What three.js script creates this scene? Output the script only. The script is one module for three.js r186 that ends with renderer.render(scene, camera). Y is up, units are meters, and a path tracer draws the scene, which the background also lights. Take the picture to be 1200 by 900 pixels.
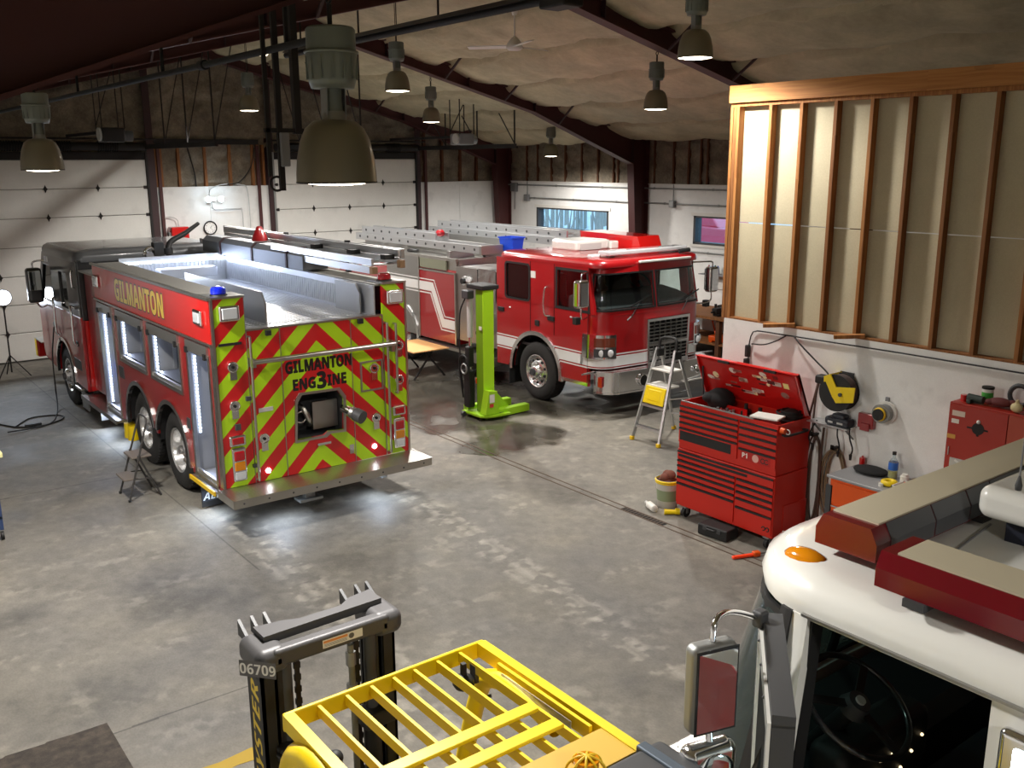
import * as THREE from 'three';
import { RoundedBoxGeometry } from 'three/addons/geometries/RoundedBoxGeometry.js';
import { mergeGeometries } from 'three/addons/utils/BufferGeometryUtils.js';
import { RectAreaLightUniformsLib } from 'three/addons/lights/RectAreaLightUniformsLib.js';

// ---------- camera, sky, exposure ----------
const scene = new THREE.Scene();
const R = d => d * Math.PI / 180;
const camera = new THREE.PerspectiveCamera(44.29, 4 / 3, 0.05, 200);
camera.position.set(0, 4.2, 0);
camera.rotation.set(R(-13.277), R(-37.385), R(-0.2734), 'YXZ');
scene.add(camera);
const renderer = new THREE.WebGLRenderer({ antialias: true });
renderer.toneMapping = THREE.LinearToneMapping;
renderer.toneMappingExposure = 1.0;
renderer.shadowMap.enabled = true;
RectAreaLightUniformsLib.init();
scene.background = new THREE.Color().setRGB(1.0, 1.8, 2.8);   // overcast daylight seen through the windows
const LAMP = 52;                        // high-bay lamp strength
const LAMPCOL = 0xfffaf4;

// ---------- helpers ----------
let seed = 7;
const rnd = (a = 1, b) => { seed = (seed * 1664525 + 1013904223) >>> 0; const t = seed / 4294967296; return b === undefined ? t * a : a + t * (b - a); };
const hash = (x, y) => { let h = (x | 0) * 374761393 + (y | 0) * 668265263; h = (h ^ (h >>> 13)) * 1274126177; h ^= h >>> 16; return (h >>> 0) / 4294967296; };
function vnoise(x, y, px, py) {
  const xi = Math.floor(x), yi = Math.floor(y); let fx = x - xi, fy = y - yi;
  fx = fx * fx * (3 - 2 * fx); fy = fy * fy * (3 - 2 * fy);
  const w = (a, p) => p ? ((a % p) + p) % p : a;
  const x0 = w(xi, px), x1 = w(xi + 1, px), y0 = w(yi, py), y1 = w(yi + 1, py);
  return (hash(x0, y0) * (1 - fx) + hash(x1, y0) * fx) * (1 - fy) + (hash(x0, y1) * (1 - fx) + hash(x1, y1) * fx) * fy;
}
function fbm(x, y, o = 4, px, py) { let s = 0, a = 0.5, n = 0; for (let i = 0; i < o; i++) { s += a * vnoise(x, y, px, py); n += a; a *= 0.5; x *= 2; y *= 2; if (px) px *= 2; if (py) py *= 2; } return s / n; }
const clamp = (v, a = 0, b = 1) => Math.min(b, Math.max(a, v));
const sstep = (a, b, x) => { const t = clamp((x - a) / (b - a)); return t * t * (3 - 2 * t); };
function tex(w, h, fn, srgb = true) {
  const d = new Uint8Array(w * h * 4);
  for (let y = 0, i = 0; y < h; y++) for (let x = 0; x < w; x++, i += 4) { const c = fn(x, y); d[i] = clamp(c[0], 0, 255); d[i + 1] = clamp(c[1], 0, 255); d[i + 2] = clamp(c[2], 0, 255); d[i + 3] = 255; }
  const t = new THREE.DataTexture(d, w, h); t.wrapS = t.wrapT = THREE.RepeatWrapping; t.magFilter = THREE.LinearFilter; t.minFilter = THREE.LinearMipmapLinearFilter; t.generateMipmaps = true;
  if (srgb) t.colorSpace = THREE.SRGBColorSpace; t.needsUpdate = true; return t;
}
function canvasTex(w, h, draw) { const c = document.createElement('canvas'); c.width = w; c.height = h; const g = c.getContext('2d'); draw(g, w, h); const t = new THREE.CanvasTexture(c); t.colorSpace = THREE.SRGBColorSpace; t.magFilter = THREE.LinearFilter; return t; }
const P = (color, roughness = 0.6, metalness = 0, more = {}) => new THREE.MeshStandardMaterial({ color, roughness, metalness, ...more });
const PX = (color, roughness, metalness, more = {}) => new THREE.MeshPhysicalMaterial({ color, roughness, metalness, ...more });
const put = (g, x = 0, y = 0, z = 0, rx = 0, ry = 0, rz = 0) => { if (rx) g.rotateX(rx); if (rz) g.rotateZ(rz); if (ry) g.rotateY(ry); return g.translate(x, y, z); };
const bx = (w, h, d, x, y, z, rx, ry, rz) => put(new THREE.BoxGeometry(w, h, d), x, y, z, rx, ry, rz);
const b2 = (x0, x1, y0, y1, z0, z1) => bx(Math.abs(x1 - x0), Math.abs(y1 - y0), Math.abs(z1 - z0), (x0 + x1) / 2, (y0 + y1) / 2, (z0 + z1) / 2);
const rb = (x0, x1, y0, y1, z0, z1, r = 0.02, s = 2) => put(new RoundedBoxGeometry(Math.abs(x1 - x0), Math.abs(y1 - y0), Math.abs(z1 - z0), s, r), (x0 + x1) / 2, (y0 + y1) / 2, (z0 + z1) / 2);
const cyl = (r0, r1, h, x, y, z, ax = 'y', seg = 16, open = false) => { const g = new THREE.CylinderGeometry(r0, r1, h, seg, 1, open); if (ax === 'x') g.rotateZ(-Math.PI / 2); if (ax === 'z') g.rotateX(Math.PI / 2); return g.translate(x, y, z); };
const sph = (r, x, y, z, sx = 1, sy = 1, sz = 1, seg = 14) => new THREE.SphereGeometry(r, seg, Math.max(6, seg >> 1)).scale(sx, sy, sz).translate(x, y, z);
const V = (x, y, z) => new THREE.Vector3(x, y, z);
const tube = (pts, r, n = 24, rs = 6, closed = false, ten = 0.5) => new THREE.TubeGeometry(new THREE.CatmullRomCurve3(pts.map(p => V(...p)), closed, 'catmullrom', ten), n, r, rs, closed);
function bar(a, b, w, h = w) { const A = V(...a), B = V(...b), d = B.clone().sub(A), g = new THREE.BoxGeometry(w, h, d.length()); const m = new THREE.Matrix4().lookAt(B, A, Math.abs(d.y) > 0.999 * d.length() ? V(1, 0, 0) : V(0, 1, 0)); g.applyMatrix4(m); const c = A.add(B).multiplyScalar(0.5); return g.translate(c.x, c.y, c.z); }
function rod(a, b, r, seg = 8, r1 = r) { const A = V(...a), B = V(...b), d = B.clone().sub(A), g = new THREE.CylinderGeometry(r1, r, d.length(), seg); g.applyQuaternion(new THREE.Quaternion().setFromUnitVectors(V(0, 1, 0), d.clone().normalize())); const c = A.add(B).multiplyScalar(0.5); return g.translate(c.x, c.y, c.z); }
const lathe = (pts, seg = 28, ax = 'y') => { const g = new THREE.LatheGeometry(pts.map(p => new THREE.Vector2(p[0], p[1])), seg); if (ax === 'x') g.rotateZ(-Math.PI / 2); if (ax === 'z') g.rotateX(Math.PI / 2); return g; };
const torus = (r, t, x, y, z, ax = 'z', seg = 24, a = Math.PI * 2, rs = 8) => { const g = new THREE.TorusGeometry(r, t, rs, seg, a); if (ax === 'x') g.rotateY(Math.PI / 2); if (ax === 'y') g.rotateX(Math.PI / 2); return g.translate(x, y, z); };
const shp = (pts, holes = []) => { const s = new THREE.Shape(pts.map(p => new THREE.Vector2(...p))); for (const h of holes) s.holes.push(new THREE.Path(h.map(p => new THREE.Vector2(...p)))); return s; };
// extruded outline; plane 'xy' -> depth along z, 'zy' -> outline given as (z, y), depth along x, 'xz' -> outline (x, z), depth along y
function ext(pts, depth, plane = 'xy', off = 0, holes = [], bevel = 0) {
  let g;
  if (plane === 'xy') { g = new THREE.ExtrudeGeometry(shp(pts, holes), { depth, bevelEnabled: bevel > 0, bevelThickness: bevel, bevelSize: bevel, bevelOffset: -bevel, bevelSegments: 2, curveSegments: 8 }); g.translate(0, 0, off); }
  else if (plane === 'zy') { g = new THREE.ExtrudeGeometry(shp(pts.map(p => [-p[0], p[1]]), holes.map(h => h.map(p => [-p[0], p[1]]))), { depth, bevelEnabled: bevel > 0, bevelThickness: bevel, bevelSize: bevel, bevelOffset: -bevel, bevelSegments: 2 }); g.rotateY(Math.PI / 2); g.translate(off, 0, 0); }
  else { g = new THREE.ExtrudeGeometry(shp(pts.map(p => [p[0], -p[1]]), holes.map(h => h.map(p => [p[0], -p[1]]))), { depth, bevelEnabled: bevel > 0, bevelThickness: bevel, bevelSize: bevel, bevelOffset: -bevel, bevelSegments: 2 }); g.rotateX(-Math.PI / 2); g.translate(0, off, 0); }
  return g;
}
const arc = (cx, cy, r, a0, a1, n = 12) => Array.from({ length: n + 1 }, (_, i) => { const a = R(a0 + (a1 - a0) * i / n); return [cx + r * Math.cos(a), cy + r * Math.sin(a)]; });
const rrect = (x0, x1, y0, y1, r, n = 4) => [...arc(x1 - r, y1 - r, r, 0, 90, n), ...arc(x0 + r, y1 - r, r, 90, 180, n), ...arc(x0 + r, y0 + r, r, 180, 270, n), ...arc(x1 - r, y0 + r, r, 270, 360, n)];
function uvm(g) {      // uv in metres, by the way each face points
  const p = g.attributes.position, n = g.attributes.normal, uv = new Float32Array(p.count * 2);
  for (let i = 0; i < p.count; i++) { const ax = Math.abs(n.getX(i)), ay = Math.abs(n.getY(i)), az = Math.abs(n.getZ(i)); let a, b; if (ay >= ax && ay >= az) { a = p.getX(i); b = p.getZ(i); } else if (ax >= az) { a = p.getZ(i); b = p.getY(i); } else { a = p.getX(i); b = p.getY(i); } uv[i * 2] = a; uv[i * 2 + 1] = b; }
  g.setAttribute('uv', new THREE.BufferAttribute(uv, 2)); return g;
}
function geo(gs, keep) {
  gs = (Array.isArray(gs) ? gs.flat(3) : [gs]).map(g => { const q = g.index ? g.toNonIndexed() : g; for (const k of Object.keys(q.attributes)) if (!['position', 'normal', 'uv'].includes(k)) q.deleteAttribute(k); if (!q.attributes.uv) q.setAttribute('uv', new THREE.BufferAttribute(new Float32Array(q.attributes.position.count * 2), 2)); q.morphAttributes = {}; return q; });
  const g = gs.length > 1 ? mergeGeometries(gs) : gs[0];
  return keep ? g : uvm(g);
}
const taken = {};
const numbered = n => { const k = taken[n] = (taken[n] ?? -1) + 1; return k ? n + '_' + String(k).padStart(3, '0') : n; };
function M(name, gs, mat, parent, keep) { const m = new THREE.Mesh(geo(gs, keep), mat); m.name = parent ? name : numbered(name); (parent || scene).add(m); return m; }
const MS = (name, list, mat, parent, keep) => list.map(g => M(name, g, mat, parent, keep));
function G(name, parent) { const g = new THREE.Group(); g.name = name; parent.add(g); return g; }
function tag(o, label, category, group) { o.userData.label = label; if (category) o.userData.category = category; if (group) o.userData.group = group; return o; }
function thing(name, label, category, pos = [0, 0, 0], ry = 0, group) { const o = new THREE.Group(); o.name = numbered(name); o.position.set(...pos); o.rotation.y = ry; scene.add(o); return tag(o, label, category, group); }
function one(name, label, category, gs, mat, pos = [0, 0, 0], ry = 0, group) { const o = M(name, gs, mat); o.position.set(...pos); o.rotation.y = ry; return tag(o, label, category, group); }
function dup(root, pos, ry, label) { const r = root.clone(); r.name = numbered(root.name.replace(/_\d{3}$/, '')); r.position.set(...pos); if (ry !== undefined) r.rotation.y = ry; r.userData = { ...root.userData }; if (label) r.userData.label = label; scene.add(r); return r; }
function struct(o, label) { o.userData.kind = 'structure'; if (label) o.userData.label = label; return o; }
function area(w, h, power, color, pos, look, parent = scene) { const l = new THREE.RectAreaLight(color, power, w, h); l.position.set(...pos); l.lookAt(V(...look)); parent.add(l); return l; }

// ---------- materials ----------
const woodT = (c0, c1, s, across) => tex(across ? 512 : 256, across ? 256 : 512, (x_, y_) => { const x = across ? y_ : x_, y = across ? x_ : y_; const u = x / 256, v = y / 512; const g = fbm(u * 34 + 3 * fbm(u * 3, v * 4 + s, 3, 3, 4), v * 5 + s, 4); const k = vnoise(u * 5 + s * 3, v * 5, 5, 5) > 0.93 ? 0.35 : 1; const t = clamp((0.25 + 0.85 * g)); return c0.map((a, i) => (a + (c1[i] - a) * t) * (0.86 + 0.14 * k)); });
const grain = tex(256, 256, (x, y) => { const v = 120 + 120 * (fbm(x / 16, y / 16, 4, 16, 16) - 0.5) + 60 * (hash(x, y) - 0.5); return [v, v, v]; }, false);
const tt = (t, rx, ry) => { const c = t.clone(); c.repeat.set(rx, ry); c.needsUpdate = true; return c; };
const dpl = tex(128, 128, (x, y) => { const a = (x % 64) / 64 - 0.5, b = (y % 64) / 64 - 0.5, odd = ((x >> 6) + (y >> 6)) & 1; const u = (a + b) * 0.707, v = (a - b) * 0.707, p = odd ? u : v, q = odd ? v : u; const d = (p * p) / 0.09 + (q * q) / 0.006; const h = 255 * clamp(1.4 - d); return [h, h, h]; }, false);
const m = {
  red: PX(0x980c12, 0.32, 0, { clearcoat: 1, clearcoatRoughness: 0.06 }), redB: PX(0xc0120f, 0.3, 0, { clearcoat: 1, clearcoatRoughness: 0.05 }),
  darkred: PX(0x8c0710, 0.32, 0, { clearcoat: 1, clearcoatRoughness: 0.05 }),
  blackG: PX(0x1c1d1f, 0.3, 0, { clearcoat: 1, clearcoatRoughness: 0.08 }), black: P(0x141414, 0.6), blackM: P(0x0d0d0e, 0.9), rubber: P(0x191919, 0.82), tyre: P(0x242322, 0.88, 0, { bumpMap: tt(grain, 6, 6), bumpScale: 0.004 }),
  steel: P(0xb9b7b2, 0.3, 1), brushed: P(0xa9a8a5, 0.42, 1), alu: P(0xc6c7c8, 0.38, 0.9), chrome: P(0xe4e4e6, 0.13, 1), rim: P(0xe2e2e2, 0.24, 0.88), galv: P(0x8f918f, 0.5, 0.75),
  plate: P(0xb0aea8, 0.34, 1, { bumpMap: tt(dpl, 12, 12), bumpScale: 0.004 }), deck: P(0x7c7a74, 0.55, 0.6, { bumpMap: tt(dpl, 16, 16), bumpScale: 0.002 }),
  white: P(0xd8d6cf, 0.5), whiteG: PX(0xdcdcd6, 0.3, 0, { clearcoat: 1, clearcoatRoughness: 0.06 }), lightgrey: P(0xb9b9b6, 0.5), grey: P(0x77787a, 0.55), dgrey: P(0x3a3b3d, 0.55), cast: P(0x4a494a, 0.5, 0.25),
  maroon: P(0x431a19, 0.62), dmaroon: P(0x32181a, 0.6), iron: P(0x1b1715, 0.65, 0.2), yellow: P(0xe3c400, 0.42), yell2: P(0xd9b213, 0.45), lime: P(0x8fbf18, 0.42), orange: P(0xd85108, 0.4), fluor: P(0xff4416, 0.45), amber: PX(0xc87c06, 0.15, 0, { clearcoat: 1 }),
  blue: P(0x1446c8, 0.4), bluelens: PX(0x0a22c0, 0.15, 0, { clearcoat: 1 }), redlens: PX(0xa00818, 0.15, 0, { clearcoat: 1 }), clearlens: PX(0xe6e8ea, 0.08, 0.1, { clearcoat: 1 }), whitelens: PX(0xcdd2d6, 0.12, 0.2, { clearcoat: 1 }),
  glass: PX(0xf0f6f5, 0.03, 0, { transmission: 1, thickness: 0 }), tint: PX(0x2c3533, 0.04, 0, { transmission: 0.85, thickness: 0 }), darkglass: PX(0x0b0f10, 0.05, 0, { clearcoat: 1 }),
  seat: P(0x1e2124, 0.85), mirror: P(0xdfe6ee, 0.03, 1), fibre: P(0x6a6d70, 0.5, 0.4), boxgrey: P(0x9a9da2, 0.45, 0.7),
  led: P(0xffffff, 0.5, 0, { emissive: 0xcfe0ff, emissiveIntensity: 4.5 }), ledw: P(0xffffff, 0.5, 0, { emissive: 0xe6f3ff, emissiveIntensity: 14 }),
  wood: P(0xffffff, 0.75, 0, { map: tt(woodT([196, 140, 78], [134, 82, 36], 1), 2.2, 0.5) }), wood2: P(0xffffff, 0.78, 0, { map: tt(woodT([170, 116, 62], [108, 64, 28], 5), 2.4, 0.45) }), woodH: P(0xffffff, 0.72, 0, { map: tt(woodT([206, 150, 84], [158, 100, 46], 9, true), 0.4, 2) }), woodD: P(0xffffff, 0.82, 0, { map: tt(woodT([122, 78, 44], [74, 42, 22], 2), 2, 0.5) }), ply: P(0xd8a76c, 0.7),
};
// ---------- the building ----------
const XL = -0.6, XR = 16.9, ZB = -22.47, ZF = 4.6, RX = 8.13, EAVE = 4.76;
const roofY = x => EAVE + 0.25 * (XR - RX) - 0.25 * Math.abs(x - RX);
{ // floor: stained concrete slab with saw cuts, dusty tyre tracks and a wet patch
  const W = 18, L = 27.4, x0 = -0.8, z0 = -22.75, N = 2048;
  const seg = (x, z, ax, az, bx_, bz) => { const t = clamp(((x - ax) * (bx_ - ax) + (z - az) * (bz - az)) / ((bx_ - ax) ** 2 + (bz - az) ** 2)); return Math.hypot(x - ax - t * (bx_ - ax), z - az - t * (bz - az)); };
  const wetAt = (x, z) => { const a = fbm(x * 0.9 + 5, z * 0.9, 4); return (() => { const q = 1 - Math.hypot((x - 9.4) / 2.7, (z + 13.8) / 3.9); return q < 0 ? 0 : sstep(0.5, 0.68, a * 0.8 + 0.45 * q); })(); };
  const col = new Uint8Array(N * N * 4), rgh = new Uint8Array(N * N * 4);
  for (let j = 0, i = 0; j < N; j++) for (let k = 0; k < N; k++, i += 4) {
    const x = x0 + (k + 0.5) / N * W, z = z0 + (j + 0.5) / N * L;
    const big = fbm(x * 0.35 + 9, z * 0.35, 4), mid = fbm(x * 1.7, z * 1.7 + 40, 4), fin = fbm(x * 11, z * 11, 3), sp = hash(k, j);
    let v = 113 + 32 * (big - 0.5) + 34 * (mid - 0.5) + 22 * (fin - 0.5) + 12 * (sp - 0.5), warm = 0.5 + 0.7 * (big - 0.5) + 0.5 * (mid - 0.5);
    const st = fbm(x * 0.8 + 71, z * 0.8 + 13, 5); v -= 20 * sstep(0.56, 0.8, st);
    const scuff = fbm(x * 2.2 + 30, z * 5 + 2, 4); v += 14 * sstep(0.55, 0.8, scuff) * sstep(0.4, 0.62, fin);
    // dried, chalky tyre tracks left behind the pumper
    for (const [ax, az, cx, cz] of [[3.9, -10.6, 3.45, -4.6], [6.0, -10.4, 5.4, -4.2]]) { const d = seg(x, z, ax, az, cx, cz); if (d < 0.4) { const tr = Math.abs((d % 0.17) - 0.085) / 0.085; v += 40 * sstep(0.34, 0.1, d) * sstep(0.44, 0.62, fbm(x * 7, z * 9 + 3, 3)) * (0.35 + 0.65 * tr); } }
    // saw cuts and cracks
    for (const [zc, xa, xb] of [[-6.88, -1, 2.9], [-13.1, -1, 18], [-19.2, -1, 18]]) if (x > xa && x < xb && Math.abs(z - zc - 0.012 * Math.sin(x * 2)) < 0.009) v -= 40;
    for (const xc of [3.5, 12.3]) if (z < -9 && Math.abs(x - xc) < 0.008) v -= 26;
    
    const w = wetAt(x, z); v *= 1 - 0.42 * w; warm += 0.5 * w;
    v = clamp(v, 24, 205);
    col[i] = v * (0.99 + 0.03 * warm); col[i + 1] = v * (0.965 + 0.012 * warm); col[i + 2] = v * (0.93 - 0.06 * warm); col[i + 3] = 255;
    const rr = clamp(0.66 + 0.3 * (mid - 0.5) - 0.46 * w); rgh[i] = rgh[i + 1] = rgh[i + 2] = 255 * rr; rgh[i + 3] = 255;
  }
  const mk = (d, s) => { const t = new THREE.DataTexture(d, N, N); t.magFilter = THREE.LinearFilter; t.minFilter = THREE.LinearMipmapLinearFilter; t.generateMipmaps = true; if (s) t.colorSpace = THREE.SRGBColorSpace; t.needsUpdate = true; return t; };
  const g = bx(W, 0.25, L, x0 + W / 2, -0.125, z0 + L / 2), p = g.attributes.position, uv = g.attributes.uv;
  for (let i = 0; i < p.count; i++) uv.setXY(i, (p.getX(i) - x0) / W, (p.getZ(i) - z0) / L);
  struct(M('floor', g, P(0xffffff, 1, 0, { map: mk(col, true), roughnessMap: mk(rgh) }), null, true), 'stained grey concrete workshop floor with dusty tyre tracks');
}
const wallPaint = P(0xffffff, 0.62, 0, { map: tt(tex(256, 256, (x, y) => { const n = fbm(x / 20, y / 20, 4, 13, 13), s = hash(x, y); const v = 224 + 8 * (n - 0.5) + 6 * (s - 0.5) - 9 * sstep(0.6, 0.8, fbm(x / 32 + 9, y / 32, 4, 8, 8)); return [v, v, v * 0.985]; }), 0.6, 0.6) });
const insulT = tex(512, 512, (x, y) => { const n = fbm(x / 64, y / 64, 5, 8, 8), f = fbm(x / 8, y / 8, 3, 64, 64); const v = 118 + 50 * (n - 0.5) + 26 * (f - 0.5) + 14 * (hash(x, y) - 0.5); return [v, v * 0.92, v * 0.79]; });
const insul = P(0xffffff, 0.85, 0, { map: tt(insulT, 0.5, 0.5) });
const ceilT = tex(512, 512, (x, y) => { const n = fbm(x / 64, y / 64, 5, 8, 8), f = fbm(x / 9, y / 9, 3, 57, 57); const v = 178 + 46 * (n - 0.5) + 16 * (f - 0.5) + 8 * (hash(x, y) - 0.5); return [v, v * 0.945, v * 0.78]; });
const ceilM = P(0xffffff, 0.75, 0, { map: tt(ceilT, 0.3, 0.3) });
// a wrinkled blanket: grid over (a, b) in [a0,a1]x[b0,b1]; f gives the point; height by wrinkle noise
function sheet(nu, nv, f) { const g = new THREE.PlaneGeometry(1, 1, nu, nv), p = g.attributes.position; for (let i = 0; i < p.count; i++) { const [x, y, z] = f(p.getX(i) + 0.5, p.getY(i) + 0.5); p.setXYZ(i, x, y, z); } g.computeVertexNormals(); return g; }
const wrinkle = (a, b, s) => { const n = fbm(a * 1.7 + s, b * 3.2 + 2 * fbm(a * 0.8, b * 0.8 + s, 2), 4); return Math.pow(1 - Math.abs(2 * n - 1), 3); };
{ // back wall
  const wall = struct(M('wall_back', ext([[XL - 0.2, 0], [XR + 0.2, 0], [XR + 0.2, roofY(XR)], [RX, roofY(RX)], [XL - 0.2, roofY(XL)]], 0.2, 'xy', ZB - 0.33), P(0x6d665c, 0.9)), 'end wall with overhead doors, white boards and wrinkled insulation');
  for (const [a, b] of [[6.95, 8.17], [8.175, 9.39], [9.395, 9.66], [13.98, 15.35], [15.355, XR - 0.02], [XL, 2.36]]) M('wall_panel', b2(a, b, 0, 3.655, ZB - 0.12, ZB - 0.02), wallPaint, wall);
  for (const [a, b, s] of [[XL, 2.3, 1], [2.3, 6.9, 2], [6.9, 9.4, 3], [9.4, 13.95, 4], [13.95, XR - 0.1, 5]]) {
    const y0 = (s === 2 || s === 4) ? 4.3 : 3.66;
    M('insulation', sheet(Math.round((b - a) * 16), 46, (u, v) => { const x = a + u * (b - a), y = y0 + v * (roofY(x) - 0.1 - y0); return [x, y, ZB - 0.13 + 0.07 * wrinkle(x, y, s * 9) + 0.05 * Math.sin(Math.PI * v)]; }), insul, wall);
  }
  for (const x of [6.98, 7.09, 7.5, 8.12, 8.72, 9.29, 9.42, 9.56]) M('stud', b2(x - 0.03, x + 0.03, 3.66, 4.62, ZB - 0.12, ZB + 0.02), m.wood2, wall);
  for (const x of [14.03, 14.2, 14.78, 15.38, 15.94, 16.57, 16.76]) M('stud', b2(x - 0.03, x + 0.03, 3.66, Math.min(5.1, roofY(x) - 0.05), ZB - 0.12, ZB + 0.02), m.woodD, wall);
  M('girt', b2(6.9, 9.45, 4.62, 4.74, ZB - 0.1, ZB + 0.04), m.iron, wall);
  M('girt', b2(13.9, XR - 0.05, 4.52, 4.6, ZB - 0.1, ZB + 0.03), m.iron, wall);
  for (const x of [2.36, 6.86, 9.72, 13.94]) M('end_column', [b2(x - 0.08, x + 0.08, 0, roofY(x) - 0.1, ZB - 0.1, ZB - 0.085), b2(x - 0.006, x + 0.006, 0, roofY(x) - 0.1, ZB - 0.085, ZB + 0.06), b2(x - 0.08, x + 0.08, 0, roofY(x) - 0.1, ZB + 0.06, ZB + 0.075)], m.dmaroon, wall);
  for (const x of [7.03, 9.4, 14.2]) M('brown_post', b2(x - 0.035, x + 0.035, 0, 4.6, ZB + 0.02, ZB + 0.07), m.maroon, wall);
  // doors
  const panelM = P(0xffffff, 0.55, 0, { map: tt(tex(256, 256, (x, y) => { const n = fbm(x / 26, y / 26, 4, 10, 10); const v = 212 + 8 * (n - 0.5) + 5 * (hash(x, y) - 0.5) - 8 * sstep(0.6, 0.8, fbm(x / 32 + 4, y / 64, 4, 8, 4)); return [v, v, v * 0.975]; }), 0.35, 0.35) });
  [[2.46, 6.73], [9.8, 13.86]].forEach(([a, b], k) => {
    const d = new THREE.Group(); d.name = 'door_' + (k + 1); scene.add(d); struct(d, k ? 'white overhead garage door between wall clock and far corner' : 'white overhead garage door in front of the pumper cab');
    for (let i = 0; i < 7; i++) M('panel', ext([[-0.03, 0.012], [-0.03, 0.598], [0.012, 0.604], [0.022, 0.59], [0.022, 0.02], [0.012, 0.006]], b - a, 'zy', a), panelM, d).position.set(0, 0.02 + i * 0.608, ZB + 0.03);
    for (let i = 1; i < 7; i++) for (const t of [0.25, 0.5, 0.75]) { const x = a + t * (b - a), y = 0.02 + i * 0.608; M('hinge', [ext([[0, -0.085], [0.022, -0.03], [0.045, 0], [0.022, 0.03], [0, 0.085], [-0.022, 0.03], [-0.045, 0], [-0.022, -0.03]], 0.012, 'xy', 0), cyl(0.014, 0.014, 0.08, 0, 0, 0.014, 'x', 8)], m.iron, d).position.set(x, y, ZB + 0.055); }
    for (const s of [0, 1]) { const x = s ? b : a, q = s ? 1 : -1; M('track', [b2(x, x + q * 0.05, 0, 4.45, ZB + 0.02, ZB + 0.1), b2(x + q * 0.05, x + q * 0.11, 0, 4.45, ZB - 0.02, ZB + 0.02)], (k === 1 && s === 0) ? m.galv : m.iron, d);
      for (let i = 1; i < 7; i++) M('roller_bracket', [b2(x - q * 0.08, x + q * 0.02, -0.035, 0.035, ZB + 0.05, ZB + 0.075), cyl(0.025, 0.025, 0.03, x + q * 0.01, 0, ZB + 0.085, 'x', 10)], m.iron, d).position.y = 0.02 + i * 0.608; }
    M('header_tube', [cyl(0.09, 0.09, b - a, (a + b) / 2, 4.56, ZB + 0.2, 'x', 18), cyl(0.02, 0.02, b - a + 0.4, (a + b) / 2, 4.72, ZB + 0.26, 'x', 10), b2(a - 0.05, b + 0.05, 4.28, 4.44, ZB - 0.02, ZB + 0.06)], m.iron, d);
    for (let i = 0; i < 4; i++) M('spring', Array.from({ length: 9 }, (_, j) => torus(0.1, 0.012, a + 0.35 + i * (b - a - 0.4) / 4 + j * 0.05, 4.56, ZB + 0.2, 'x', 14)), m.blackM, d);
    for (const x of [a + 0.02, b - 0.02]) { M('ceiling_track', [b2(x - 0.025, x + 0.025, 4.5, 4.54, ZB + 0.3, ZB + 4.6), b2(x - 0.025, x - 0.015, 4.54, 4.6, ZB + 0.3, ZB + 4.6)], m.iron, d); for (const z of [ZB + 1.6, ZB + 3, ZB + 4.5]) M('track_hanger', [bar([x, 4.52, z], [x, roofY(x) - 0.12, z], 0.035, 0.02), bar([x, 4.6, z], [x + (x < RX ? 0.45 : -0.45), roofY(x) - 0.25, z], 0.03, 0.012)], m.iron, d); }
  });
}
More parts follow.
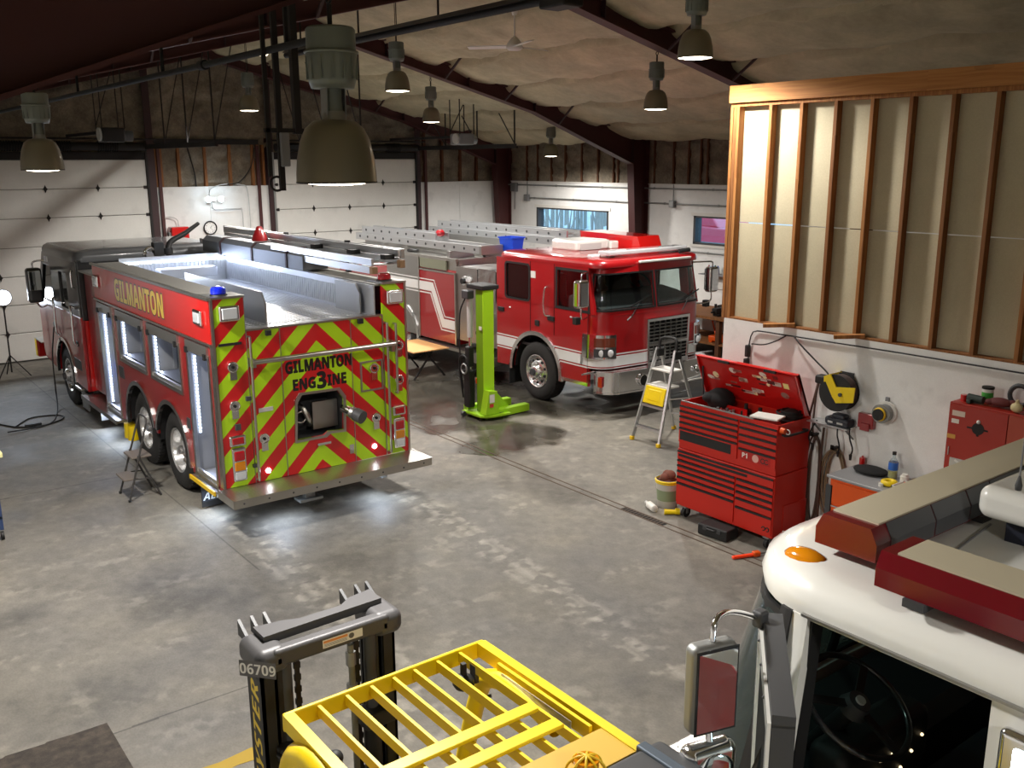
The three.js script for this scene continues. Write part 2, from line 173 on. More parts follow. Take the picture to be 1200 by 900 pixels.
{ // right wall with two windows
  const wins = [[-20.92, -18.0, 2.36, 2.95], [-15.1, -12.2, 2.3, 2.95]];
  const gs = []; let z = ZB - 0.3;
  const cut = (y0, y1) => { const out = []; let c = ZB - 0.3; for (const [a, b] of wins) { out.push([c, a]); c = b; } out.push([c, ZF + 0.2]); return out.map(([a, b]) => b2(XR, XR + 0.2, y0, y1, a, b)); };
  gs.push(b2(XR, XR + 0.2, 0, 2.3, ZB - 0.3, ZF + 0.2), b2(XR, XR + 0.2, 2.95, 3.655, ZB - 0.3, ZF + 0.2), ...cut(2.3, 2.95), b2(XR, XR + 0.2, 2.3, 2.36, wins[0][0], wins[0][1]));
  const wall = struct(M('wall_right', gs, wallPaint), 'white boarded side wall with two windows and bare studs above');
  M('upper_sheathing', b2(XR + 0.08, XR + 0.2, 3.655, EAVE + 0.05, ZB - 0.3, ZF + 0.2), P(0x6d665c, 0.9), wall);
  M('insulation', sheet(420, 26, (u, v) => { const zz = ZB + u * (ZF - ZB), y = 3.66 + v * (EAVE - 0.02 - 3.66); return [XR + 0.06 - 0.06 * wrinkle(zz * 1.3, y * 1.3, 31), y, ZF + ZB - zz]; }), insul, wall);
  for (const zz of [-22.15, -21.38, -20.9, -20.3, -19.72, -19.06, -18.43, -17.85, -17.68, -16.42, -15.8, -15.33, -14.96, -14.76, -14.1]) M('stud', b2(XR - 0.02, XR + 0.1, 3.66, EAVE - 0.06, zz - 0.022, zz + 0.022), m.woodD, wall);
  M('ledge', b2(XR - 0.03, XR + 0.02, 3.635, 3.66, ZB, ZF), m.white, wall);
  M('wall_corner_post', b2(XR - 0.15, XR - 0.02, 0, 4.72, ZB - 0.02, ZB + 0.12), m.maroon, wall);
  wins.forEach(([a, b, y0, y1], k) => {
    const w = new THREE.Group(); w.name = 'window_' + (k + 1); scene.add(w); struct(w, k ? 'wide low window with a red car outside' : 'wide low window with bare trees outside');
    M('window_frame', [b2(XR - 0.02, XR + 0.2, y0, y0 + 0.05, a, b), b2(XR - 0.02, XR + 0.2, y1 - 0.04, y1, a, b), b2(XR - 0.02, XR + 0.2, y0, y1, a, a + 0.06), b2(XR - 0.02, XR + 0.2, y0, y1, b - 0.05, b)], m.dgrey, w);
    M('window_pane', b2(XR + 0.1, XR + 0.106, y0 + 0.05, y1 - 0.04, a + 0.06, (a + b) / 2), m.glass, w);
    M('window_pane', b2(XR + 0.1, XR + 0.106, y0 + 0.05, y1 - 0.04, (a + b) / 2, b - 0.05), m.glass, w);
    M('window_trim', [b2(XR - 0.025, XR - 0.002, y1, y1 + 0.08, a - 0.08, b + 0.08), b2(XR - 0.03, XR - 0.002, y0 - 0.06, y0, a - 0.08, b + 0.08)], m.white, w);
  });
}
struct(M('wall_left', b2(XL - 0.2, XL, 0, EAVE, ZB - 0.3, ZF + 0.2), wallPaint), 'white boarded side wall beside the viewer');
struct(M('wall_front', ext([[XL - 0.2, 0], [XR + 0.2, 0], [XR + 0.2, roofY(XR)], [RX, roofY(RX)], [XL - 0.2, roofY(XL)]], 0.2, 'xy', ZF), wallPaint), 'front end wall behind the viewer');
{ // ceiling: roof deck above, sagging insulation blanket tucked up at the purlins
  const c = new THREE.Group(); c.name = 'ceiling'; scene.add(c); struct(c, 'low-pitched roof lined with sagging tan insulation blanket');
  const top = 0.14;
  M('roof_deck', [ext([[RX, roofY(RX) + top], [XR + 0.2, roofY(XR + 0.2) + top], [XR + 0.2, roofY(XR + 0.2) + top + 0.15], [RX, roofY(RX) + top + 0.15]], ZF - ZB + 0.6, 'xy', ZB - 0.4), ext([[RX, roofY(RX) + top], [RX, roofY(RX) + top + 0.15], [XL - 0.2, roofY(XL - 0.2) + top + 0.15], [XL - 0.2, roofY(XL - 0.2) + top]], ZF - ZB + 0.6, 'xy', ZB - 0.4)], P(0x77726a, 0.8), c);
  const pitch = 1.46;
  for (const s of [1, -1]) M('insulation_blanket', sheet(360, 220, (u, v) => {
    const a = u * 8.8, x = RX + s * a, z = ZB + 0.02 + (s > 0 ? 1 - v : v) * (ZF - ZB - 0.04);
    const q = a / pitch, fr = q - Math.floor(q), tri = Math.min(fr, 1 - fr) * 2, wob = 0.10 * (fbm(z * 0.6 + Math.floor(q + 0.5) * 7, 3, 3) - 0.5);
    const near = Math.min(fr, 1 - fr) * pitch + wob * 0.5, slot = 0.22 * Math.exp(-((near / 0.085) ** 2)), sag = 0.16 * (1 - (2 * fr - 1) ** 2) * (0.75 + 0.5 * fbm(z * 0.5, Math.floor(q) * 5 + s, 3));
    const scal = 0.1 * Math.abs(Math.sin(z * 0.52 * Math.PI + Math.floor(q))) * (1 - tri);
    return [x, roofY(x) - 0.03 + slot - sag - scal - 0.035 * wrinkle(a * 0.8, z * 0.7, 50 + s), z];
  }), ceilM, c);
  for (const s of [1, -1]) for (let i = 0; i < 7; i++) { const x = RX + s * Math.max(0.06, i * pitch); if (x > XR || x < XL) continue; M('purlin_flange', b2(x - 0.03, x + 0.03, roofY(x) + 0.1, roofY(x) + 0.13, ZB + 0.02, ZF - 0.02), P(0x8b857a, 0.5, 0.3), c); }
}
// rigid steel frames: tapered I-section columns and rafters
function steelFrame(z, label, hasR = true) {
  const f = thing('steel_frame', label, 'steel frame', [RX, 0, z]); struct(f);
  f.userData.group = 'rigid frames across the building';
  for (const s of [1, -1]) {
    const X = d => s * d, half = XR - RX, ry = d => roofY(RX + d) - 0.09;
    const bot = [[0, 6.55], [5.25, 5.24], [8.24, 4.13]];
    const web = (pts, t = 0.014) => { const q = s > 0 ? pts : pts.map(p => [-p[0], p[1]]).reverse(); return ext(q, t, 'xy', -t / 2); };
    const fl = (a, b, w = 0.22, t = 0.022) => bar([X(a[0]), a[1], 0], [X(b[0]), b[1], 0], w, t);
    const flz = (a, b) => { const A = [X(a[0]), a[1]], B = [X(b[0]), b[1]], dx = B[0] - A[0], dy = B[1] - A[1], L = Math.hypot(dx, dy); return put(new THREE.BoxGeometry(L, 0.022, 0.22), (A[0] + B[0]) / 2, (A[1] + B[1]) / 2, 0, 0, 0, Math.atan2(dy, dx)); };
    M('rafter', [web([...bot, [8.24, ry(8.24)], [0, ry(0)]]), flz(bot[0], bot[1]), flz(bot[1], bot[2]), flz([0, ry(0)], [8.7, ry(8.7)])], m.maroon, f);
    M('column', [web([[8.24, 4.14], [8.5, 0], [half - 0.02, 0], [half - 0.02, ry(half - 0.02)], [8.24, ry(8.24)]]), flz([8.24, 4.14], [8.5, 0]), flz([half - 0.02, 0], [half - 0.02, ry(half)])], m.maroon, f);
    for (const d of [1.6, 3.5, 5.25, 8.24]) { const yb = d < 5.3 ? 6.55 - d * 0.2495 : 4.13; M('stiffener', b2(X(d) - 0.006, X(d) + 0.006, yb, ry(d), -0.1, 0.1), m.dmaroon, f); }
    for (const d of [2.9, 4.4, 5.9]) M('flange_brace', [bar([X(d), (d < 5.3 ? 6.55 - d * 0.2495 : 5.24 - (d - 5.25) * 0.371), 0.1], [X(d + 0.06), ry(d) + 0.1, 0.65], 0.035, 0.035)], m.dmaroon, f);
  }
  return f;
}
steelFrame(-22.2, 'dark maroon steel roof frame against the end wall');
steelFrame(-16.7, 'dark maroon steel roof frame whose column stands between the two windows');
steelFrame(-10.6, 'dark maroon steel roof frame passing behind the top of the stud partition');
steelFrame(-4.6, 'dark maroon steel roof frame above the forklift');
{ // stud partition: white boarding below, open studs above
  const X0 = 8.8, Z0 = -7.33, Z1 = 0.6;
  const part = struct(M('wall_partition', [b2(X0, X0 + 0.14, 0, 2.37, Z0, Z1)], wallPaint), 'stud partition, white board below and open timber studs above');
  const boardM = P(0xffffff, 0.8, 0, { map: tt(tex(256, 256, (x, y) => { const n = fbm(x / 22, y / 22, 4, 12, 12), v = 190 + 8 * (n - 0.5) + 8 * (hash(x, y) - 0.5); return [v, v * 0.95, v * 0.8]; }), 0.5, 0.5) });
  for (const [z0, z1] of [[Z0 + 0.05, -4.8], [-4.795, -2.36], [-2.355, Z1]]) { M('backing_board', b2(X0 + 0.095, X0 + 0.11, 2.37, 3.49, z0, z1), boardM, part); M('backing_board', b2(X0 + 0.095, X0 + 0.11, 3.5, 4.8, z0, z1), boardM, part); }
  for (const z of [Z0 + 0.02, Z0 + 0.062, -6.82, -6.42, -6.0, -5.585, -5.17, -4.748, -4.334, -3.92, -3.51, -3.1, -2.69, -2.28, -1.87, -1.46]) M('stud', b2(X0, X0 + 0.09, 2.372, 4.79, z - 0.019, z + 0.019), rnd() > 0.5 ? m.wood : m.wood2, part);
  M('end_stud', b2(X0 - 0.005, X0 + 0.13, 2.372, 4.79, Z0 - 0.04, Z0 - 0.002), m.wood, part);
  M('top_plate', b2(X0, X0 + 0.11, 4.79, 4.83, Z0 - 0.04, Z1), m.wood, part);
  M('header_beam', b2(X0 - 0.04, X0 + 0.1, 4.832, 5.02, Z0 - 0.04, Z1), m.woodH, part);
  M('bottom_plate', b2(X0 + 0.001, X0 + 0.13, 2.371, 2.39, Z0, Z1), m.wood2, part);
  for (const [za, zb] of [[-6.63, -6.34], [-5.72, -5.47]]) M('wood_offcut', bar([X0 - 0.16, 2.385, za], [X0 + 0.02, 2.41, zb], 0.09, 0.038), m.wood, part);
}
// ---------- high-bay lamps and ceiling services ----------
const glow = P(0xffffff, 0.4, 0, { emissive: 0xfff0d8, emissiveIntensity: 12 });
const shadeM = PX(0x7d7765, 0.42, 0.55, { clearcoat: 0.25 }), ballastM = P(0x6e746c, 0.5, 0.3);
function highBay(x, y, z, label, big = 1) {
  const t = thing('high_bay_lamp', label, 'lamp', [x, y, z], 0, 'high-bay lamps under the roof');
  M('reflector', lathe([[0.19, 0], [0.189, 0.04], [0.182, 0.11], [0.165, 0.19], [0.138, 0.25], [0.1, 0.282], [0.055, 0.29], [0.05, 0.284], [0.096, 0.275], [0.132, 0.244], [0.158, 0.186], [0.175, 0.108], [0.183, 0.04], [0.184, 0]], 40), shadeM, t);
  M('rim', torus(0.188, 0.004, 0, 0.002, 0, 'y', 40), m.iron, t);
  const lens = M('lens', lathe([[0, -0.014], [0.06, -0.013], [0.12, -0.008], [0.176, 0.004], [0.178, 0.012], [0, 0.02]], 32), glow, t);
  M('neck', [cyl(0.05, 0.06, 0.04, 0, 0.308, 0, 'y', 20), b2(-0.05, -0.044, 0.285, 0.44, -0.03, 0.03), b2(0.044, 0.05, 0.285, 0.44, -0.03, 0.03)], m.galv, t);
  M('socket', cyl(0.038, 0.042, 0.13, 0, 0.375, 0, 'y', 18), ballastM, t);
  const bal = M('ballast_housing', [lathe([[0, 0.43], [0.1, 0.43], [0.112, 0.47], [0.12, 0.56], [0.12, 0.59], [0.114, 0.6], [0.114, 0.69], [0.105, 0.7], [0, 0.7]], 24), torus(0.12, 0.007, 0, 0.59, 0, 'y', 28)], ballastM, t);
  M('cooling_fins', Array.from({ length: 14 }, (_, i) => put(bx(0.006, 0.1, 0.016, 0, 0.52, 0.114), 0, 0, 0, 0, i * Math.PI / 7)), ballastM, bal);
  M('hook', [cyl(0.012, 0.012, 0.1, 0, 0.75, 0, 'y', 8), torus(0.025, 0.006, 0, 0.83, 0, 'x', 14)], m.iron, t);
  const top = roofY(x) - y - 0.06;
  if (top > 0.95) M('hanging_chain', [cyl(0.007, 0.007, top - 0.86, 0.012, (top + 0.86) / 2, 0, 'y', 6), cyl(0.005, 0.005, top - 0.86, -0.012, (top + 0.86) / 2, 0, 'y', 6)], m.iron, t);
  const l = new THREE.SpotLight(LAMPCOL, LAMP * big, 0, R(84), 0.35, 2); l.position.set(0, -0.045, 0); l.target.position.set(0, -3, 0); l.shadow.radius = 6; t.add(l, l.target);
  return t;
}
highBay(2.14, 4.105, -4.17, 'olive high-bay lamp hanging before the garage door right of the clock', 1.15);
highBay(2.05, 4.14, -10.0, 'olive high-bay lamp hanging over the black cab roof of the pumper', 1.35);
highBay(7.53, 5.18, -18.2, 'lit high-bay lamp above the wall clock', 1.7);
highBay(7.68, 5.24, -12.86, 'lit high-bay lamp below the long maroon rafter, above the pumper ladder', 1.3);
highBay(8.05, 5.27, -7.27, 'lit high-bay lamp beside the top of the stud partition', 0.8);
highBay(11.0, 5.0, -17.1, 'small lit high-bay lamp over the ladders of the red engine', 1.6);
highBay(11.1, 4.98, -10.8, 'lit high-bay lamp above the windshield of the red engine');
highBay(15.3, 4.32, -18.4, 'pale high-bay lamp near the window wall', 0.8);
highBay(2.1, 4.1, 1.4, 'added unseen high-bay lamp behind the viewer', 0.6);  // out of view, added to light the white truck and forklift
{ const t = thing('dome_light', 'small dim dome light under the roof above the dark hangers', 'light', [5.62, 5.67, -13.0]); M('housing', lathe([[0, 0.06], [0.06, 0.06], [0.1, 0.02], [0.1, 0], [0, 0]], 20), m.galv, t); M('lens', lathe([[0, -0.045], [0.06, -0.035], [0.092, 0], [0, 0]], 20), P(0xffffff, 0.4, 0, { emissive: 0xfff0d0, emissiveIntensity: 2 }), t); M('stem', cyl(0.01, 0.01, 0.34, 0, 0.22, 0, 'y', 8), m.iron, t); const l = new THREE.SpotLight(LAMPCOL, 14, 0, R(80), 0.4, 2); l.position.set(0, -0.06, 0); l.target.position.set(0, -3, 0); l.shadow.radius = 4; t.add(l, l.target); }
{ // ceiling services
  one('ceiling_pipe', 'long black pipe running under the roof toward the left garage door', 'pipe', [cyl(0.026, 0.026, 16.4, 0, 0, 0, 'z', 12), ...[-7, -4, -1, 2, 5, 7.6].map(z => b2(-0.012, 0.012, 0, 0.42, z - 0.012, z + 0.012)), ...[-6, 0, 6].map(z => cyl(0.04, 0.04, 0.1, 0, 0, z, 'z', 12))], m.blackM, [2.9, 4.97, -13.9]);
  const p2 = thing('heater_tube', 'black tube hung below the ridge, ending at a dark motor box', 'pipe', [7.35, 6.0, -12.4]);
  M('tube', cyl(0.05, 0.05, 7.2, 0, 0, 0, 'z', 12), m.iron, p2); M('reflector_channel', ext([[-0.12, 0.02], [-0.05, 0.09], [0.05, 0.09], [0.12, 0.02], [0.11, 0.02], [0.05, 0.08], [-0.05, 0.08], [-0.11, 0.02]], 6.6, 'xy', -3.5), m.dgrey, p2);
  M('motor_box', [rb(-0.15, 0.15, -0.12, 0.14, 3.5, 3.95, 0.03), cyl(0.07, 0.07, 0.2, 0, 0.02, 4.05, 'z', 12)], m.iron, p2);
  for (const z of [-3, -1, 1.2, 3.2]) M('hanger_rod', bar([0, 0.05, z], [0, roofY(7.35) - 6.06, z], 0.022), m.iron, p2);
  const fan = thing('ceiling_fan', 'white three-blade ceiling fan hanging from the roof blanket', 'fan', [9.25, 5.93, -12.0]);
  M('motor', lathe([[0, -0.09], [0.09, -0.085], [0.13, -0.05], [0.12, 0], [0.07, 0.07], [0.03, 0.11], [0, 0.11]], 24), m.white, fan); M('down_rod', cyl(0.012, 0.012, 0.5, 0, 0.35, 0, 'y', 8), m.white, fan); M('canopy', lathe([[0, 0.42], [0.03, 0.42], [0.06, 0.5], [0.065, 0.56], [0, 0.58]], 20), m.white, fan);
  for (let i = 0; i < 3; i++) M('blade', put(bx(0.62, 0.012, 0.13, 0.42, -0.03, 0, 0.2), 0, 0, 0, 0, R(10 + i * 120)), m.white, fan);
  // door operators
  for (const [x, z, label] of [[5.1, -18.9, 'dark door opener motor hung over the left garage door'], [13.0, -18.9, 'small grey door opener with round lamp hung over the far garage door']]) {
    const t = thing('door_opener', label, 'motor', [x, 4.72, z]); M('housing', [rb(-0.2, 0.2, -0.14, 0.12, -0.22, 0.22, 0.03)], x > 10 ? m.grey : m.iron, t); M('motor', cyl(0.1, 0.1, 0.2, 0.28, -0.02, 0, 'x', 18), x > 10 ? m.galv : m.dgrey, t);
    M('lamp_face', cyl(0.12, 0.12, 0.04, -0.22, 0, 0.06, 'x', 20), m.lightgrey, t); M('trolley_rail', b2(-0.03, 0.03, 0.02, 0.08, -3.3, -0.2), m.iron, t);
    const h = roofY(x) - 4.72 - 0.1; for (const [a, b] of [[-0.2, -0.2], [0.2, -0.2], [-0.2, 0.2], [0.2, 0.2]]) M('hanger', bar([a, 0.1, b], [a, h - 0.03, b], 0.03, 0.012), m.iron, t); M('cross_brace', bar([-0.2, 0.15, -0.2], [0.2, h - 0.1, -0.2], 0.03, 0.01), m.iron, t);
  }
  const hg = thing('strut_hanger', 'black angle-iron hangers and cable drop beside the near lamp', 'bracket', [3.0, 4.05, -6.6]);
  M('drop', [b2(-0.16, -0.13, 0.05, 1.35, 0, 0.02), b2(-0.08, -0.04, -0.05, 1.38, 0, 0.03), b2(0.06, 0.11, 0.35, 1.42, -0.02, 0.03)], m.iron, hg); M('hook_ring', torus(0.05, 0.009, -0.1, 0.0, 0.01, 'z', 16), m.iron, hg); M('switch_box', rb(-0.07, 0.0, 0.12, 0.36, -0.02, 0.05, 0.01), m.grey, hg); M('crossbar', b2(-0.17, 0.13, 0.36, 0.39, -0.01, 0.02), m.iron, hg);
}
// ---------- fittings on the back wall ----------
{
  const c = thing('wall_clock', 'round black-rimmed wall clock on the white wall', 'clock', [8.12, 2.69, ZB + 0.0]);
  M('rim', torus(0.15, 0.016, 0, 0, 0.03, 'z', 36), m.black, c); M('case', cyl(0.15, 0.15, 0.03, 0, 0, 0.008, 'z', 32), m.black, c);
  const face = M('dial', new THREE.CircleGeometry(0.14, 36).translate(0, 0, 0.025), P(0xffffff, 0.5, 0, { map: canvasTex(256, 256, (g, w) => { g.fillStyle = '#e9e9e6'; g.fillRect(0, 0, w, w); g.fillStyle = '#222'; g.font = 'bold 30px sans-serif'; g.textAlign = 'center'; g.textBaseline = 'middle'; for (let i = 1; i <= 12; i++) g.fillText(String(i), 128 + 100 * Math.sin(i * Math.PI / 6), 128 - 100 * Math.cos(i * Math.PI / 6)); }) }), c, true);
  M('hand', bar([0, 0, 0.03], [0.05, 0.06, 0.03], 0.008, 0.004), m.black, c); M('hand', bar([0, 0, 0.033], [0.07, -0.075, 0.033], 0.006, 0.003), m.black, c);
  const e = thing('emergency_light', 'twin-head emergency light glowing white above the wall clock', 'light', [8.24, 3.36, ZB + 0.02]);
  M('battery_box', rb(-0.07, 0.07, -0.05, 0.06, -0.02, 0.05, 0.015), m.white, e);
  for (const s of [-1, 1]) { const hd = M('lamp_head', lathe([[0.02, -0.02], [0.05, 0.0], [0.075, 0.06], [0.07, 0.06], [0.045, 0.005]], 18, 'z'), m.white, e); hd.position.set(s * 0.15, 0.0, 0.06); M('bulb', cyl(0.066, 0.066, 0.012, 0, 0, 0.055, 'z', 18), P(0xffffff, 0.4, 0, { emissive: 0xdff4ff, emissiveIntensity: 14 }), hd); const l = new THREE.PointLight(0xd4ecff, 0.55); l.position.set(s * 0.15, 0, 0.17); l.shadow.radius = 3; e.add(l); }
  one('conduit', 'thin grey conduit running from under the emergency light down the white wall', 'conduit', tube([[8.2, 3.28, 0], [8.21, 3.16, 0], [8.3, 3.12, 0], [8.85, 3.12, 0], [8.93, 3.05, 0], [8.93, 2.2, 0]], 0.012, 40), m.lightgrey, [0, 0, ZB + 0.045]); one('conduit', 'thin grey conduit arching over the emergency light', 'conduit', tube([[8.15, 3.45, 0], [8.2, 3.6, 0], [8.5, 3.7, 0], [8.95, 3.68, 0], [9.1, 3.5, 0], [9.12, 2.2, 0]], 0.012, 40), m.lightgrey, [0, 0, ZB + 0.045]);
  one('cable', 'dark cable drooping across the studs toward the right garage door', 'cable', tube([[8.6, 3.7, 0], [8.9, 3.75, 0.02], [9.2, 4.1, 0.04], [9.32, 4.55, 0.02]], 0.012, 30), m.iron, [0, 0, ZB + 0.05]); one('cable', 'dark cable running straight down between the studs above the clock', 'cable', [tube([[7.85, 3.66, 0], [7.82, 4.0, 0.03], [7.7, 4.6, 0]], 0.018, 30)], m.iron, [0, 0, ZB + 0.05]);
  const rbx = thing('alarm_box', 'red box mounted on the white wall below the lamp', 'box', [7.32, 2.62, ZB + 0.15]); M('case', rb(-0.2, 0.2, -0.14, 0.14, -0.12, 0.14, 0.02), m.redB, rbx); M('bracket', b2(-0.24, -0.2, -0.1, 0.02, -0.05, 0.06), m.galv, rbx); M('flex_cable', tube([[0.02, 0.14, 0], [0.0, 0.3, -0.04], [-0.12, 0.36, -0.08], [-0.24, 0.36, -0.09]], 0.012, 20), m.lightgrey, rbx);
}
// ---------- fittings on the window wall ----------
{
  const run = (y, z0, z1, label) => one('conduit', label, 'conduit', [cyl(0.018, 0.018, z1 - z0, 0, 0, (z0 + z1) / 2, 'z', 8), ...Array.from({ length: 6 }, (_, i) => b2(-0.02, 0.03, -0.025, 0.025, z0 + 0.3 + i * (z1 - z0 - 0.6) / 5 - 0.01, z0 + 0.3 + i * (z1 - z0 - 0.6) / 5 + 0.01))], m.galv, [XR - 0.035, y, 0]);
  run(3.55, -22.2, -12.4, 'upper grey conduit along the window wall'); run(3.2, -21.3, -12.4, 'middle grey conduit above the windows'); run(2.12, -16.2, -12.4, 'lower grey conduit below the second window');
  const jb = (z, y, s, label) => { const t = thing('junction_box', label, 'electrical box', [XR - 0.05, y, z]); M('box', rb(-0.05, 0.045, -s, s, -s, s, 0.01), m.grey, t); M('cover', b2(-0.056, -0.05, -s * 0.8, s * 0.8, -s * 0.8, s * 0.8), m.galv, t); M('stub_conduit', cyl(0.012, 0.012, 0.5, 0.02, y > 3.4 ? -s - 0.25 : s + 0.12, 0, 'y', 8), m.galv, t); };
  jb(-21.9, 3.48, 0.12, 'grey electrical box near the far corner'); jb(-21.32, 3.2, 0.09, 'small grey junction box left of the tree window'); jb(-15.75, 3.2, 0.08, 'small grey junction box above the second window');
}
// ---------- outdoors, seen through the windows ----------
{
  struct(M('ground_outside', [ext([[17.12, -0.4], [19, -0.3], [23, 0.4], [60, 16], [60, -0.6], [17.12, -0.6]], 100, 'xy', -75)], P(0xe2e2e2, 0.9)), 'snowy slope rising outside the windows');
  const bark = P(0xa39c92, 0.95);
  for (let i = 0; i < 22; i++) { const x = 21.5 + (i % 5) * 1.05 + rnd(0.4), z = -x * 1.151 + (i - 10.5) * 0.24, h = 8 + rnd(5), r = 0.035 + rnd(0.06), gy = x < 23 ? -0.1 + (x - 20) * 0.17 : 0.4 + (x - 23) * 0.42; const gs = [rod([0, -0.1, 0], [rnd(-0.12, 0.12), h, rnd(-0.12, 0.12)], r, 7, r * 0.45)]; for (let k = 0; k < 9; k++) { const y = 0.8 + rnd(h - 2), a = rnd(6.28), L = 0.15 + rnd(0.25); gs.push(rod([0, y, 0], [Math.cos(a) * L, y + rnd(0.2, 1.4), Math.sin(a) * L], 0.035, 5, 0.012)); } one('bare_tree', 'leafless tree standing outside the window', 'tree', gs, bark, [x, gy, z], 0, 'bare trees outside'); }
  const c = thing('red_car', 'red pickup parked outside the second window', 'car', [20.6, 1.25, -18.6], R(8));
  const cm = PX(0xe84860, 0.35, 0, { clearcoat: 1 });
  M('body', ext([[-2.6, 0.3], [2.6, 0.3], [2.6, 1.05], [0.9, 1.12], [0.5, 1.15], [-0.8, 1.15], [-2.6, 1.1]], 1.8, 'zy', 0, [], 0.05), cm, c); M('cab', ext([[-1.0, 1.12], [0.95, 1.12], [0.45, 1.8], [-0.75, 1.8]], 1.6, 'zy', 0.1, [], 0.06), cm, c);
  M('side_window', ext([[-0.82, 1.2], [0.75, 1.2], [0.4, 1.68], [-0.65, 1.68]], 0.02, 'zy', 0.085), m.darkglass, c);
  for (const z of [-1.6, 1.6]) for (const x of [0.05, 1.6]) M('wheel', cyl(0.38, 0.38, 0.24, x + 0.08, 0.0, z, 'x', 20), m.tyre, c);
  struct(M('snow_bank', rb(19.2, 22.8, -0.1, 0.87, -22, -14, 0.08), P(0xdfdfdf, 0.9)), 'raised bank outside on which the red pickup stands');
}
// ---------- vehicle building blocks ----------
function grid(rows, closedU = false) { // rows: array of rings of points -> smooth surface
  const nu = rows[0].length, pos = [], idx = []; for (const r of rows) for (const p of r) pos.push(...p);
  for (let j = 0; j < rows.length - 1; j++) for (let i = 0; i < (closedU ? nu : nu - 1); i++) { const a = j * nu + i, b = j * nu + (i + 1) % nu, c = a + nu, d = b + nu; idx.push(a, b, d, a, d, c); }
  const g = new THREE.BufferGeometry(); g.setAttribute('position', new THREE.Float32BufferAttribute(pos, 3)); g.setIndex(idx); const q = g.toNonIndexed(); return crease(q, 40);
}
function crease(g, deg) { // smooth normals except over sharp edges
  const p = g.attributes.position, n = p.count, key = i => `${Math.round(p.getX(i) * 1e4)},${Math.round(p.getY(i) * 1e4)},${Math.round(p.getZ(i) * 1e4)}`, map = new Map(), fn = [];
  const a = V(0, 0, 0), b = V(0, 0, 0), c = V(0, 0, 0);
  for (let i = 0; i < n; i += 3) { a.fromBufferAttribute(p, i); b.fromBufferAttribute(p, i + 1); c.fromBufferAttribute(p, i + 2); const q = b.clone().sub(a).cross(c.clone().sub(a)); const l = q.length(); fn.push(q, q.clone().multiplyScalar(1 / (l || 1))); for (let k = 0; k < 3; k++) { const s = key(i + k); (map.get(s) || map.set(s, []).get(s)).push(i / 3); } }
  const out = new Float32Array(n * 3), lim = Math.cos(R(deg)), s = V(0, 0, 0);
  for (let i = 0; i < n; i++) { const f = Math.floor(i / 3); s.set(0, 0, 0); for (const o of map.get(key(i))) if (fn[o * 2 + 1].dot(fn[f * 2 + 1]) > lim) s.add(fn[o * 2]); s.normalize(); out.set([s.x, s.y, s.z], i * 3); }
  g.setAttribute('normal', new THREE.BufferAttribute(out, 3)); return g;
}
const inset = (x0, x1, z0, z1, r, d, n = 5) => rrect(x0 + d, x1 - d, z0 + d, z1 - d, Math.max(0.01, r - d), n).map(p => [p[0], p[1]]);
function loft(secs) { // secs: [y, ring of [x, z]]; closed top and bottom
  const rows = secs.map(([y, r]) => r.map(p => [p[0], y, p[1]]).reverse());
  const cap = (r, up) => { const c = r.reduce((a, p) => [a[0] + p[0] / r.length, a[1] + p[1] / r.length, a[2] + p[2] / r.length], [0, 0, 0]); return r.map(() => c); };
  return grid([cap(rows[0]), ...rows, cap(rows[rows.length - 1])], true);
}
// wrap-round front panel: follows a plan curve (list of [x, z]) between two heights, with thickness and lean
function band(curve, y0, y1, o0 = 0, o1 = 0, t = 0.03) {
  const n = curve.length, nrm = curve.map((p, i) => { const a = curve[Math.max(0, i - 1)], b = curve[Math.min(n - 1, i + 1)], dx = b[0] - a[0], dz = b[1] - a[1], l = Math.hypot(dx, dz); return [-dz / l, dx / l]; });
  const at = (i, o, y) => [curve[i][0] - nrm[i][0] * o, y, curve[i][1] - nrm[i][1] * o];
  const rows = curve.map((_, i) => [at(i, o0, y0), at(i, o1, y1), at(i, o1 + t, y1), at(i, o0 + t, y0)]);
  const e = r => { const c = [0, 1, 2].map(k => (r[0][k] + r[2][k]) / 2); return r.map(() => c); };
  return grid([e(rows[0]), ...rows, e(rows[n - 1])], true);
}
const cut = (c, a, b) => { const L = [0]; for (let i = 1; i < c.length; i++) L.push(L[i - 1] + Math.hypot(c[i][0] - c[i - 1][0], c[i][1] - c[i - 1][1])); const T = L[L.length - 1], at = t => { const s = t * T; let i = 1; while (i < L.length - 1 && L[i] < s) i++; const f = (s - L[i - 1]) / (L[i] - L[i - 1]); return [c[i - 1][0] + f * (c[i][0] - c[i - 1][0]), c[i - 1][1] + f * (c[i][1] - c[i - 1][1])]; }; return Array.from({ length: 25 }, (_, i) => at(a + (b - a) * i / 24)); };
const nose = (w, d, r, bulge = 0.04) => [[0, -d], ...arc(r, -r, r, 180, 90, 8), ...Array.from({ length: 9 }, (_, i) => { const t = (i + 1) / 10; return [r + (w - 2 * r) * t, bulge * Math.sin(Math.PI * t)]; }), ...arc(w - r, -r, r, 90, 0, 8), [w, -d]];
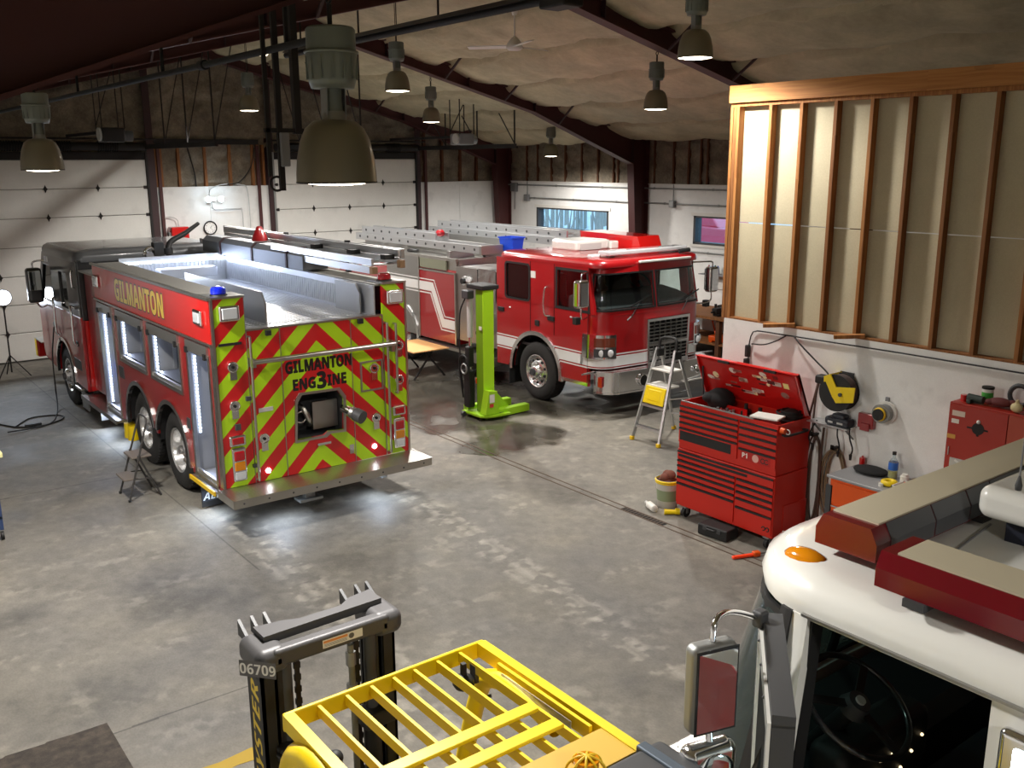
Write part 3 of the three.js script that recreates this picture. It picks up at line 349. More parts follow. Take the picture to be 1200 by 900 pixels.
function wheel(parent, x, y, z, s, rad = 0.53, wd = 0.3, dual = false, turn = 0) {
  const t = G('wheel', parent); t.position.set(x, y, z); t.rotation.y = (s > 0 ? 0 : Math.PI) + turn;   // outside faces +x of its own group
  const k = rad / 0.53, h = wd / 2;
  const tyre = lathe([[0.3 * k, h - 0.03], [0.33 * k, h], [0.4 * k, h + 0.008], [0.47 * k, h - 0.002], [0.51 * k, h - 0.03], [0.525 * k, h - 0.05], [0.527 * k, 0], [0.525 * k, -h + 0.05], [0.51 * k, -h + 0.03], [0.4 * k, -h], [0.3 * k, -h + 0.03]], 56, 'x');
  const lugs = []; for (let i = 0; i < 52; i++) { const a = i / 52 * Math.PI * 2; for (const q of [-1, 1]) lugs.push(put(bx(h * 0.62, 0.018, 0.038, q * h * 0.44, rad - 0.008, 0, 0, q * 0.35), 0, 0, 0, a)); }
  M('tyre', [tyre, ...lugs], m.tyre, t);
  const rim = M('rim', dual ? lathe([[0.305 * k, h - 0.01], [0.285 * k, h - 0.02], [0.27 * k, h - 0.03], [0.262 * k, h - 0.12], [0.24 * k, h - 0.16], [0.13 * k, h - 0.17], [0.13 * k, h - 0.1], [0.1 * k, h - 0.07], [0, h - 0.06]], 40, 'x') : lathe([[0.305 * k, h - 0.01], [0.29 * k, h], [0.275 * k, h - 0.015], [0.262 * k, h - 0.06], [0.235 * k, h - 0.07], [0.2 * k, h - 0.035], [0.17 * k, h - 0.012], [0.12 * k, h - 0.005], [0.115 * k, h + 0.04], [0.08 * k, h + 0.065], [0, h + 0.068]], 40, 'x'), m.rim, t);
  const xa = dual ? h - 0.155 : h - 0.02;
  M('hand_hole', Array.from({ length: 10 }, (_, i) => { const a = i / 10 * Math.PI * 2; return cyl(0.026, 0.026, 0.012, xa + (dual ? -0.002 : -0.012), Math.cos(a) * 0.212 * k, Math.sin(a) * 0.212 * k, 'x', 12); }), m.blackM, rim);
  for (let i = 0; i < 10; i++) { const a = (i + 0.5) / 10 * Math.PI * 2; M('lug_nut', cyl(0.014, 0.018, 0.05, xa + 0.02, Math.cos(a) * 0.15 * k, Math.sin(a) * 0.15 * k, 'x', 8), m.chrome, rim); }
  M('hub', cyl(0.06 * k, 0.07 * k, 0.05, dual ? h - 0.05 : h + 0.07, 0, 0, 'x', 18), dual ? m.chrome : m.dgrey, rim);
  return t;
}
const archRim = (cz, cy, r, w = 0.05, a0 = -5, a1 = 185) => ext([...arc(cz, cy, r, a0, a1, 22), ...arc(cz, cy, r - w, a1, a0, 22)], 0.05, 'zy', -0.03);
// ---------- pumper backed towards the viewer: chevron rear, open hose bed, lit open compartments ----------
{
  const t = thing('fire_engine', 'red and black pumper fire engine with yellow and red chevron rear and open hose bed', 'fire engine', [3.675, 0, -10.36]);
  const W = 2.53, bodyF = -4.98;
  // --- chevron rear ---
  const S = 800, y0 = 0.48, y1 = 2.72;
  const chev = canvasTex(2024, 1792, (g, w, h) => {
    const px = x => x * S, py = y => (y1 - y) * S;
    g.fillStyle = '#a3cc10'; g.fillRect(0, 0, w, h); g.fillStyle = '#b90f14';
    for (let k = -8; k < 9; k++) { const a = 2.32 - 0.43 * k, b = a - 0.215; g.beginPath(); g.moveTo(px(1.265), py(a)); g.lineTo(px(1.265 + 1.4), py(a - 1.4)); g.lineTo(px(1.265 + 1.4), py(b - 1.4)); g.lineTo(px(1.265), py(b)); g.lineTo(px(1.265 - 1.4), py(b - 1.4)); g.lineTo(px(1.265 - 1.4), py(a - 1.4)); g.closePath(); g.fill(); }
    g.fillStyle = '#101010'; g.textBaseline = 'alphabetic'; g.textAlign = 'left'; g.lineWidth = 13; g.strokeStyle = '#101010'; g.lineJoin = 'round';
    const fit = (s, x0, x1, yb, hh) => { g.font = 'bold 200px sans-serif'; const mw = g.measureText(s).width; g.save(); g.translate(px(x0), py(yb)); g.scale((x1 - x0) * S / mw, hh * S / 146); g.fillText(s, 0, 0); g.strokeText(s, 0, 0); g.restore(); };
    fit('GILMANTON', 0.84, 1.74, 1.745, 0.14); fit('ENG', 0.92, 1.235, 1.525, 0.135); fit('3', 1.245, 1.375, 1.51, 0.2); fit('INE', 1.385, 1.65, 1.525, 0.135);
  });
  const chevM = PX(0xffffff, 0.38, 0, { map: chev, clearcoat: 0.6, clearcoatRoughness: 0.1 });
  const face = (name, pts, holes = []) => { const g = ext(pts, 0.03, 'xy', -0.03, holes), p = g.attributes.position, uv = g.attributes.uv; for (let i = 0; i < p.count; i++) uv.setXY(i, p.getX(i) / W, (p.getY(i) - y0) / (y1 - y0)); return M(name, g, chevM, t, true); };
  const hole = [[1.03, 1.46], [1.51, 1.45], [1.59, 1.33], [1.57, 0.93], [1.36, 0.945], [1.3, 0.905], [0.94, 0.905], [0.97, 1.37]];
  const pilL = face('chevron_pillar', [[0.02, y0], [0.385, y0], [0.385, 2.71], [0.02, 2.71]]), pilR = face('chevron_pillar', [[2.185, y0], [W - 0.02, y0], [W - 0.02, 2.71], [2.185, 2.71]]);
  const gates = [face('chevron_panel', [[0.395, y0], [0.795, y0], [0.795, 2.315], [0.395, 2.315]]), face('chevron_panel', [[0.805, y0], [1.725, y0], [1.725, 2.315], [0.805, 2.315]], [hole]), face('chevron_panel', [[1.735, y0], [2.175, y0], [2.175, 2.315], [1.735, 2.315]])];
  M('rear_trim', [b2(-0.005, 0.022, y0, 2.73, -0.1, 0.01), b2(W - 0.022, W + 0.005, y0, 2.73, -0.1, 0.01), b2(0, 0.39, 2.71, 2.735, -0.35, 0.03), b2(2.18, W, 2.71, 2.735, -0.35, 0.03), b2(0.39, 2.18, 2.312, 2.335, -0.1, 0.012), b2(0.385, 0.395, y0, 2.33, -0.02, 0.012), b2(2.175, 2.187, y0, 2.33, -0.02, 0.012), b2(0.795, 0.805, y0, 2.31, -0.03, 0.006), b2(1.725, 1.735, y0, 2.31, -0.03, 0.006)], m.steel, t);
  // valve recess
  M('recess_frame', ext(hole.map(([x, y]) => [x + (x > 1.27 ? 0.03 : -0.03), y + (y > 1.2 ? 0.03 : -0.03)]), 0.02, 'xy', 0, [hole]), m.steel, t);
  const rc = M('valve_recess', [b2(0.9, 1.64, 0.86, 1.5, -0.5, -0.48), b2(0.9, 0.92, 0.86, 1.5, -0.48, -0.035), b2(1.6, 1.64, 0.86, 1.5, -0.48, -0.035), b2(0.9, 1.64, 0.86, 0.88, -0.48, -0.035), b2(0.9, 1.64, 1.48, 1.5, -0.48, -0.035)], m.dgrey, t);
  M('recess_plate', b2(1.24, 1.58, 0.95, 1.3, -0.2, -0.16), m.brushed, rc); M('hose_elbow', tube([[1.02, 1.3, -0.3], [1.1, 1.25, -0.14], [1.16, 1.1, -0.1], [1.2, 1.02, -0.2]], 0.035, 20, 10), m.steel, rc); M('valve_wheel', torus(0.07, 0.012, 1.06, 1.15, -0.12, 'z', 20), m.chrome, rc);
  const out = M('discharge_pipe', rod([1.6, 1.2, -0.05], [1.68, 1.14, 0.14], 0.055, 18), m.chrome, t); M('pipe_collar', rod([1.655, 1.158, 0.08], [1.675, 1.145, 0.13], 0.075, 18), m.brushed, out); M('pipe_cap', rod([1.68, 1.14, 0.14], [1.72, 1.11, 0.24], 0.085, 20), m.dgrey, out);
  // grab rails
  const hb = M('grab_rail', [cyl(0.03, 0.03, 1.9, 1.345, 1.96, 0.11, 'x', 14), b2(0.4, 0.44, 1.9, 2.0, 0, 0.13), b2(2.24, 2.28, 1.86, 2.0, 0, 0.13)], m.steel, t);
  for (const [x, a, b] of [[2.215, 0.52, 2.22], [0.41, 0.52, 2.25], [2.34, 1.3, 2.2]]) M('hand_rail', [rod([x, a, 0.06], [x, b, 0.06], 0.016, 10), rod([x, a, 0], [x, a, 0.06], 0.014), rod([x, b, 0], [x, b, 0.06], 0.014)], m.steel, t);
  M('access_door_frame', ext([[1.84, 1.37], [2.16, 1.37], [2.16, 1.76], [1.84, 1.76]], 0.014, 'xy', 0, [[[1.86, 1.39], [2.14, 1.39], [2.14, 1.74], [1.86, 1.74]]]), m.brushed, t);
  // latches: chrome D-ring plates
  const latch = (x, y, p) => { const l = M('latch', [cyl(0.062, 0.062, 0.025, 0, 0.03, 0.012, 'z', 20), b2(-0.04, 0.04, -0.12, 0.03, 0, 0.03), torus(0.055, 0.01, 0, 0.03, 0.028, 'z', 18)], m.chrome, p); l.position.set(x, y, 0.001); M('keyhole', cyl(0.018, 0.018, 0.01, 0, 0.03, 0.034, 'z', 10), m.blackM, l); };
  for (const [x, y] of [[0.2, 1.89], [0.19, 1.43]]) latch(x, y, pilL); for (const [x, y] of [[2.4, 1.88], [2.39, 1.43]]) latch(x, y, pilR); latch(0.52, 0.98, gates[0]); latch(2.03, 0.98, gates[2]); latch(2.03, 1.63, gates[2]);
  // lights
  const lamp = (x0, x1, ya, yb, lens, name, p = t) => { const b = M(name, [rb(x0, x1, ya, yb, 0, 0.05, 0.02)], m.chrome, p); M('lens', rb(x0 + 0.03, x1 - 0.03, ya + 0.025, yb - 0.025, 0.03, 0.062, 0.012), lens, b); };
  lamp(0.08, 0.32, 2.45, 2.63, m.whitelens, 'warning_light'); lamp(2.24, 2.48, 2.45, 2.63, m.whitelens, 'warning_light');
  lamp(0.09, 0.29, 0.98, 1.11, m.redlens, 'warning_light'); lamp(2.27, 2.46, 0.99, 1.12, m.redlens, 'warning_light');
  for (const x of [0.11, 2.28]) { const c = M('tail_light_cluster', rb(x, x + 0.17, 0.55, 0.96, 0, 0.045, 0.025), m.chrome, t); M('brake_lens', rb(x + 0.02, x + 0.15, 0.8, 0.92, 0.02, 0.06, 0.02), m.redlens, c); M('turn_lens', rb(x + 0.02, x + 0.15, 0.68, 0.79, 0.02, 0.058, 0.015), m.amber, c); M('reverse_lens', rb(x + 0.02, x + 0.15, 0.57, 0.67, 0.02, 0.056, 0.015), m.whitelens, c); }
  const bcn = (x, mat) => { const b = M('beacon', lathe([[0, 0], [0.085, 0], [0.09, 0.02], [0.088, 0.07], [0.07, 0.09], [0, 0.092]], 24).scale(1, 1, 0.8), mat, t); b.position.set(x, 2.745, -0.12); M('base', cyl(0.095, 0.1, 0.015, 0, -0.003, 0, 'y', 24), m.black, b); };
  bcn(0.15, m.bluelens); bcn(2.3, m.redlens);
  MS('camera_pod', [b2(0.62, 0.68, 2.24, 2.3, 0, 0.05), b2(1.83, 1.89, 2.25, 2.31, 0, 0.05)], m.black, t); M('slot_vent', b2(0.06, 0.33, 2.17, 2.2, 0, 0.012), m.black, t); M('maker_badge', b2(0.48, 0.66, 1.33, 1.38, 0, 0.008), m.lightgrey, t); M('bracket_foot', b2(1.2, 1.38, 0.79, 0.82, 0, 0.03), m.chrome, t); M('hook', [b2(1.64, 1.7, 0.6, 0.72, 0, 0.02)], m.chrome, t); MS('small_latch', [b2(0.36, 0.42, 0.68, 0.72, 0, 0.04), b2(0.33, 0.39, 1.5, 1.55, 0, 0.04), b2(0.18, 0.24, 1.17, 1.24, 0, 0.04)], m.dgrey, t);
  // rear step
  const step = M('rear_step', [b2(-0.06, W + 0.03, 0.44, 0.475, 0.0, 0.45)], m.plate, t); M('step_edge', [b2(-0.07, W + 0.04, 0.38, 0.48, 0.45, 0.47), b2(-0.07, -0.05, 0.38, 0.48, -0.02, 0.46), b2(W + 0.03, W + 0.05, 0.38, 0.48, -0.02, 0.46)], m.steel, step); M('rivet', Array.from({ length: 9 }, (_, i) => sph(0.012, 0.05 + i * 0.3, 0.43, 0.472, 1, 1, 0.6, 8)), m.dgrey, step);
  MS('step_bracket', [b2(0.95, 1.07, 0.2, 0.44, 0.05, 0.15), b2(0.85, 1.15, 0.17, 0.2, 0.02, 0.2), b2(1.98, 2.06, 0.25, 0.44, 0.0, 0.2)], m.galv, t);
  M('ground_lamp', [cyl(0.03, 0.03, 0.012, 0.55, 0.6, 0.008, 'z', 14)], m.ledw, t); M('ground_lamp', [cyl(0.03, 0.03, 0.012, 2.0, 0.63, 0.008, 'z', 14)], m.ledw, t);
  // --- left side ---
  const zc = [-13.47 + 10.36, -12.1 + 10.36];      // rear axles
  const ops = [[-4.89, -4.09, 0.5, 2.03], [-3.89, -2.6, 1.42, 2.03], [-2.42, -1.16, 1.42, 2.03], [-0.92, -0.14, 0.46, 2.03]];
  const side = [[0, 0.42], [-1.05, 0.42], ...arc(zc[1], 0.52, 0.66, 0, 172, 16), ...arc(zc[0], 0.52, 0.66, 8, 180, 16), [-4.05, 0.46], [bodyF, 0.46], [bodyF, 2.72], [0, 2.72]];
  M('side_panel', ext(side, 0.03, 'zy', 0, ops.map(([a, b, c, d]) => [[a, c], [b, c], [b, d], [a, d]])), m.red, t);
  M('side_top_panel', ext([[-0.03, 2.2], [bodyF + 0.02, 2.2], [bodyF + 0.02, 2.7], [-0.03, 2.7]], 0.012, 'zy', -0.012), m.redB, t);
  { // lettering on the side
    const g = new THREE.PlaneGeometry(2.3, 0.38); g.rotateY(-Math.PI / 2); g.translate(-0.0135, 2.44, -2.72);
    const tx = canvasTex(1400, 230, (c, w, h) => { c.fillStyle = '#b91311'; c.fillRect(0, 0, w, h); c.font = 'bold 200px sans-serif'; const mw = c.measureText('GILMANTON').width; c.save(); c.translate(30, 200); c.scale((w - 60) / mw, 1.24); c.lineWidth = 22; c.strokeStyle = '#201008'; c.strokeText('GILMANTON', 0, 0); c.fillStyle = '#e6c53e'; c.fillText('GILMANTON', 0, 0); c.lineWidth = 6; c.strokeStyle = '#e6c53e'; c.strokeText('GILMANTON', 0, 0); c.restore(); });
    M('lettering', g, PX(0xffffff, 0.32, 0, { map: tx, clearcoat: 1, clearcoatRoughness: 0.06 }), t, true);
  }
  M('drip_rail', [b2(-0.03, 0.0, 2.17, 2.2, bodyF, 0), b2(-0.035, 0.01, 2.7, 2.73, bodyF - 0.02, 0.0)], m.steel, t);
  const sideLamp = (z) => { const b = M('side_marker_light', rb(-0.05, -0.01, 2.38, 2.56, z - 0.13, z + 0.13, 0.02), m.chrome, t); M('lens', rb(-0.06, -0.03, 2.41, 2.53, z - 0.09, z + 0.09, 0.012), m.whitelens, b); }; sideLamp(-4.75); sideLamp(-0.35);
  const inner = P(0x989a9e, 0.45, 0.55);
  ops.forEach(([a, b, c, d], i) => {
    const dp = (i === 0 || i === 3) ? 0.62 : 0.6;
    const k = G('compartment', t);
    M('liner', [b2(dp, dp + 0.02, c, d, a, b), b2(0.03, dp, c - 0.02, c, a, b), b2(0.03, dp, d, d + 0.02, a, b), b2(0.03, dp, c, d, a - 0.02, a), b2(0.03, dp, c, d, b, b + 0.02)], inner, k);
    M('door_frame', [b2(-0.015, 0.03, c, d + 0.02, a, a + 0.05), b2(-0.015, 0.03, c, d + 0.02, b - 0.05, b), b2(-0.02, 0.04, c - 0.03, c + 0.02, a, b)], m.steel, k);
    M('rolled_door', [cyl(0.065, 0.065, b - a - 0.08, 0.1, d + 0.06, (a + b) / 2, 'z', 14), b2(-0.03, 0.02, d - 0.015, d + 0.12, a + 0.03, b - 0.03)], m.brushed, k);
    for (const z of [a + 0.08, b - 0.08]) M('lift_catch', b2(-0.05, -0.02, d - 0.04, d + 0.03, z - 0.03, z + 0.03), m.black, k);
    // vertical tracks and LED strips
    MS('shelf_track', [b2(dp - 0.03, dp, c, d, (a + b) / 2 - 0.03, (a + b) / 2 + 0.03), b2(dp - 0.03, dp, c, d, b - 0.12, b - 0.07), b2(0.3, 0.34, c, d, a, a + 0.02)], m.alu, k);
    M('led_strip', Array.from({ length: Math.floor((d - c - (i === 3 ? 0.55 : 0.11)) / 0.045) }, (_, j) => b2(0.06, 0.085, c + (i === 3 ? 0.5 : 0.06) + j * 0.045, c + (i === 3 ? 0.5 : 0.06) + j * 0.045 + 0.027, a + 0.03, a + 0.05)), m.led, k);
    if (i === 3) M('led_strip', b2(dp - 0.2, dp - 0.185, c + 0.1, d - 0.05, a + 0.02, a + 0.035), m.led, k);
    area(0.04, (d - c) * 0.8, 55, 0xcfdcff, [0.1, (c + d) / 2, a + 0.07], [0.45, (c + d) / 2, b], t);
    M('floor_tray', [b2(0.02, dp, c, c + 0.02, a + 0.05, b - 0.05), b2(0.0, 0.03, c, c + 0.06, a + 0.05, b - 0.05)], m.alu, k);
    if (i === 0) { MS('hose_reel', [torus(0.14, 0.06, 0.25, 1.3, (a + b) / 2 + 0.2, 'x', 26)], P(0xd8d3a0, 0.6), k); M('yellow_tool', [tube([[0.2, 1.6, -4.5], [0.15, 1.72, -4.4], [0.2, 1.78, -4.3]], 0.03), torus(0.08, 0.025, 0.2, 1.56, -4.42, 'x', 18)], m.lime, k); MS('gauge_stack', [cyl(0.07, 0.07, 0.1, 0.2, 1.72, -4.5, 'x', 16), cyl(0.05, 0.05, 0.3, 0.28, 1.0, -4.6, 'y', 12)], m.blue, k); }
    if (i === 1 || i === 2) M('louvred_back', Array.from({ length: 9 }, (_, j) => b2(dp - 0.018, dp - 0.004, 1.72 + j * 0.03, 1.735 + j * 0.03, a + 0.1, b - 0.1)), m.alu, k), M('dark_liner', b2(0.06, dp - 0.01, c + 0.021, c + 0.06, a + 0.06, b - 0.06), m.dgrey, k);
  });
  M('hatch_plate', rb(-0.012, 0.01, 1.12, 1.3, -4.03, -3.78, 0.01), m.dgrey, t); M('hatch_plate', rb(-0.012, 0.01, 0.98, 1.12, -1.12, -1.0, 0.01), m.dgrey, t);
  for (const z of zc) M('fender_trim', archRim(z, 0.52, 0.69, 0.06, z === zc[0] ? 14 : -4, z === zc[0] ? 184 : 166), m.chrome, t);
  for (const z of zc) { M('wheel_well', [ext([...arc(z, 0.52, 0.655, 0, 180, 16), ...arc(z, 0.52, 0.64, 180, 0, 16)], 0.85, 'zy', 0.03)], m.blackM, t); wheel(t, 0.18, 0.525, z, -1, 0.525, 0.29, true); const inn = wheel(t, W - 0.18, 0.525, z, 1, 0.525, 0.29, true); M('inner_tyre', lathe([[0.3, -0.13], [0.5, -0.14], [0.525, -0.1], [0.525, 0.1], [0.5, 0.14], [0.3, 0.13]], 32, 'x').translate(0.52, 0.525, z), m.tyre, t); M('axle', cyl(0.09, 0.09, W - 0.5, W / 2, 0.525, z, 'x', 14), m.blackM, t); }
  M('mud_flap', b2(-0.02, 0.62, 0.03, 0.45, -0.78, -0.765), m.rubber, t);
  M('mud_flap_text', new THREE.PlaneGeometry(0.42, 0.14).translate(0.2, 0.17, -0.762), P(0xffffff, 0.6, 0, { map: canvasTex(420, 140, (g, w, h) => { g.fillStyle = '#22262f'; g.fillRect(0, 0, w, h); g.fillStyle = '#cfd6da'; g.font = 'italic bold 130px sans-serif'; g.textBaseline = 'middle'; g.fillText('ALL', 6, 74); }) }), t, true);
  M('pull_out_step', [b2(-0.07, 0.3, 0.4, 0.43, -0.95, -0.1)], m.plate, t); M('step_stripe', [b2(-0.09, -0.068, 0.385, 0.435, -0.95, -0.1)], m.yell2, t);
  // running board, bottles and step ahead of the wheels
  M('running_board', [b2(-0.12, 0.5, 0.42, 0.46, -6.05, -4.0)], m.plate, t); M('board_edge', b2(-0.13, -0.11, 0.4, 0.47, -6.05, -4.0), m.steel, t);
  for (const z of [-3.98, -3.8]) M('wheel_chock', cyl(0.075, 0.085, 0.22, 0.05, 0.3, z, 'y', 16), m.yellow, t); M('flap_front', b2(-0.02, 0.3, 0.16, 0.4, -5.35, -5.32), m.alu, t);
  // --- body core, right side, chassis ---
  M('body_core', [b2(0.66, W - 0.05, 0.9, 2.28, bodyF + 0.02, -0.55), b2(0.06, 0.66, 2.06, 2.28, bodyF + 0.02, -0.12)], m.dgrey, t);
  M('right_side_panel', [b2(W - 0.03, W, 0.45, 2.72, bodyF, -0.04)], m.red, t); MS('chassis_rail', [b2(0.8, 0.92, 0.55, 0.85, -9.2, -0.1), b2(1.6, 1.72, 0.55, 0.85, -9.2, -0.1)], m.blackM, t); M('front_wall_panel', b2(0.03, W - 0.03, 0.5, 2.28, bodyF, bodyF + 0.02), m.red, t);
  // --- hose bed ---
  const bed = G('hose_bed', t), ribM = P(0xbdbfc3, 0.38, 0.75);
  M('catwalk', [b2(0.0, 0.4, 2.69, 2.715, bodyF - 0.02, -0.02)], m.deck, bed); M('catwalk', [b2(2.1, W, 2.69, 2.715, bodyF - 0.02, -0.02)], m.deck, bed);
  M('bed_floor', [b2(0.4, 2.1, 2.29, 2.32, bodyF, -0.03), ...Array.from({ length: 30 }, (_, i) => b2(0.44 + i * 0.055, 0.47 + i * 0.055, 2.32, 2.328, bodyF + 0.1, -0.25))], m.alu, bed);
  M('bed_side', [b2(0.38, 0.4, 2.3, 2.7, bodyF, -0.02)], m.boxgrey, bed);
  M('bed_side', [b2(2.08, 2.1, 2.3, 2.7, bodyF, -0.02), ...Array.from({ length: 66 }, (_, i) => b2(2.068, 2.08, 2.36, 2.62, bodyF + 0.12 + i * 0.062, bodyF + 0.146 + i * 0.062))], ribM, bed);
  M('bed_front', [b2(0.4, 2.1, 2.3, 2.76, bodyF - 0.02, bodyF + 0.0), ...Array.from({ length: 26 }, (_, i) => b2(0.45 + i * 0.062, 0.475 + i * 0.062, 2.5, 2.66, bodyF, bodyF + 0.014))], ribM, bed);
  M('divider_plate', ext([[-3.0, 2.32], [-0.24, 2.32], [-0.24, 2.58], [-0.34, 2.7], [-3.0, 2.7]], 0.02, 'zy', 0.74), m.brushed, bed);
  M('side_end_plate', ext([[-0.9, 2.32], [-0.24, 2.32], [-0.24, 2.58], [-0.34, 2.7], [-0.9, 2.7]], 0.02, 'zy', 2.0), m.brushed, bed);
  M('crossbeam', rb(0.85, 1.75, 2.45, 2.6, -4.7, -4.45, 0.02), m.boxgrey, bed);
  M('led_strip', Array.from({ length: 34 }, (_, j) => b2(0.42 + j * 0.049, 0.45 + j * 0.049, 2.66, 2.685, bodyF + 0.015, bodyF + 0.03)), m.ledw, bed); area(1.5, 0.04, 90, 0xcddcff, [1.25, 2.69, bodyF + 0.05], [1.25, 2.35, -2.6], t);
  M('led_strip', [b2(2.05, 2.065, 2.66, 2.68, bodyF + 0.1, bodyF + 2.2)], m.ledw, bed); area(2.0, 0.03, 60, 0xcddcff, [2.04, 2.64, bodyF + 1.2], [1.0, 2.3, bodyF + 1.4], t);
  M('led_strip', [b2(0.405, 0.42, 2.66, 2.68, bodyF + 0.1, -2.2)], m.ledw, bed); area(2.4, 0.03, 70, 0xcddcff, [0.44, 2.64, -3.4], [1.6, 2.35, -3.2], t);
  // --- cab ---
  const cab = G('cab', t), cz0 = -9.15, cz1 = -6.04, wy = 1.74;
  const archF = arc(-7.45, 0.53, 0.66, 0, 180, 18);
  M('lower_side', ext([[cz1, 0.5], ...archF, [cz0 + 0.1, 0.62], [cz0, 0.8], [cz0, wy], [cz1, wy]], 0.05, 'zy', 0, [], 0.012), m.red, cab);
  M('lower_side', ext([[cz1, 0.5], ...archF, [cz0 + 0.1, 0.62], [cz0, 0.8], [cz0, wy], [cz1, wy]], 0.05, 'zy', 2.45, [], 0.012), m.red, cab);
  const wins = [[-8.85, -7.9, 1.78, 2.44], [-7.3, -6.75, 1.8, 2.4]];
  for (const xo of [0, 2.45]) { M('upper_side', ext([[cz1, wy], [cz0, wy], [cz0 + 0.72, 2.66], [cz1, 2.66]], 0.05, 'zy', xo, wins.map(([a, b, c, d]) => a < -8 ? [[a, c], [b, c], [b, d], [a + 0.42, d]] : rrect(a, b, c, d, 0.06)), 0.01), m.blackG, cab); wins.forEach(([a, b, c, d]) => M('side_window', a < -8 ? ext([[a, c], [b, c], [b, d], [a + 0.42, d]], 0.006, 'zy', xo + 0.02) : b2(xo + 0.02, xo + 0.026, c, d, a, b), m.tint, cab)); }
  M('rear_lower', b2(0.04, 2.46, 0.5, wy - 0.06, cz1 - 0.03, cz1 + 0.0), m.redB, cab); M('rear_upper', rb(0.02, 2.48, wy - 0.05, 2.68, cz1 - 0.03, cz1 + 0.01, 0.015), m.blackG, cab);
  M('front_panel', rb(0.02, 2.48, 0.7, wy, cz0 - 0.1, cz0 + 0.05, 0.06), m.red, cab); M('windshield', bx(2.3, 1.16, 0.008, 1.25, 2.2, cz0 + 0.37, 0.663), m.tint, cab);
  M('roof', loft([[2.64, inset(-0.02, 2.52, cz0 + 0.68, cz1 + 0.02, 0.16, 0)], [2.72, inset(-0.02, 2.52, cz0 + 0.68, cz1 + 0.02, 0.16, 0.0)], [2.78, inset(-0.02, 2.52, cz0 + 0.68, cz1 + 0.02, 0.16, 0.03)], [2.815, inset(-0.02, 2.52, cz0 + 0.68, cz1 + 0.02, 0.16, 0.1)], [2.83, inset(-0.02, 2.52, cz0 + 0.68, cz1 + 0.02, 0.16, 0.3)], [2.84, inset(-0.02, 2.52, cz0 + 0.68, cz1 + 0.02, 0.16, 0.9)]]), PX(0x55575a, 0.35, 0.1, { clearcoat: 1, clearcoatRoughness: 0.12 }), cab);
  M('cab_floor', b2(0.1, 2.4, 0.9, 1.0, cz0 + 0.1, cz1 - 0.05), m.black, cab); for (const x of [0.25, 1.75]) M('cab_seat', [rb(x, x + 0.5, 1.2, 1.4, -7.9, -7.4, 0.05), rb(x, x + 0.5, 1.4, 2.2, -7.5, -7.38, 0.05)], m.seat, cab);
  M('wheel_arch_trim', archRim(-7.45, 0.53, 0.69, 0.06, -2, 182), m.chrome, cab); M('wheel_well', ext([...arc(-7.45, 0.53, 0.65, 0, 180, 16), ...arc(-7.45, 0.53, 0.63, 180, 0, 16)], 0.7, 'zy', 0.05), m.blackM, cab);
  wheel(t, 0.17, 0.53, -7.45, -1, 0.53, 0.31); wheel(t, W - 0.2, 0.53, -7.45, 1, 0.53, 0.31); M('front_axle', cyl(0.08, 0.08, W - 0.5, W / 2, 0.53, -7.45, 'x', 12), m.blackM, t);
  M('grab_handle', tube([[-0.03, 2.5, -6.16], [-0.06, 2.48, -6.15], [-0.06, 2.25, -6.15], [-0.03, 2.22, -6.16]], 0.018, 16, 8), m.chrome, cab);
  for (const z of [-7.68, -6.42]) M('grab_handle', tube([[-0.01, 1.86, z], [-0.07, 1.9, z], [-0.07, 1.75, z + 0.05], [-0.07, 1.3, z + 0.05], [-0.01, 1.25, z + 0.05]], 0.02, 24, 8), m.chrome, cab);
  MS('door_handle', [rb(-0.03, 0.01, 1.34, 1.42, -8.05, -7.9, 0.01), rb(-0.03, 0.01, 1.22, 1.3, -6.5, -6.35, 0.01)], m.black, cab); MS('door_seam', [b2(-0.004, 0.004, 0.75, 2.6, -7.8, -7.79), b2(-0.004, 0.004, 1.25, 2.6, -7.42, -7.41)], m.blackM, cab);
  M('door_number', [b2(-0.008, 0, 1.55, 1.76, -7.86, -7.82), b2(-0.008, 0, 1.7, 1.76, -7.95, -7.84)], m.yell2, cab); M('gold_seal', ext([[-7.2, 1.0], [-6.6, 0.98], [-6.6, 1.08], [-7.1, 1.14]], 0.006, 'zy', -0.006), P(0x9a8a3c, 0.4, 0.5), cab);
  M('side_scene_light', [rb(-0.03, 0.0, 2.5, 2.6, -8.2, -7.98, 0.012)], m.clearlens, cab);
  const mir = M('mirror_housing', rb(-0.33, -0.07, 1.75, 2.38, -8.45, -8.27, 0.06, 3), m.blackG, cab); M('mirror_glass', rb(-0.3, -0.1, 1.98, 2.33, -8.27, -8.26, 0.004), m.mirror, mir); MS('mirror_arm', [tube([[0.02, 2.5, -8.3], [-0.12, 2.5, -8.34], [-0.2, 2.46, -8.36], [-0.2, 2.35, -8.36]], 0.016), tube([[0.02, 1.7, -8.4], [-0.12, 1.66, -8.38], [-0.2, 1.76, -8.36]], 0.016)], m.chrome, mir);
  M('cab_step', [rb(-0.06, 0.4, 0.44, 0.5, -6.75, -6.35, 0.02), b2(-0.02, 0.0, 0.15, 0.44, -6.5, -6.1)], m.plate, cab); M('black_side_plate', rb(-0.015, 0.0, 0.8, 0.98, -6.78, -6.3, 0.01), m.dgrey, cab);
  const bump = M('front_bumper', [rb(-0.03, 2.53, 0.5, 0.85, -9.9, -9.72, 0.04), b2(0.3, 0.5, 0.55, 0.8, -9.75, -9.2), b2(2.0, 2.2, 0.55, 0.8, -9.75, -9.2)], m.redB, cab); M('bumper_top', b2(-0.03, 2.53, 0.85, 0.87, -9.9, -9.25), m.plate, bump); M('bumper_chevron', [b2(-0.035, -0.03, 0.52, 0.85, -9.88, -9.74)], m.yell2, bump);
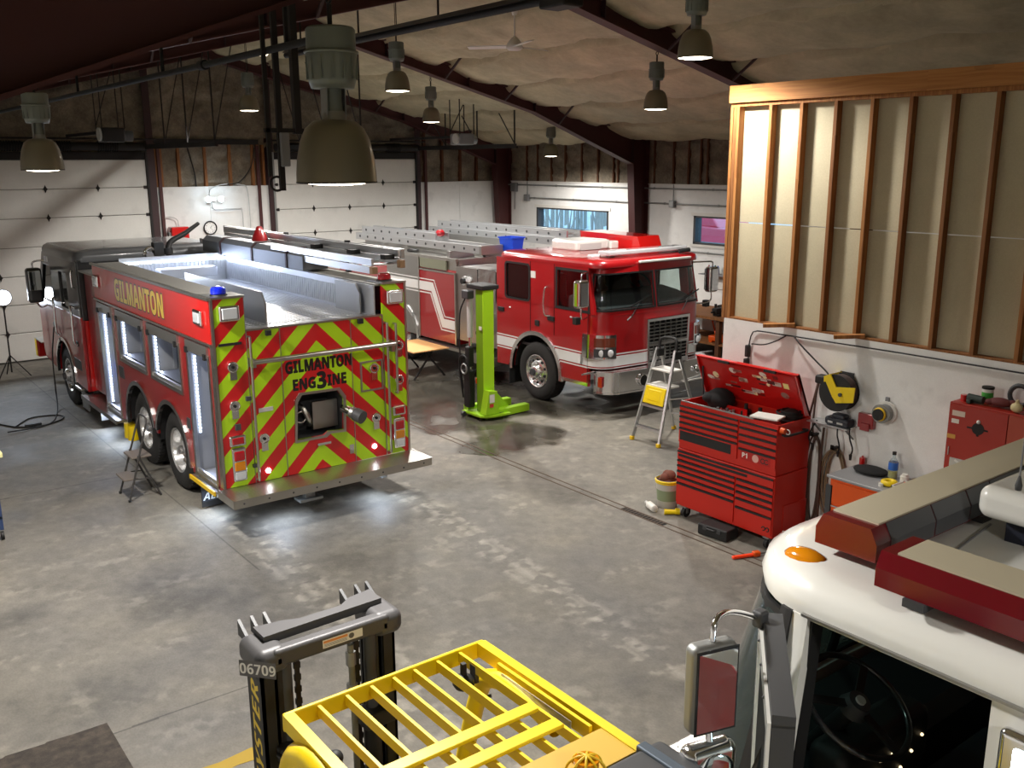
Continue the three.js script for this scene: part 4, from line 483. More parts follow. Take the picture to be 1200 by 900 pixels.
  M('pump_module', [b2(0.1, 2.4, 0.55, 2.5, cz1 + 0.06, bodyF - 0.02)], m.darkred, t);
  M('deck_gun', [tube([[1.3, 2.72, -5.4], [1.3, 2.85, -5.4], [1.4, 2.95, -5.5], [1.65, 3.05, -5.6]], 0.045, 20, 10), rod([1.65, 3.05, -5.6], [1.95, 3.2, -5.75], 0.04, 12, 0.03), cyl(0.09, 0.09, 0.1, 1.28, 2.8, -5.4, 'y', 16), b2(1.05, 1.2, 2.72, 2.95, -5.45, -5.3)], m.black, t); M('gun_flange', [torus(0.09, 0.03, 1.0, 2.78, -5.35, 'z', 20), cyl(0.06, 0.06, 0.15, 0.95, 2.76, -5.3, 'z', 14)], m.chrome, t); M('top_panel', b2(0.02, 2.5, 2.5, 2.53, cz1 + 0.06, bodyF - 0.02), m.plate, t);
  // --- ladder rack and boxes along the right edge ---
  const lad = G('roof_ladder', t);
  for (const [x, y] of [[2.02, 2.9], [2.46, 2.98], [2.02, 3.0], [2.46, 3.08]]) M('rail', b2(x - 0.016, x + 0.016, y - 0.042, y + 0.042, y > 2.95 && x < 2.1 ? -2.9 : -5.9, 0.1 - (x > 2.3 ? 0.1 : 0)), m.alu, lad);
  for (let i = 0; i < 17; i++) M('rung', cyl(0.017, 0.017, 0.44, 2.24, 2.94, -5.6 + i * 0.34, 'x', 10), m.alu, lad);
  MS('ladder_foot', [rb(1.98, 2.06, 2.86, 2.95, 0.08, 0.16, 0.01), rb(2.42, 2.5, 2.9, 3.0, 0.0, 0.08, 0.01)], P(0x8a6a4a, 0.6), lad);
  for (const z of [-1.5, -3.5]) M('ladder_bracket', b2(2.48, 2.53, 2.72, 3.15, z, z + 0.08), m.black, t); for (const z of [-1.1, -2.2, -0.2]) M('ladder_clip', b2(2.3, 2.44, 3.0, 3.06, z, z + 0.12), m.black, t); M('rack_rail', [b2(2.55, 2.6, 3.0, 3.12, -6.2, -0.1)], m.brushed, t);
  const box = M('stowage_tray', ext([[1.98, 2.74], [2.36, 2.74], [2.36, 2.93], [2.28, 3.0], [2.06, 3.0], [1.98, 2.93]], 3.9, 'xy', -5.7), m.fibre, t); for (const z of [-4.9, -3.6, -2.35]) M('strap', ext([[1.965, 2.735], [2.375, 2.735], [2.375, 2.94], [2.29, 3.015], [2.05, 3.015], [1.965, 2.94]], 0.05, 'xy', z), m.dmaroon, box);
  M('red_cone', lathe([[0.13, 0], [0.11, 0.08], [0.04, 0.22], [0, 0.23]], 20).translate(2.3, 3.0, -4.0), m.darkred, t);
  // ground lights under the sill and rear
  for (const [x, z] of [[0.05, -5.2], [0.05, -4.3], [0.05, -0.5]]) { M('under_light', rb(x - 0.02, x + 0.06, 0.36, 0.38, z - 0.08, z + 0.08, 0.008), m.ledw, t); const s = new THREE.SpotLight(0xd8e8ff, 1.6, 0, R(78), 0.6, 2); s.position.set(x, 0.34, z); s.target.position.set(x - 0.25, 0, z); s.shadow.radius = 2; t.add(s, s.target); }
  for (const x of [0.6, 1.95]) { M('under_light', rb(x - 0.08, x + 0.08, 0.40, 0.42, 0.15, 0.22, 0.008), m.ledw, t); const s = new THREE.SpotLight(0xd8e8ff, 1.5, 0, R(78), 0.6, 2); s.position.set(x, 0.37, 0.2); s.target.position.set(x, 0, 0.35); s.shadow.radius = 2; t.add(s, s.target); }
}
// ---------- red engine facing the viewer ----------
{
  const t = thing('fire_engine', 'all-red fire engine with white stripe, chrome grille and bumper facing out', 'fire engine', [10.4, 0, -11.2]);
  const W = 2.5, cr = -2.86, NS = nose(W, 0.5, 0.3, 0.05), wy = 1.74, ax = -1.7;
  const cab = G('cab', t), stripeM = PX(0xd5d6d4, 0.4, 0, { clearcoat: 0.7 });
  const arch = arc(ax, 0.52, 0.68, 0, 180, 20);
  const sidePts = [[cr, 0.5], ...arch.slice().reverse(), [-0.3, 0.5], [-0.3, wy], [cr, wy]];
  for (const xo of [0, W - 0.05]) {
    M('lower_side', ext(sidePts, 0.05, 'zy', xo), m.red, cab);
    const wins = [[-2.59, -1.89, 1.78, 2.42], [-1.14, -0.28, 1.77, 2.42]];
    M('upper_side', ext([[cr, wy - 0.01], [-0.16, wy - 0.01], [-0.34, 2.5], [cr, 2.5]], 0.05, 'zy', xo, [rrect(-2.59, -1.89, 1.78, 2.42, 0.06), [[-1.14, 1.77], [-0.3, 1.77], [-0.36, 2.42], [-1.14, 2.42]]]), m.red, cab);
    M('side_window', b2(xo + 0.022, xo + 0.028, 1.76, 2.44, -2.6, -1.88), m.tint, cab); M('side_window', b2(xo + 0.022, xo + 0.028, 1.76, 2.44, -1.15, -0.28), m.glass, cab);
    const q = xo ? W : -0.008;
    MS('window_gasket', [ext(rrect(-2.61, -1.87, 1.76, 2.44, 0.07), 0.008, 'zy', q, [rrect(-2.575, -1.905, 1.795, 2.405, 0.05)]), ext([[-1.17, 1.74], [-0.27, 1.74], [-0.35, 2.45], [-1.17, 2.45]], 0.008, 'zy', q, [[[-1.12, 1.785], [-0.32, 1.785], [-0.375, 2.405], [-1.12, 2.405]]])], m.black, cab);
    const st = (a, b, y0, y1) => M('white_stripe', ext([[a, y0], [b, y0], [b, y1], [a, y1]], 0.006, 'zy', xo ? W : -0.006), stripeM, cab);
    for (const [y0, y1] of [[0.86, 1.03], [1.055, 1.075], [0.815, 0.835]]) { st(cr, ax - Math.sqrt(0.74 ** 2 - (y1 - 0.52) ** 2), y0, y1); st(ax + Math.sqrt(0.74 ** 2 - (y1 - 0.52) ** 2), -0.31, y0, y1); }
    M('fender_trim', archRim(ax, 0.52, 0.74, 0.075, -4, 184).translate(xo ? W : 0, 0, 0), m.chrome, cab);
    M('door_seam', [b2(q, q + 0.008, 0.5, 2.5, -0.325, -0.318), b2(q, q + 0.008, 1.25, 2.5, -1.2, -1.193), b2(q, q + 0.008, 1.1, 2.5, -1.86, -1.853)], m.blackM, cab);
    M('sill_trim', b2(q, q + 0.01, 0.5, 0.56, -0.95, -0.31), m.chrome, cab);
  }
  M('wheel_well', ext([...arc(ax, 0.52, 0.67, 0, 180, 16), ...arc(ax, 0.52, 0.655, 180, 0, 16)], 2.4, 'zy', 0.05), m.blackM, cab);
  M('nose_panel', [band(NS, 0.82, wy, 0, 0.02, 0.06)], m.red, cab);
  for (const [y0, y1] of [[0.86, 1.03], [1.055, 1.075], [0.825, 0.838]]) M('white_stripe', band(NS, y0, y1, -0.006, -0.006, 0.005), stripeM, cab);
  M('windshield_surround', [band(cut(NS, 0, 1), wy - 0.03, wy + 0.06, 0.015, 0.03, 0.05), band(cut(NS, 0, 1), 2.38, 2.56, 0.12, 0.15, 0.06), band(cut(NS, 0, 0.055), wy, 2.42, 0.02, 0.13, 0.05), band(cut(NS, 0.945, 1), wy, 2.42, 0.02, 0.13, 0.05), band(cut(NS, 0.49, 0.51), wy, 2.42, 0.02, 0.13, 0.05)], m.red, cab);
  M('windshield', band(cut(NS, 0.055, 0.49), wy + 0.05, 2.4, 0.035, 0.135, 0.006), m.glass, cab); M('windshield', band(cut(NS, 0.51, 0.945), wy + 0.05, 2.4, 0.035, 0.135, 0.006), m.glass, cab);
  M('windshield_gasket', [[0.05, 0.495], [0.505, 0.95]].flatMap(([a, b]) => [band(cut(NS, a, b), wy + 0.04, wy + 0.065, 0.012, 0.012, 0.03), band(cut(NS, a, b), 2.375, 2.4, 0.11, 0.112, 0.03), band(cut(NS, a, a + 0.008), wy + 0.05, 2.4, 0.012, 0.112, 0.03), band(cut(NS, b - 0.008, b), wy + 0.05, 2.4, 0.012, 0.112, 0.03)]), m.black, cab);
  for (const x of [0.62, 1.85]) M('wiper', [bar([x, 1.66, 0.06], [x + 0.28, 1.9, -0.02], 0.012, 0.012), bar([x + 0.05, 1.83, 0.0], [x + 0.52, 1.98, -0.04], 0.014, 0.02)], m.black, cab);
  M('wiper_pivot', rod([0.54, 1.62, 0.05], [0.62, 1.67, 0.05], 0.012), m.grey, cab); M('center_bar', b2(1.0, 2.0, 1.13, 1.17, 0.07, 0.1), m.chrome, cab);
  M('rear_wall', b2(0.02, W - 0.02, 0.5, 2.5, cr, cr + 0.03), m.red, cab);
  const ri = d => inset(-0.01, W + 0.01, cr - 0.01, -0.1, 0.26, d);
  M('roof', loft([[2.49, ri(0.0)], [2.54, ri(-0.005)], [2.585, ri(0.02)], [2.61, ri(0.07)], [2.625, ri(0.2)], [2.64, ri(0.7)]]), m.red, cab);
  // interior
  M('dashboard', [ext([[-0.14, 1.5], [-0.14, 1.81], [-0.24, 1.85], [-0.55, 1.93], [-0.92, 1.98], [-0.98, 1.94], [-0.98, 1.5]], W - 0.3, 'zy', 0.15, [], 0.02)], P(0x404244, 0.5), cab); M('engine_hump', rb(0.85, 1.65, 0.9, 1.72, -2.4, -0.7, 0.08), m.seat, cab);
  for (const x of [0.2, 1.8]) M('cab_seat', [rb(x, x + 0.5, 1.3, 1.45, -1.7, -1.2, 0.05), rb(x, x + 0.5, 1.45, 2.25, -1.8, -1.65, 0.06), rb(x + 0.13, x + 0.37, 2.2, 2.42, -1.78, -1.68, 0.04)], m.seat, cab);
  M('steering_wheel', [put(torus(0.23, 0.016, 0, 0, 0, 'y', 30), 1.95, 2.06, -1.1, 0.7), rod([1.95, 2.06, -1.1], [1.95, 1.8, -0.9], 0.03)], m.black, cab); M('cab_liner', [b2(0.06, W - 0.06, 0.95, 1.0, cr + 0.05, -0.5), b2(0.08, W - 0.08, 2.46, 2.485, cr + 0.05, -0.4)], m.dgrey, cab);
  // grille and lamps
  const gr = M('grille', [ext([[1.0, 0.8], [2.0, 0.8], [2.02, 1.6], [0.97, 1.6]], 0.06, 'xy', 0.03, [[[1.05, 0.85], [1.95, 0.85], [1.97, 1.54], [1.02, 1.54]]], 0.008)], m.chrome, cab);
  M('grille_back', b2(1.02, 1.98, 0.83, 1.57, 0.045, 0.052), m.blackM, gr);
  for (let i = 0; i < 11; i++) M('grille_bar', b2(1.03, 1.97, 0.875 + i * 0.06, 0.889 + i * 0.06, 0.05, 0.085), m.brushed, gr);
  for (let i = 0; i < 6; i++) M('grille_bar', b2(1.16 + i * 0.135, 1.168 + i * 0.135, 0.85, 1.54, 0.05, 0.08), m.brushed, gr);
  for (const s of [0, 1]) {
    const cv = s ? cut(NS, 0.79, 0.975) : cut(NS, 0.025, 0.21), h = M('headlight_housing', [band(cv, 1.0, 1.4, -0.05, -0.04, 0.09)], m.chrome, cab), cm = cut(s ? cut(NS, 0.8, 0.91) : cut(NS, 0.1, 0.2), 0, 1);
    M('turn_lens', band(cm, 1.2, 1.35, -0.055, -0.05, 0.012), PX(0x7a3b28, 0.15, 0.2, { clearcoat: 1 }), h); M('lamp_recess', band(cm, 1.03, 1.17, -0.053, -0.052, 0.01), m.dgrey, h);
    for (const f of [0.25, 0.72]) { const p = cm[Math.round(f * 24)]; M('headlight', lathe([[0, 0.02], [0.05, 0.012], [0.062, 0], [0.062, -0.02], [0, -0.02]], 18, 'z').translate(p[0], 1.1, p[1] + 0.065), m.clearlens, h); }
  }
  const BN = nose(W + 0.06, 0.3, 0.34, 0.06).map(([x, z]) => [x - 0.03, z + 0.22]);
  const bp = M('front_bumper', [band(BN, 0.44, 0.8, 0, 0.0, 0.05), band(BN, 0.78, 0.805, -0.015, -0.015, 0.34), band(BN, 0.43, 0.46, -0.012, -0.012, 0.06)], m.chrome, t);
  M('siren_speaker', [lathe([[0.05, -0.04], [0.09, 0.0], [0.11, 0.035], [0.1, 0.045], [0.085, 0.02], [0, 0.0]], 24, 'z').translate(0.72, 0.62, 0.27)], m.chrome, bp); M('speaker_cone', cyl(0.08, 0.08, 0.01, 0.72, 0.62, 0.3, 'z', 20), m.black, bp); for (const x of [2.05, 2.2]) M('horn_bell', lathe([[0.02, -0.05], [0.04, 0], [0.06, 0.04], [0.05, 0.04], [0, 0.0]], 18, 'z').translate(x, 0.62, 0.25), m.chrome, bp);
  M('bumper_marker', rb(-0.045, -0.02, 0.55, 0.72, -0.02, 0.08, 0.008), m.redlens, bp); M('bumper_stripe', b2(1.7, 2.45, 0.44, 0.46, 0.27, 0.3), m.white, bp);
  // mirrors
  for (const s of [-1, 1]) { const x = s < 0 ? -0.32 : W + 0.32; const h = M('mirror_housing', rb(x - 0.12, x + 0.12, 1.88, 2.34, -0.22, -0.06, 0.05, 3), m.chrome, cab); MS('mirror_arm', [tube([[s < 0 ? 0 : W, 2.42, -0.35], [x * 0.6 + (s < 0 ? 0 : W * 0.4), 2.43, -0.2], [x, 2.42, -0.14], [x, 2.3, -0.14]], 0.014), tube([[s < 0 ? 0 : W, 1.68, -0.35], [x * 0.7 + (s < 0 ? 0 : W * 0.3), 1.68, -0.2], [x, 1.74, -0.14], [x, 1.9, -0.14]], 0.014)], m.chrome, h); M('mirror_mount', rb(x - 0.05, x + 0.05, 1.6, 1.72, -0.3, -0.2, 0.01), m.black, h); M('mirror_glass', b2(x - 0.1, x + 0.1, 1.92, 2.3, -0.226, -0.221), m.mirror, h); }
  // handles, badges
  M('grab_handle', tube([[-0.0, 2.08, -1.36], [-0.07, 2.06, -1.37], [-0.08, 1.8, -1.4], [-0.07, 1.6, -1.37], [0, 1.58, -1.32]], 0.018, 24, 8), m.chrome, cab);
  for (const z of [-2.72, -1.27]) M('door_handle', [rb(-0.03, 0.01, 1.5, 1.58, z - 0.09, z + 0.09, 0.012)], m.black, cab); M('fuel_lamp', [rb(-0.02, 0.01, 1.36, 1.46, -1.72, -1.6, 0.01)], m.black, cab); M('white_placard', b2(-0.008, 0, 2.2, 2.32, -1.84, -1.71), m.white, cab); M('door_light', [sph(0.03, -0.008, 1.6, -2.45, 0.4, 0.5, 1), sph(0.03, -0.008, 1.63, -0.75, 0.4, 0.5, 1)], m.clearlens, cab);
  wheel(t, 0.16, 0.525, ax, -1, 0.525, 0.31); wheel(t, W - 0.16, 0.525, ax, 1, 0.525, 0.31); M('front_axle', cyl(0.08, 0.08, 2.1, W / 2, 0.52, ax, 'x', 12), m.blackM, t);
  M('mud_flap', b2(0.0, 0.5, 0.16, 0.55, -2.5, -2.48), m.rubber, t);
  // roof equipment
  const lb = M('light_bar', rb(0.4, 2.3, 2.66, 2.74, -0.55, -0.28, 0.025), PX(0xe2e4e6, 0.1, 0, { clearcoat: 1, transmission: 0.35, thickness: 0 }), t); for (let i = 0; i < 9; i++) M('light_module', b2(0.47 + i * 0.2, 0.6 + i * 0.2, 2.675, 2.725, -0.5, -0.33), m.lightgrey, lb); MS('bar_foot', [b2(0.5, 0.6, 2.61, 2.67, -0.46, -0.36), b2(2.1, 2.2, 2.61, 2.67, -0.46, -0.36)], m.galv, lb);
  M('front_light_strip', rb(0.9, 2.15, 2.535, 2.575, -0.09, -0.04, 0.012), m.white, t); M('air_horn', rod([2.0, 2.66, -0.2], [2.2, 2.68, -0.14], 0.04), m.black, t); M('clearance_light', [rb(0.22, 0.42, 2.62, 2.68, -0.62, -0.5, 0.02)], m.clearlens, t);
  const ac = M('air_conditioner', [rb(0.75, 1.55, 2.63, 2.82, -2.2, -1.5, 0.05), rb(1.55, 1.75, 2.63, 2.78, -1.75, -1.45, 0.03), rb(1.5, 1.62, 2.63, 2.8, -2.1, -1.55, 0.03)], m.whiteG, t); M('ac_grille', b2(0.85, 1.35, 2.65, 2.76, -1.5, -1.49), m.lightgrey, ac);
  M('red_roof_box', ext([[-2.7, 2.62], [-1.05, 2.62], [-1.15, 2.86], [-2.7, 2.88]], 0.55, 'zy', 1.92), m.redB, t);
  // --- pump panel and body ---
  const pp = G('pump_panel', t);
  M('panel', [b2(0.02, 0.06, 0.75, 2.2, -4.23, cr - 0.02), b2(0.06, W - 0.1, 0.75, 2.2, -4.23, cr - 0.02)], m.brushed, pp); M('panel_seam', [b2(0.01, 0.02, 0.75, 2.2, -3.5, -3.47)], m.black, pp); M('crinkled_upper', sheet(40, 40, (u, v) => [0.012 - 0.02 * fbm(u * 4, v * 4, 3), 1.62 + v * 0.6, -3.46 + u * 0.56]), m.brushed, pp);
  for (const [y, z] of [[1.35, -3.1], [1.35, -3.3], [1.12, -3.15], [1.95, -3.85], [1.0, -3.35], [1.55, -3.2]]) { const v = M('valve', [cyl(0.075, 0.085, 0.1, -0.02, y, z, 'x', 18)], m.chrome, pp); M('valve_cap', cyl(0.055, 0.055, 0.05, -0.09, y, z, 'x', 16), m.black, v); }
  for (const z of [-3.9, -3.75]) M('gauge', [cyl(0.06, 0.06, 0.03, 0, 1.98, z, 'x', 18)], m.clearlens, pp);
  M('suction_inlet', [cyl(0.13, 0.14, 0.1, -0.03, 1.1, -3.22, 'x', 24), cyl(0.12, 0.12, 0.06, -0.1, 1.1, -3.22, 'x', 24)], m.black, pp);
  const body = G('body', t);
  M('body_shell', [b2(0.03, W - 0.03, 0.62, 2.1, -9.2, -4.24)], m.red, body); M('body_upper', [b2(0.03, W - 0.03, 2.1, 2.32, -9.2, -4.24)], m.steel, body); M('stainless_panel', [b2(0.0, 0.03, 0.64, 2.3, -6.9, -5.58)], m.brushed, body);
  M('red_door', [b2(-0.005, 0.03, 0.64, 2.03, -5.56, -4.25)], m.darkred, body); M('door_trim', [b2(-0.02, 0.03, 0.62, 2.3, -5.6, -5.555), b2(-0.02, 0.03, 0.62, 2.06, -4.25, -4.21), b2(-0.02, 0.03, 2.03, 2.06, -5.58, -4.23)], m.steel, body);
  for (const [pts] of [[[[-6.9, 1.62], [-5.1, 1.62], [-4.72, 0.92], [-4.26, 0.92], [-4.26, 1.1], [-4.66, 1.1], [-5.04, 1.8], [-6.9, 1.8]]]]) M('white_stripe', ext(pts, 0.008, 'zy', -0.014), stripeM, body);
  M('white_stripe', ext([[-6.9, 1.56], [-5.14, 1.56], [-4.76, 0.86], [-4.26, 0.86], [-4.26, 0.885], [-4.745, 0.885], [-5.12, 1.585], [-6.9, 1.585]], 0.008, 'zy', -0.014), stripeM, body); M('white_stripe', ext([[-6.9, 1.84], [-5.0, 1.84], [-4.63, 1.14], [-4.26, 1.14], [-4.26, 1.16], [-4.62, 1.16], [-4.99, 1.86], [-6.9, 1.86]], 0.008, 'zy', -0.014), stripeM, body);
  M('top_coaming', [b2(-0.01, 0.06, 2.28, 2.34, -9.2, -4.2), b2(0.06, 0.12, 2.05, 2.32, -4.24, -4.18)], m.steel, body); M('light_panel', b2(-0.012, 0.02, 2.09, 2.28, -5.52, -4.55), P(0x8d917d, 0.4, 0.5), body);
  M('running_board', [b2(-0.1, 0.3, 0.52, 0.58, -5.6, cr - 0.05), b2(-0.1, 0.35, 0.4, 0.52, -3.5, cr - 0.05)], m.plate, t);
  M('fender_trim', archRim(-6.35, 0.55, 0.74, 0.08, -4, 184), m.chrome, body); wheel(t, 0.18, 0.53, -6.35, -1, 0.53, 0.3, true); wheel(t, W - 0.18, 0.53, -6.35, 1, 0.53, 0.3, true); M('rear_axle', cyl(0.08, 0.08, 2.1, W / 2, 0.53, -6.35, 'x', 12), m.blackM, t); M('chassis_rail', [b2(0.8, 0.9, 0.5, 0.75, -9, -0.3), b2(1.6, 1.7, 0.5, 0.75, -9, -0.3)], m.blackM, t);
  // --- ladders on top ---
  const ladder = (x0, x1, y, z0, z1, name, extra) => { const l = G(name, t); for (const x of [x0, x1]) { M('rail', [b2(x - 0.018, x + 0.018, y - 0.075, y + 0.075, z0, z1)], m.alu, l); } const n = Math.floor((z1 - z0) / 0.35); for (let i = 0; i < n; i++) M('rung', cyl(0.017, 0.017, x1 - x0, (x0 + x1) / 2, y, z0 + 0.2 + i * 0.35, 'x', 10), m.alu, l); for (const x of [x0, x1]) M('rung_plate', Array.from({ length: n }, (_, i) => cyl(0.028, 0.028, 0.01, x + (x === x0 ? -0.02 : 0.02), y, z0 + 0.2 + i * 0.35, 'x', 10)), m.dgrey, l); return l; };
  const la = ladder(0.15, 0.55, 2.55, -8.5, -3.55, 'ladder'); M('end_bracket', rb(0.1, 0.62, 2.46, 2.64, -3.56, -3.48, 0.01), m.brushed, la); ladder(0.2, 0.5, 2.7, -8.3, -5.2, 'ladder'); ladder(1.7, 2.15, 2.66, -7.8, -2.0, 'ladder'); ladder(1.75, 2.1, 2.8, -7.5, -2.9, 'ladder');
  M('ladder_cradle', [b2(0.05, 0.65, 2.33, 2.47, -7.2, -7.1), b2(0.05, 0.65, 2.33, 2.47, -4.6, -4.5)], m.brushed, t);
  M('hose_bed_wall', [b2(0.75, 0.8, 2.32, 2.6, -9.2, -4.3), b2(1.55, 1.6, 2.32, 2.62, -9.2, -4.3), b2(0.75, 1.6, 2.32, 2.5, -4.34, -4.3), b2(0.8, 1.55, 2.32, 2.36, -9.2, -4.34)], m.brushed, t);
  M('red_beacon', sph(0.1, 0.4, 2.76, -5.35, 1, 0.8, 1), m.redlens, t); M('cable_coil', [torus(0.12, 0.035, 0.4, 2.36, -4.7, 'y', 20), torus(0.1, 0.03, 0.25, 2.36, -6.2, 'y', 18)], m.black, t);
}
one('storage_tote', 'bright blue plastic tote sitting behind the engine cab', 'bin', [loft([[0, inset(-0.16, 0.16, -0.2, 0.2, 0.03, 0.03)], [0.24, inset(-0.16, 0.16, -0.2, 0.2, 0.03, 0)], [0.245, inset(-0.18, 0.18, -0.22, 0.22, 0.03, 0)], [0.27, inset(-0.18, 0.18, -0.22, 0.22, 0.03, 0)], [0.268, inset(-0.15, 0.15, -0.19, 0.19, 0.03, 0)], [0.02, inset(-0.14, 0.14, -0.18, 0.18, 0.03, 0.02)]])], m.blue, [11.2, 2.51, -14.65], 0.1);
// ---------- forklift below the viewer ----------
{
  const t = thing('forklift', 'yellow forklift truck with barred overhead guard and dark mast', 'forklift', [1.76, 0, -2.6]);
  const X = x => x - 1.76, Z = z => z + 2.6, y = 2.1;
  const gd = G('overhead_guard', t);
  M('front_plate', [rb(X(1.28), X(2.245), y - 0.075, y + 0.004, Z(-3.17), Z(-3.15), 0.008)], m.yellow, gd);
  for (const x of [1.3, 2.225]) M('side_rail', [b2(X(x) - 0.022, X(x) + 0.022, y - 0.06, y + 0.005, Z(-3.15), Z(-2.1))], m.yellow, gd);
  M('inner_lip', b2(X(2.165), X(2.18), y - 0.05, y + 0.008, Z(-2.95), Z(-2.36)), m.yellow, gd);
  M('plastic_strip', b2(X(2.15), X(2.153), y - 0.08, y - 0.01, Z(-2.9), Z(-2.45)), PX(0xdfe3df, 0.15, 0, { transmission: 0.6, thickness: 0 }), gd);
  for (const x of [1.429, 1.552, 1.666, 1.772, 1.874, 1.991, 2.108]) M('guard_bar', bx(0.014, 0.045, 0.83, X(x), y - 0.03, Z(-2.735), 0.0), m.yellow, gd);
  for (const [z, a, b] of [[-2.6, 1.32, 2.09], [-2.457, 1.32, 2.1]]) M('cross_strap', rb(X(a), X(b), y - 0.004, y + 0.012, Z(z) - 0.03, Z(z) + 0.03, 0.005), m.yellow, gd);
  M('rear_plate', [b2(X(1.3), X(2.24), y - 0.02, y, Z(-2.32), Z(-2.15)), b2(X(1.3), X(2.24), y - 0.05, y, Z(-2.335), Z(-2.32))], P(0xc9a43c, 0.5), gd);
  for (const s of [-1, 1]) { const x = s < 0 ? 1.275 : 2.17; M('front_leg', tube([[X(x), y - 0.1, Z(-2.55)], [X(x), y - 0.06, Z(-2.8)], [X(x), y - 0.08, Z(-2.98)], [X(x), y - 0.22, Z(-3.1)], [X(x), 1.2, Z(-3.3)], [X(x), 0.9, Z(-3.36)]], s < 0 ? 0.05 : 0.042, 30, 12), m.yellow, gd); M('rear_leg', rod([X(x), y - 0.03, Z(-2.15)], [X(x), 1.1, Z(-1.75)], 0.04, 12), m.yellow, gd); }
  const bc = M('caged_beacon', [cyl(0.045, 0.045, 0.09, X(1.98), y + 0.01, Z(-2.17), 'y', 18)], m.amber, gd); for (let i = 0; i < 4; i++) M('cage_wire', put(torus(0.075, 0.005, 0, 0, 0, 'x', 20, Math.PI).rotateX(-Math.PI / 2 * 0), X(1.98), y - 0.01, Z(-2.17), 0, i * Math.PI / 4), m.yell2, bc);
  M('work_lamp', [sph(0.05, X(2.06), y - 0.09, Z(-3.05), 1, 0.75, 1), b2(X(2.05), X(2.07), y - 0.06, y, Z(-3.06), Z(-3.04))], m.black, gd); M('lamp_bracket', [b2(X(2.1), X(2.12), y - 0.1, y - 0.02, Z(-3.06), Z(-3.02)), tube([[X(2.08), y - 0.1, Z(-3.03)], [X(2.1), y - 0.16, Z(-3.0)], [X(2.15), y - 0.15, Z(-2.97)]], 0.008, 14)], m.dgrey, gd);
  // mast
  const ms = G('mast', t), zt = -3.69, top = 2.06;
  const ch = (x, s, z, w, d, y1, name = 'channel') => M(name, [b2(X(x), X(x) + s * 0.014, 0.12, y1, Z(z) - d / 2, Z(z) + d / 2), b2(X(x), X(x) + s * w, 0.12, y1, Z(z) - d / 2, Z(z) - d / 2 + 0.016), b2(X(x), X(x) + s * w, 0.12, y1, Z(z) + d / 2 - 0.016, Z(z) + d / 2)], m.black, ms);
  const left = ch(1.375, 1, zt, 0.06, 0.16, top); ch(2.045, -1, zt, 0.06, 0.16, top); ch(1.44, 1, zt + 0.01, 0.05, 0.12, top - 0.02, 'inner_channel'); ch(1.975, -1, zt + 0.01, 0.05, 0.12, top - 0.02, 'inner_channel');
  M('lettering', (() => { const g = new THREE.PlaneGeometry(0.14, 0.62); g.rotateY(-Math.PI / 2); g.translate(X(1.374), 1.68, Z(zt)); return g; })(), P(0xffffff, 0.5, 0, { map: canvasTex(140, 620, (g, w, h) => { g.fillStyle = '#121212'; g.fillRect(0, 0, w, h); g.save(); g.translate(w / 2, h - 20); g.rotate(-Math.PI / 2); g.fillStyle = '#d8bb2a'; g.font = 'italic bold 120px sans-serif'; g.textBaseline = 'middle'; const mw = g.measureText('HYSTER').width; g.scale((h - 50) / mw, 0.95); g.fillText('HYSTER', 0, 0); g.restore(); }) }), left, true);
  const hd = M('top_casting', [rb(X(1.345), X(1.5), top - 0.03, top + 0.09, Z(-3.8), Z(-3.56), 0.045, 4), rb(X(1.92), X(2.075), top - 0.03, top + 0.09, Z(-3.8), Z(-3.56), 0.045, 4), rb(X(1.42), X(2.0), top, top + 0.085, Z(-3.63), Z(-3.56), 0.02, 3)], m.cast, ms);
  M('upper_crosshead', [ext([[X(1.42), 0], [X(1.55), 0.02], [X(1.62), 0.05], [X(1.83), 0.05], [X(1.9), 0.0], [X(2.02), -0.02], [X(2.02), 0.1], [X(1.42), 0.12]], 0.04, 'xz', top + 0.075)], m.cast, hd).position.z = Z(-3.78);
  for (const x of [1.38, 1.44, 1.5, 1.89, 1.97, 2.03]) M('crosshead_tab', ext([[0, 0], [0.09, 0], [0.09, 0.03], [0, 0.075]], 0.014, 'zy', X(x)).translate(0, top + 0.055, Z(-3.86)), m.dgrey, hd);
  M('serial_number', (() => { const g = new THREE.PlaneGeometry(0.17, 0.075); g.rotateY(-Math.PI / 2 * 0.55); g.translate(X(1.345), top + 0.03, Z(-3.562)); return g; })(), P(0xffffff, 0.5, 0, { map: canvasTex(200, 88, (g, w, h) => { g.fillStyle = '#4a494a'; g.fillRect(0, 0, w, h); g.fillStyle = '#c9c8c4'; g.font = 'bold 78px sans-serif'; g.textBaseline = 'middle'; g.fillText('06709', 0, 46, w); }) }), hd, true);
  M('warning_label', (() => { const g = new THREE.PlaneGeometry(0.2, 0.04); g.translate(X(1.75), top + 0.045, Z(-3.558)); return g; })(), P(0xffffff, 0.5, 0, { map: canvasTex(300, 60, (g, w, h) => { g.fillStyle = '#d9d6cf'; g.fillRect(0, 0, w, h); g.fillStyle = '#d88a4a'; g.fillRect(6, 8, 180, 18); g.fillStyle = '#555'; for (let i = 0; i < 3; i++) g.fillRect(10, 32 + i * 8, 170, 3); g.beginPath(); g.arc(215, 30, 20, 0, 7); g.fill(); }) }), hd, true);
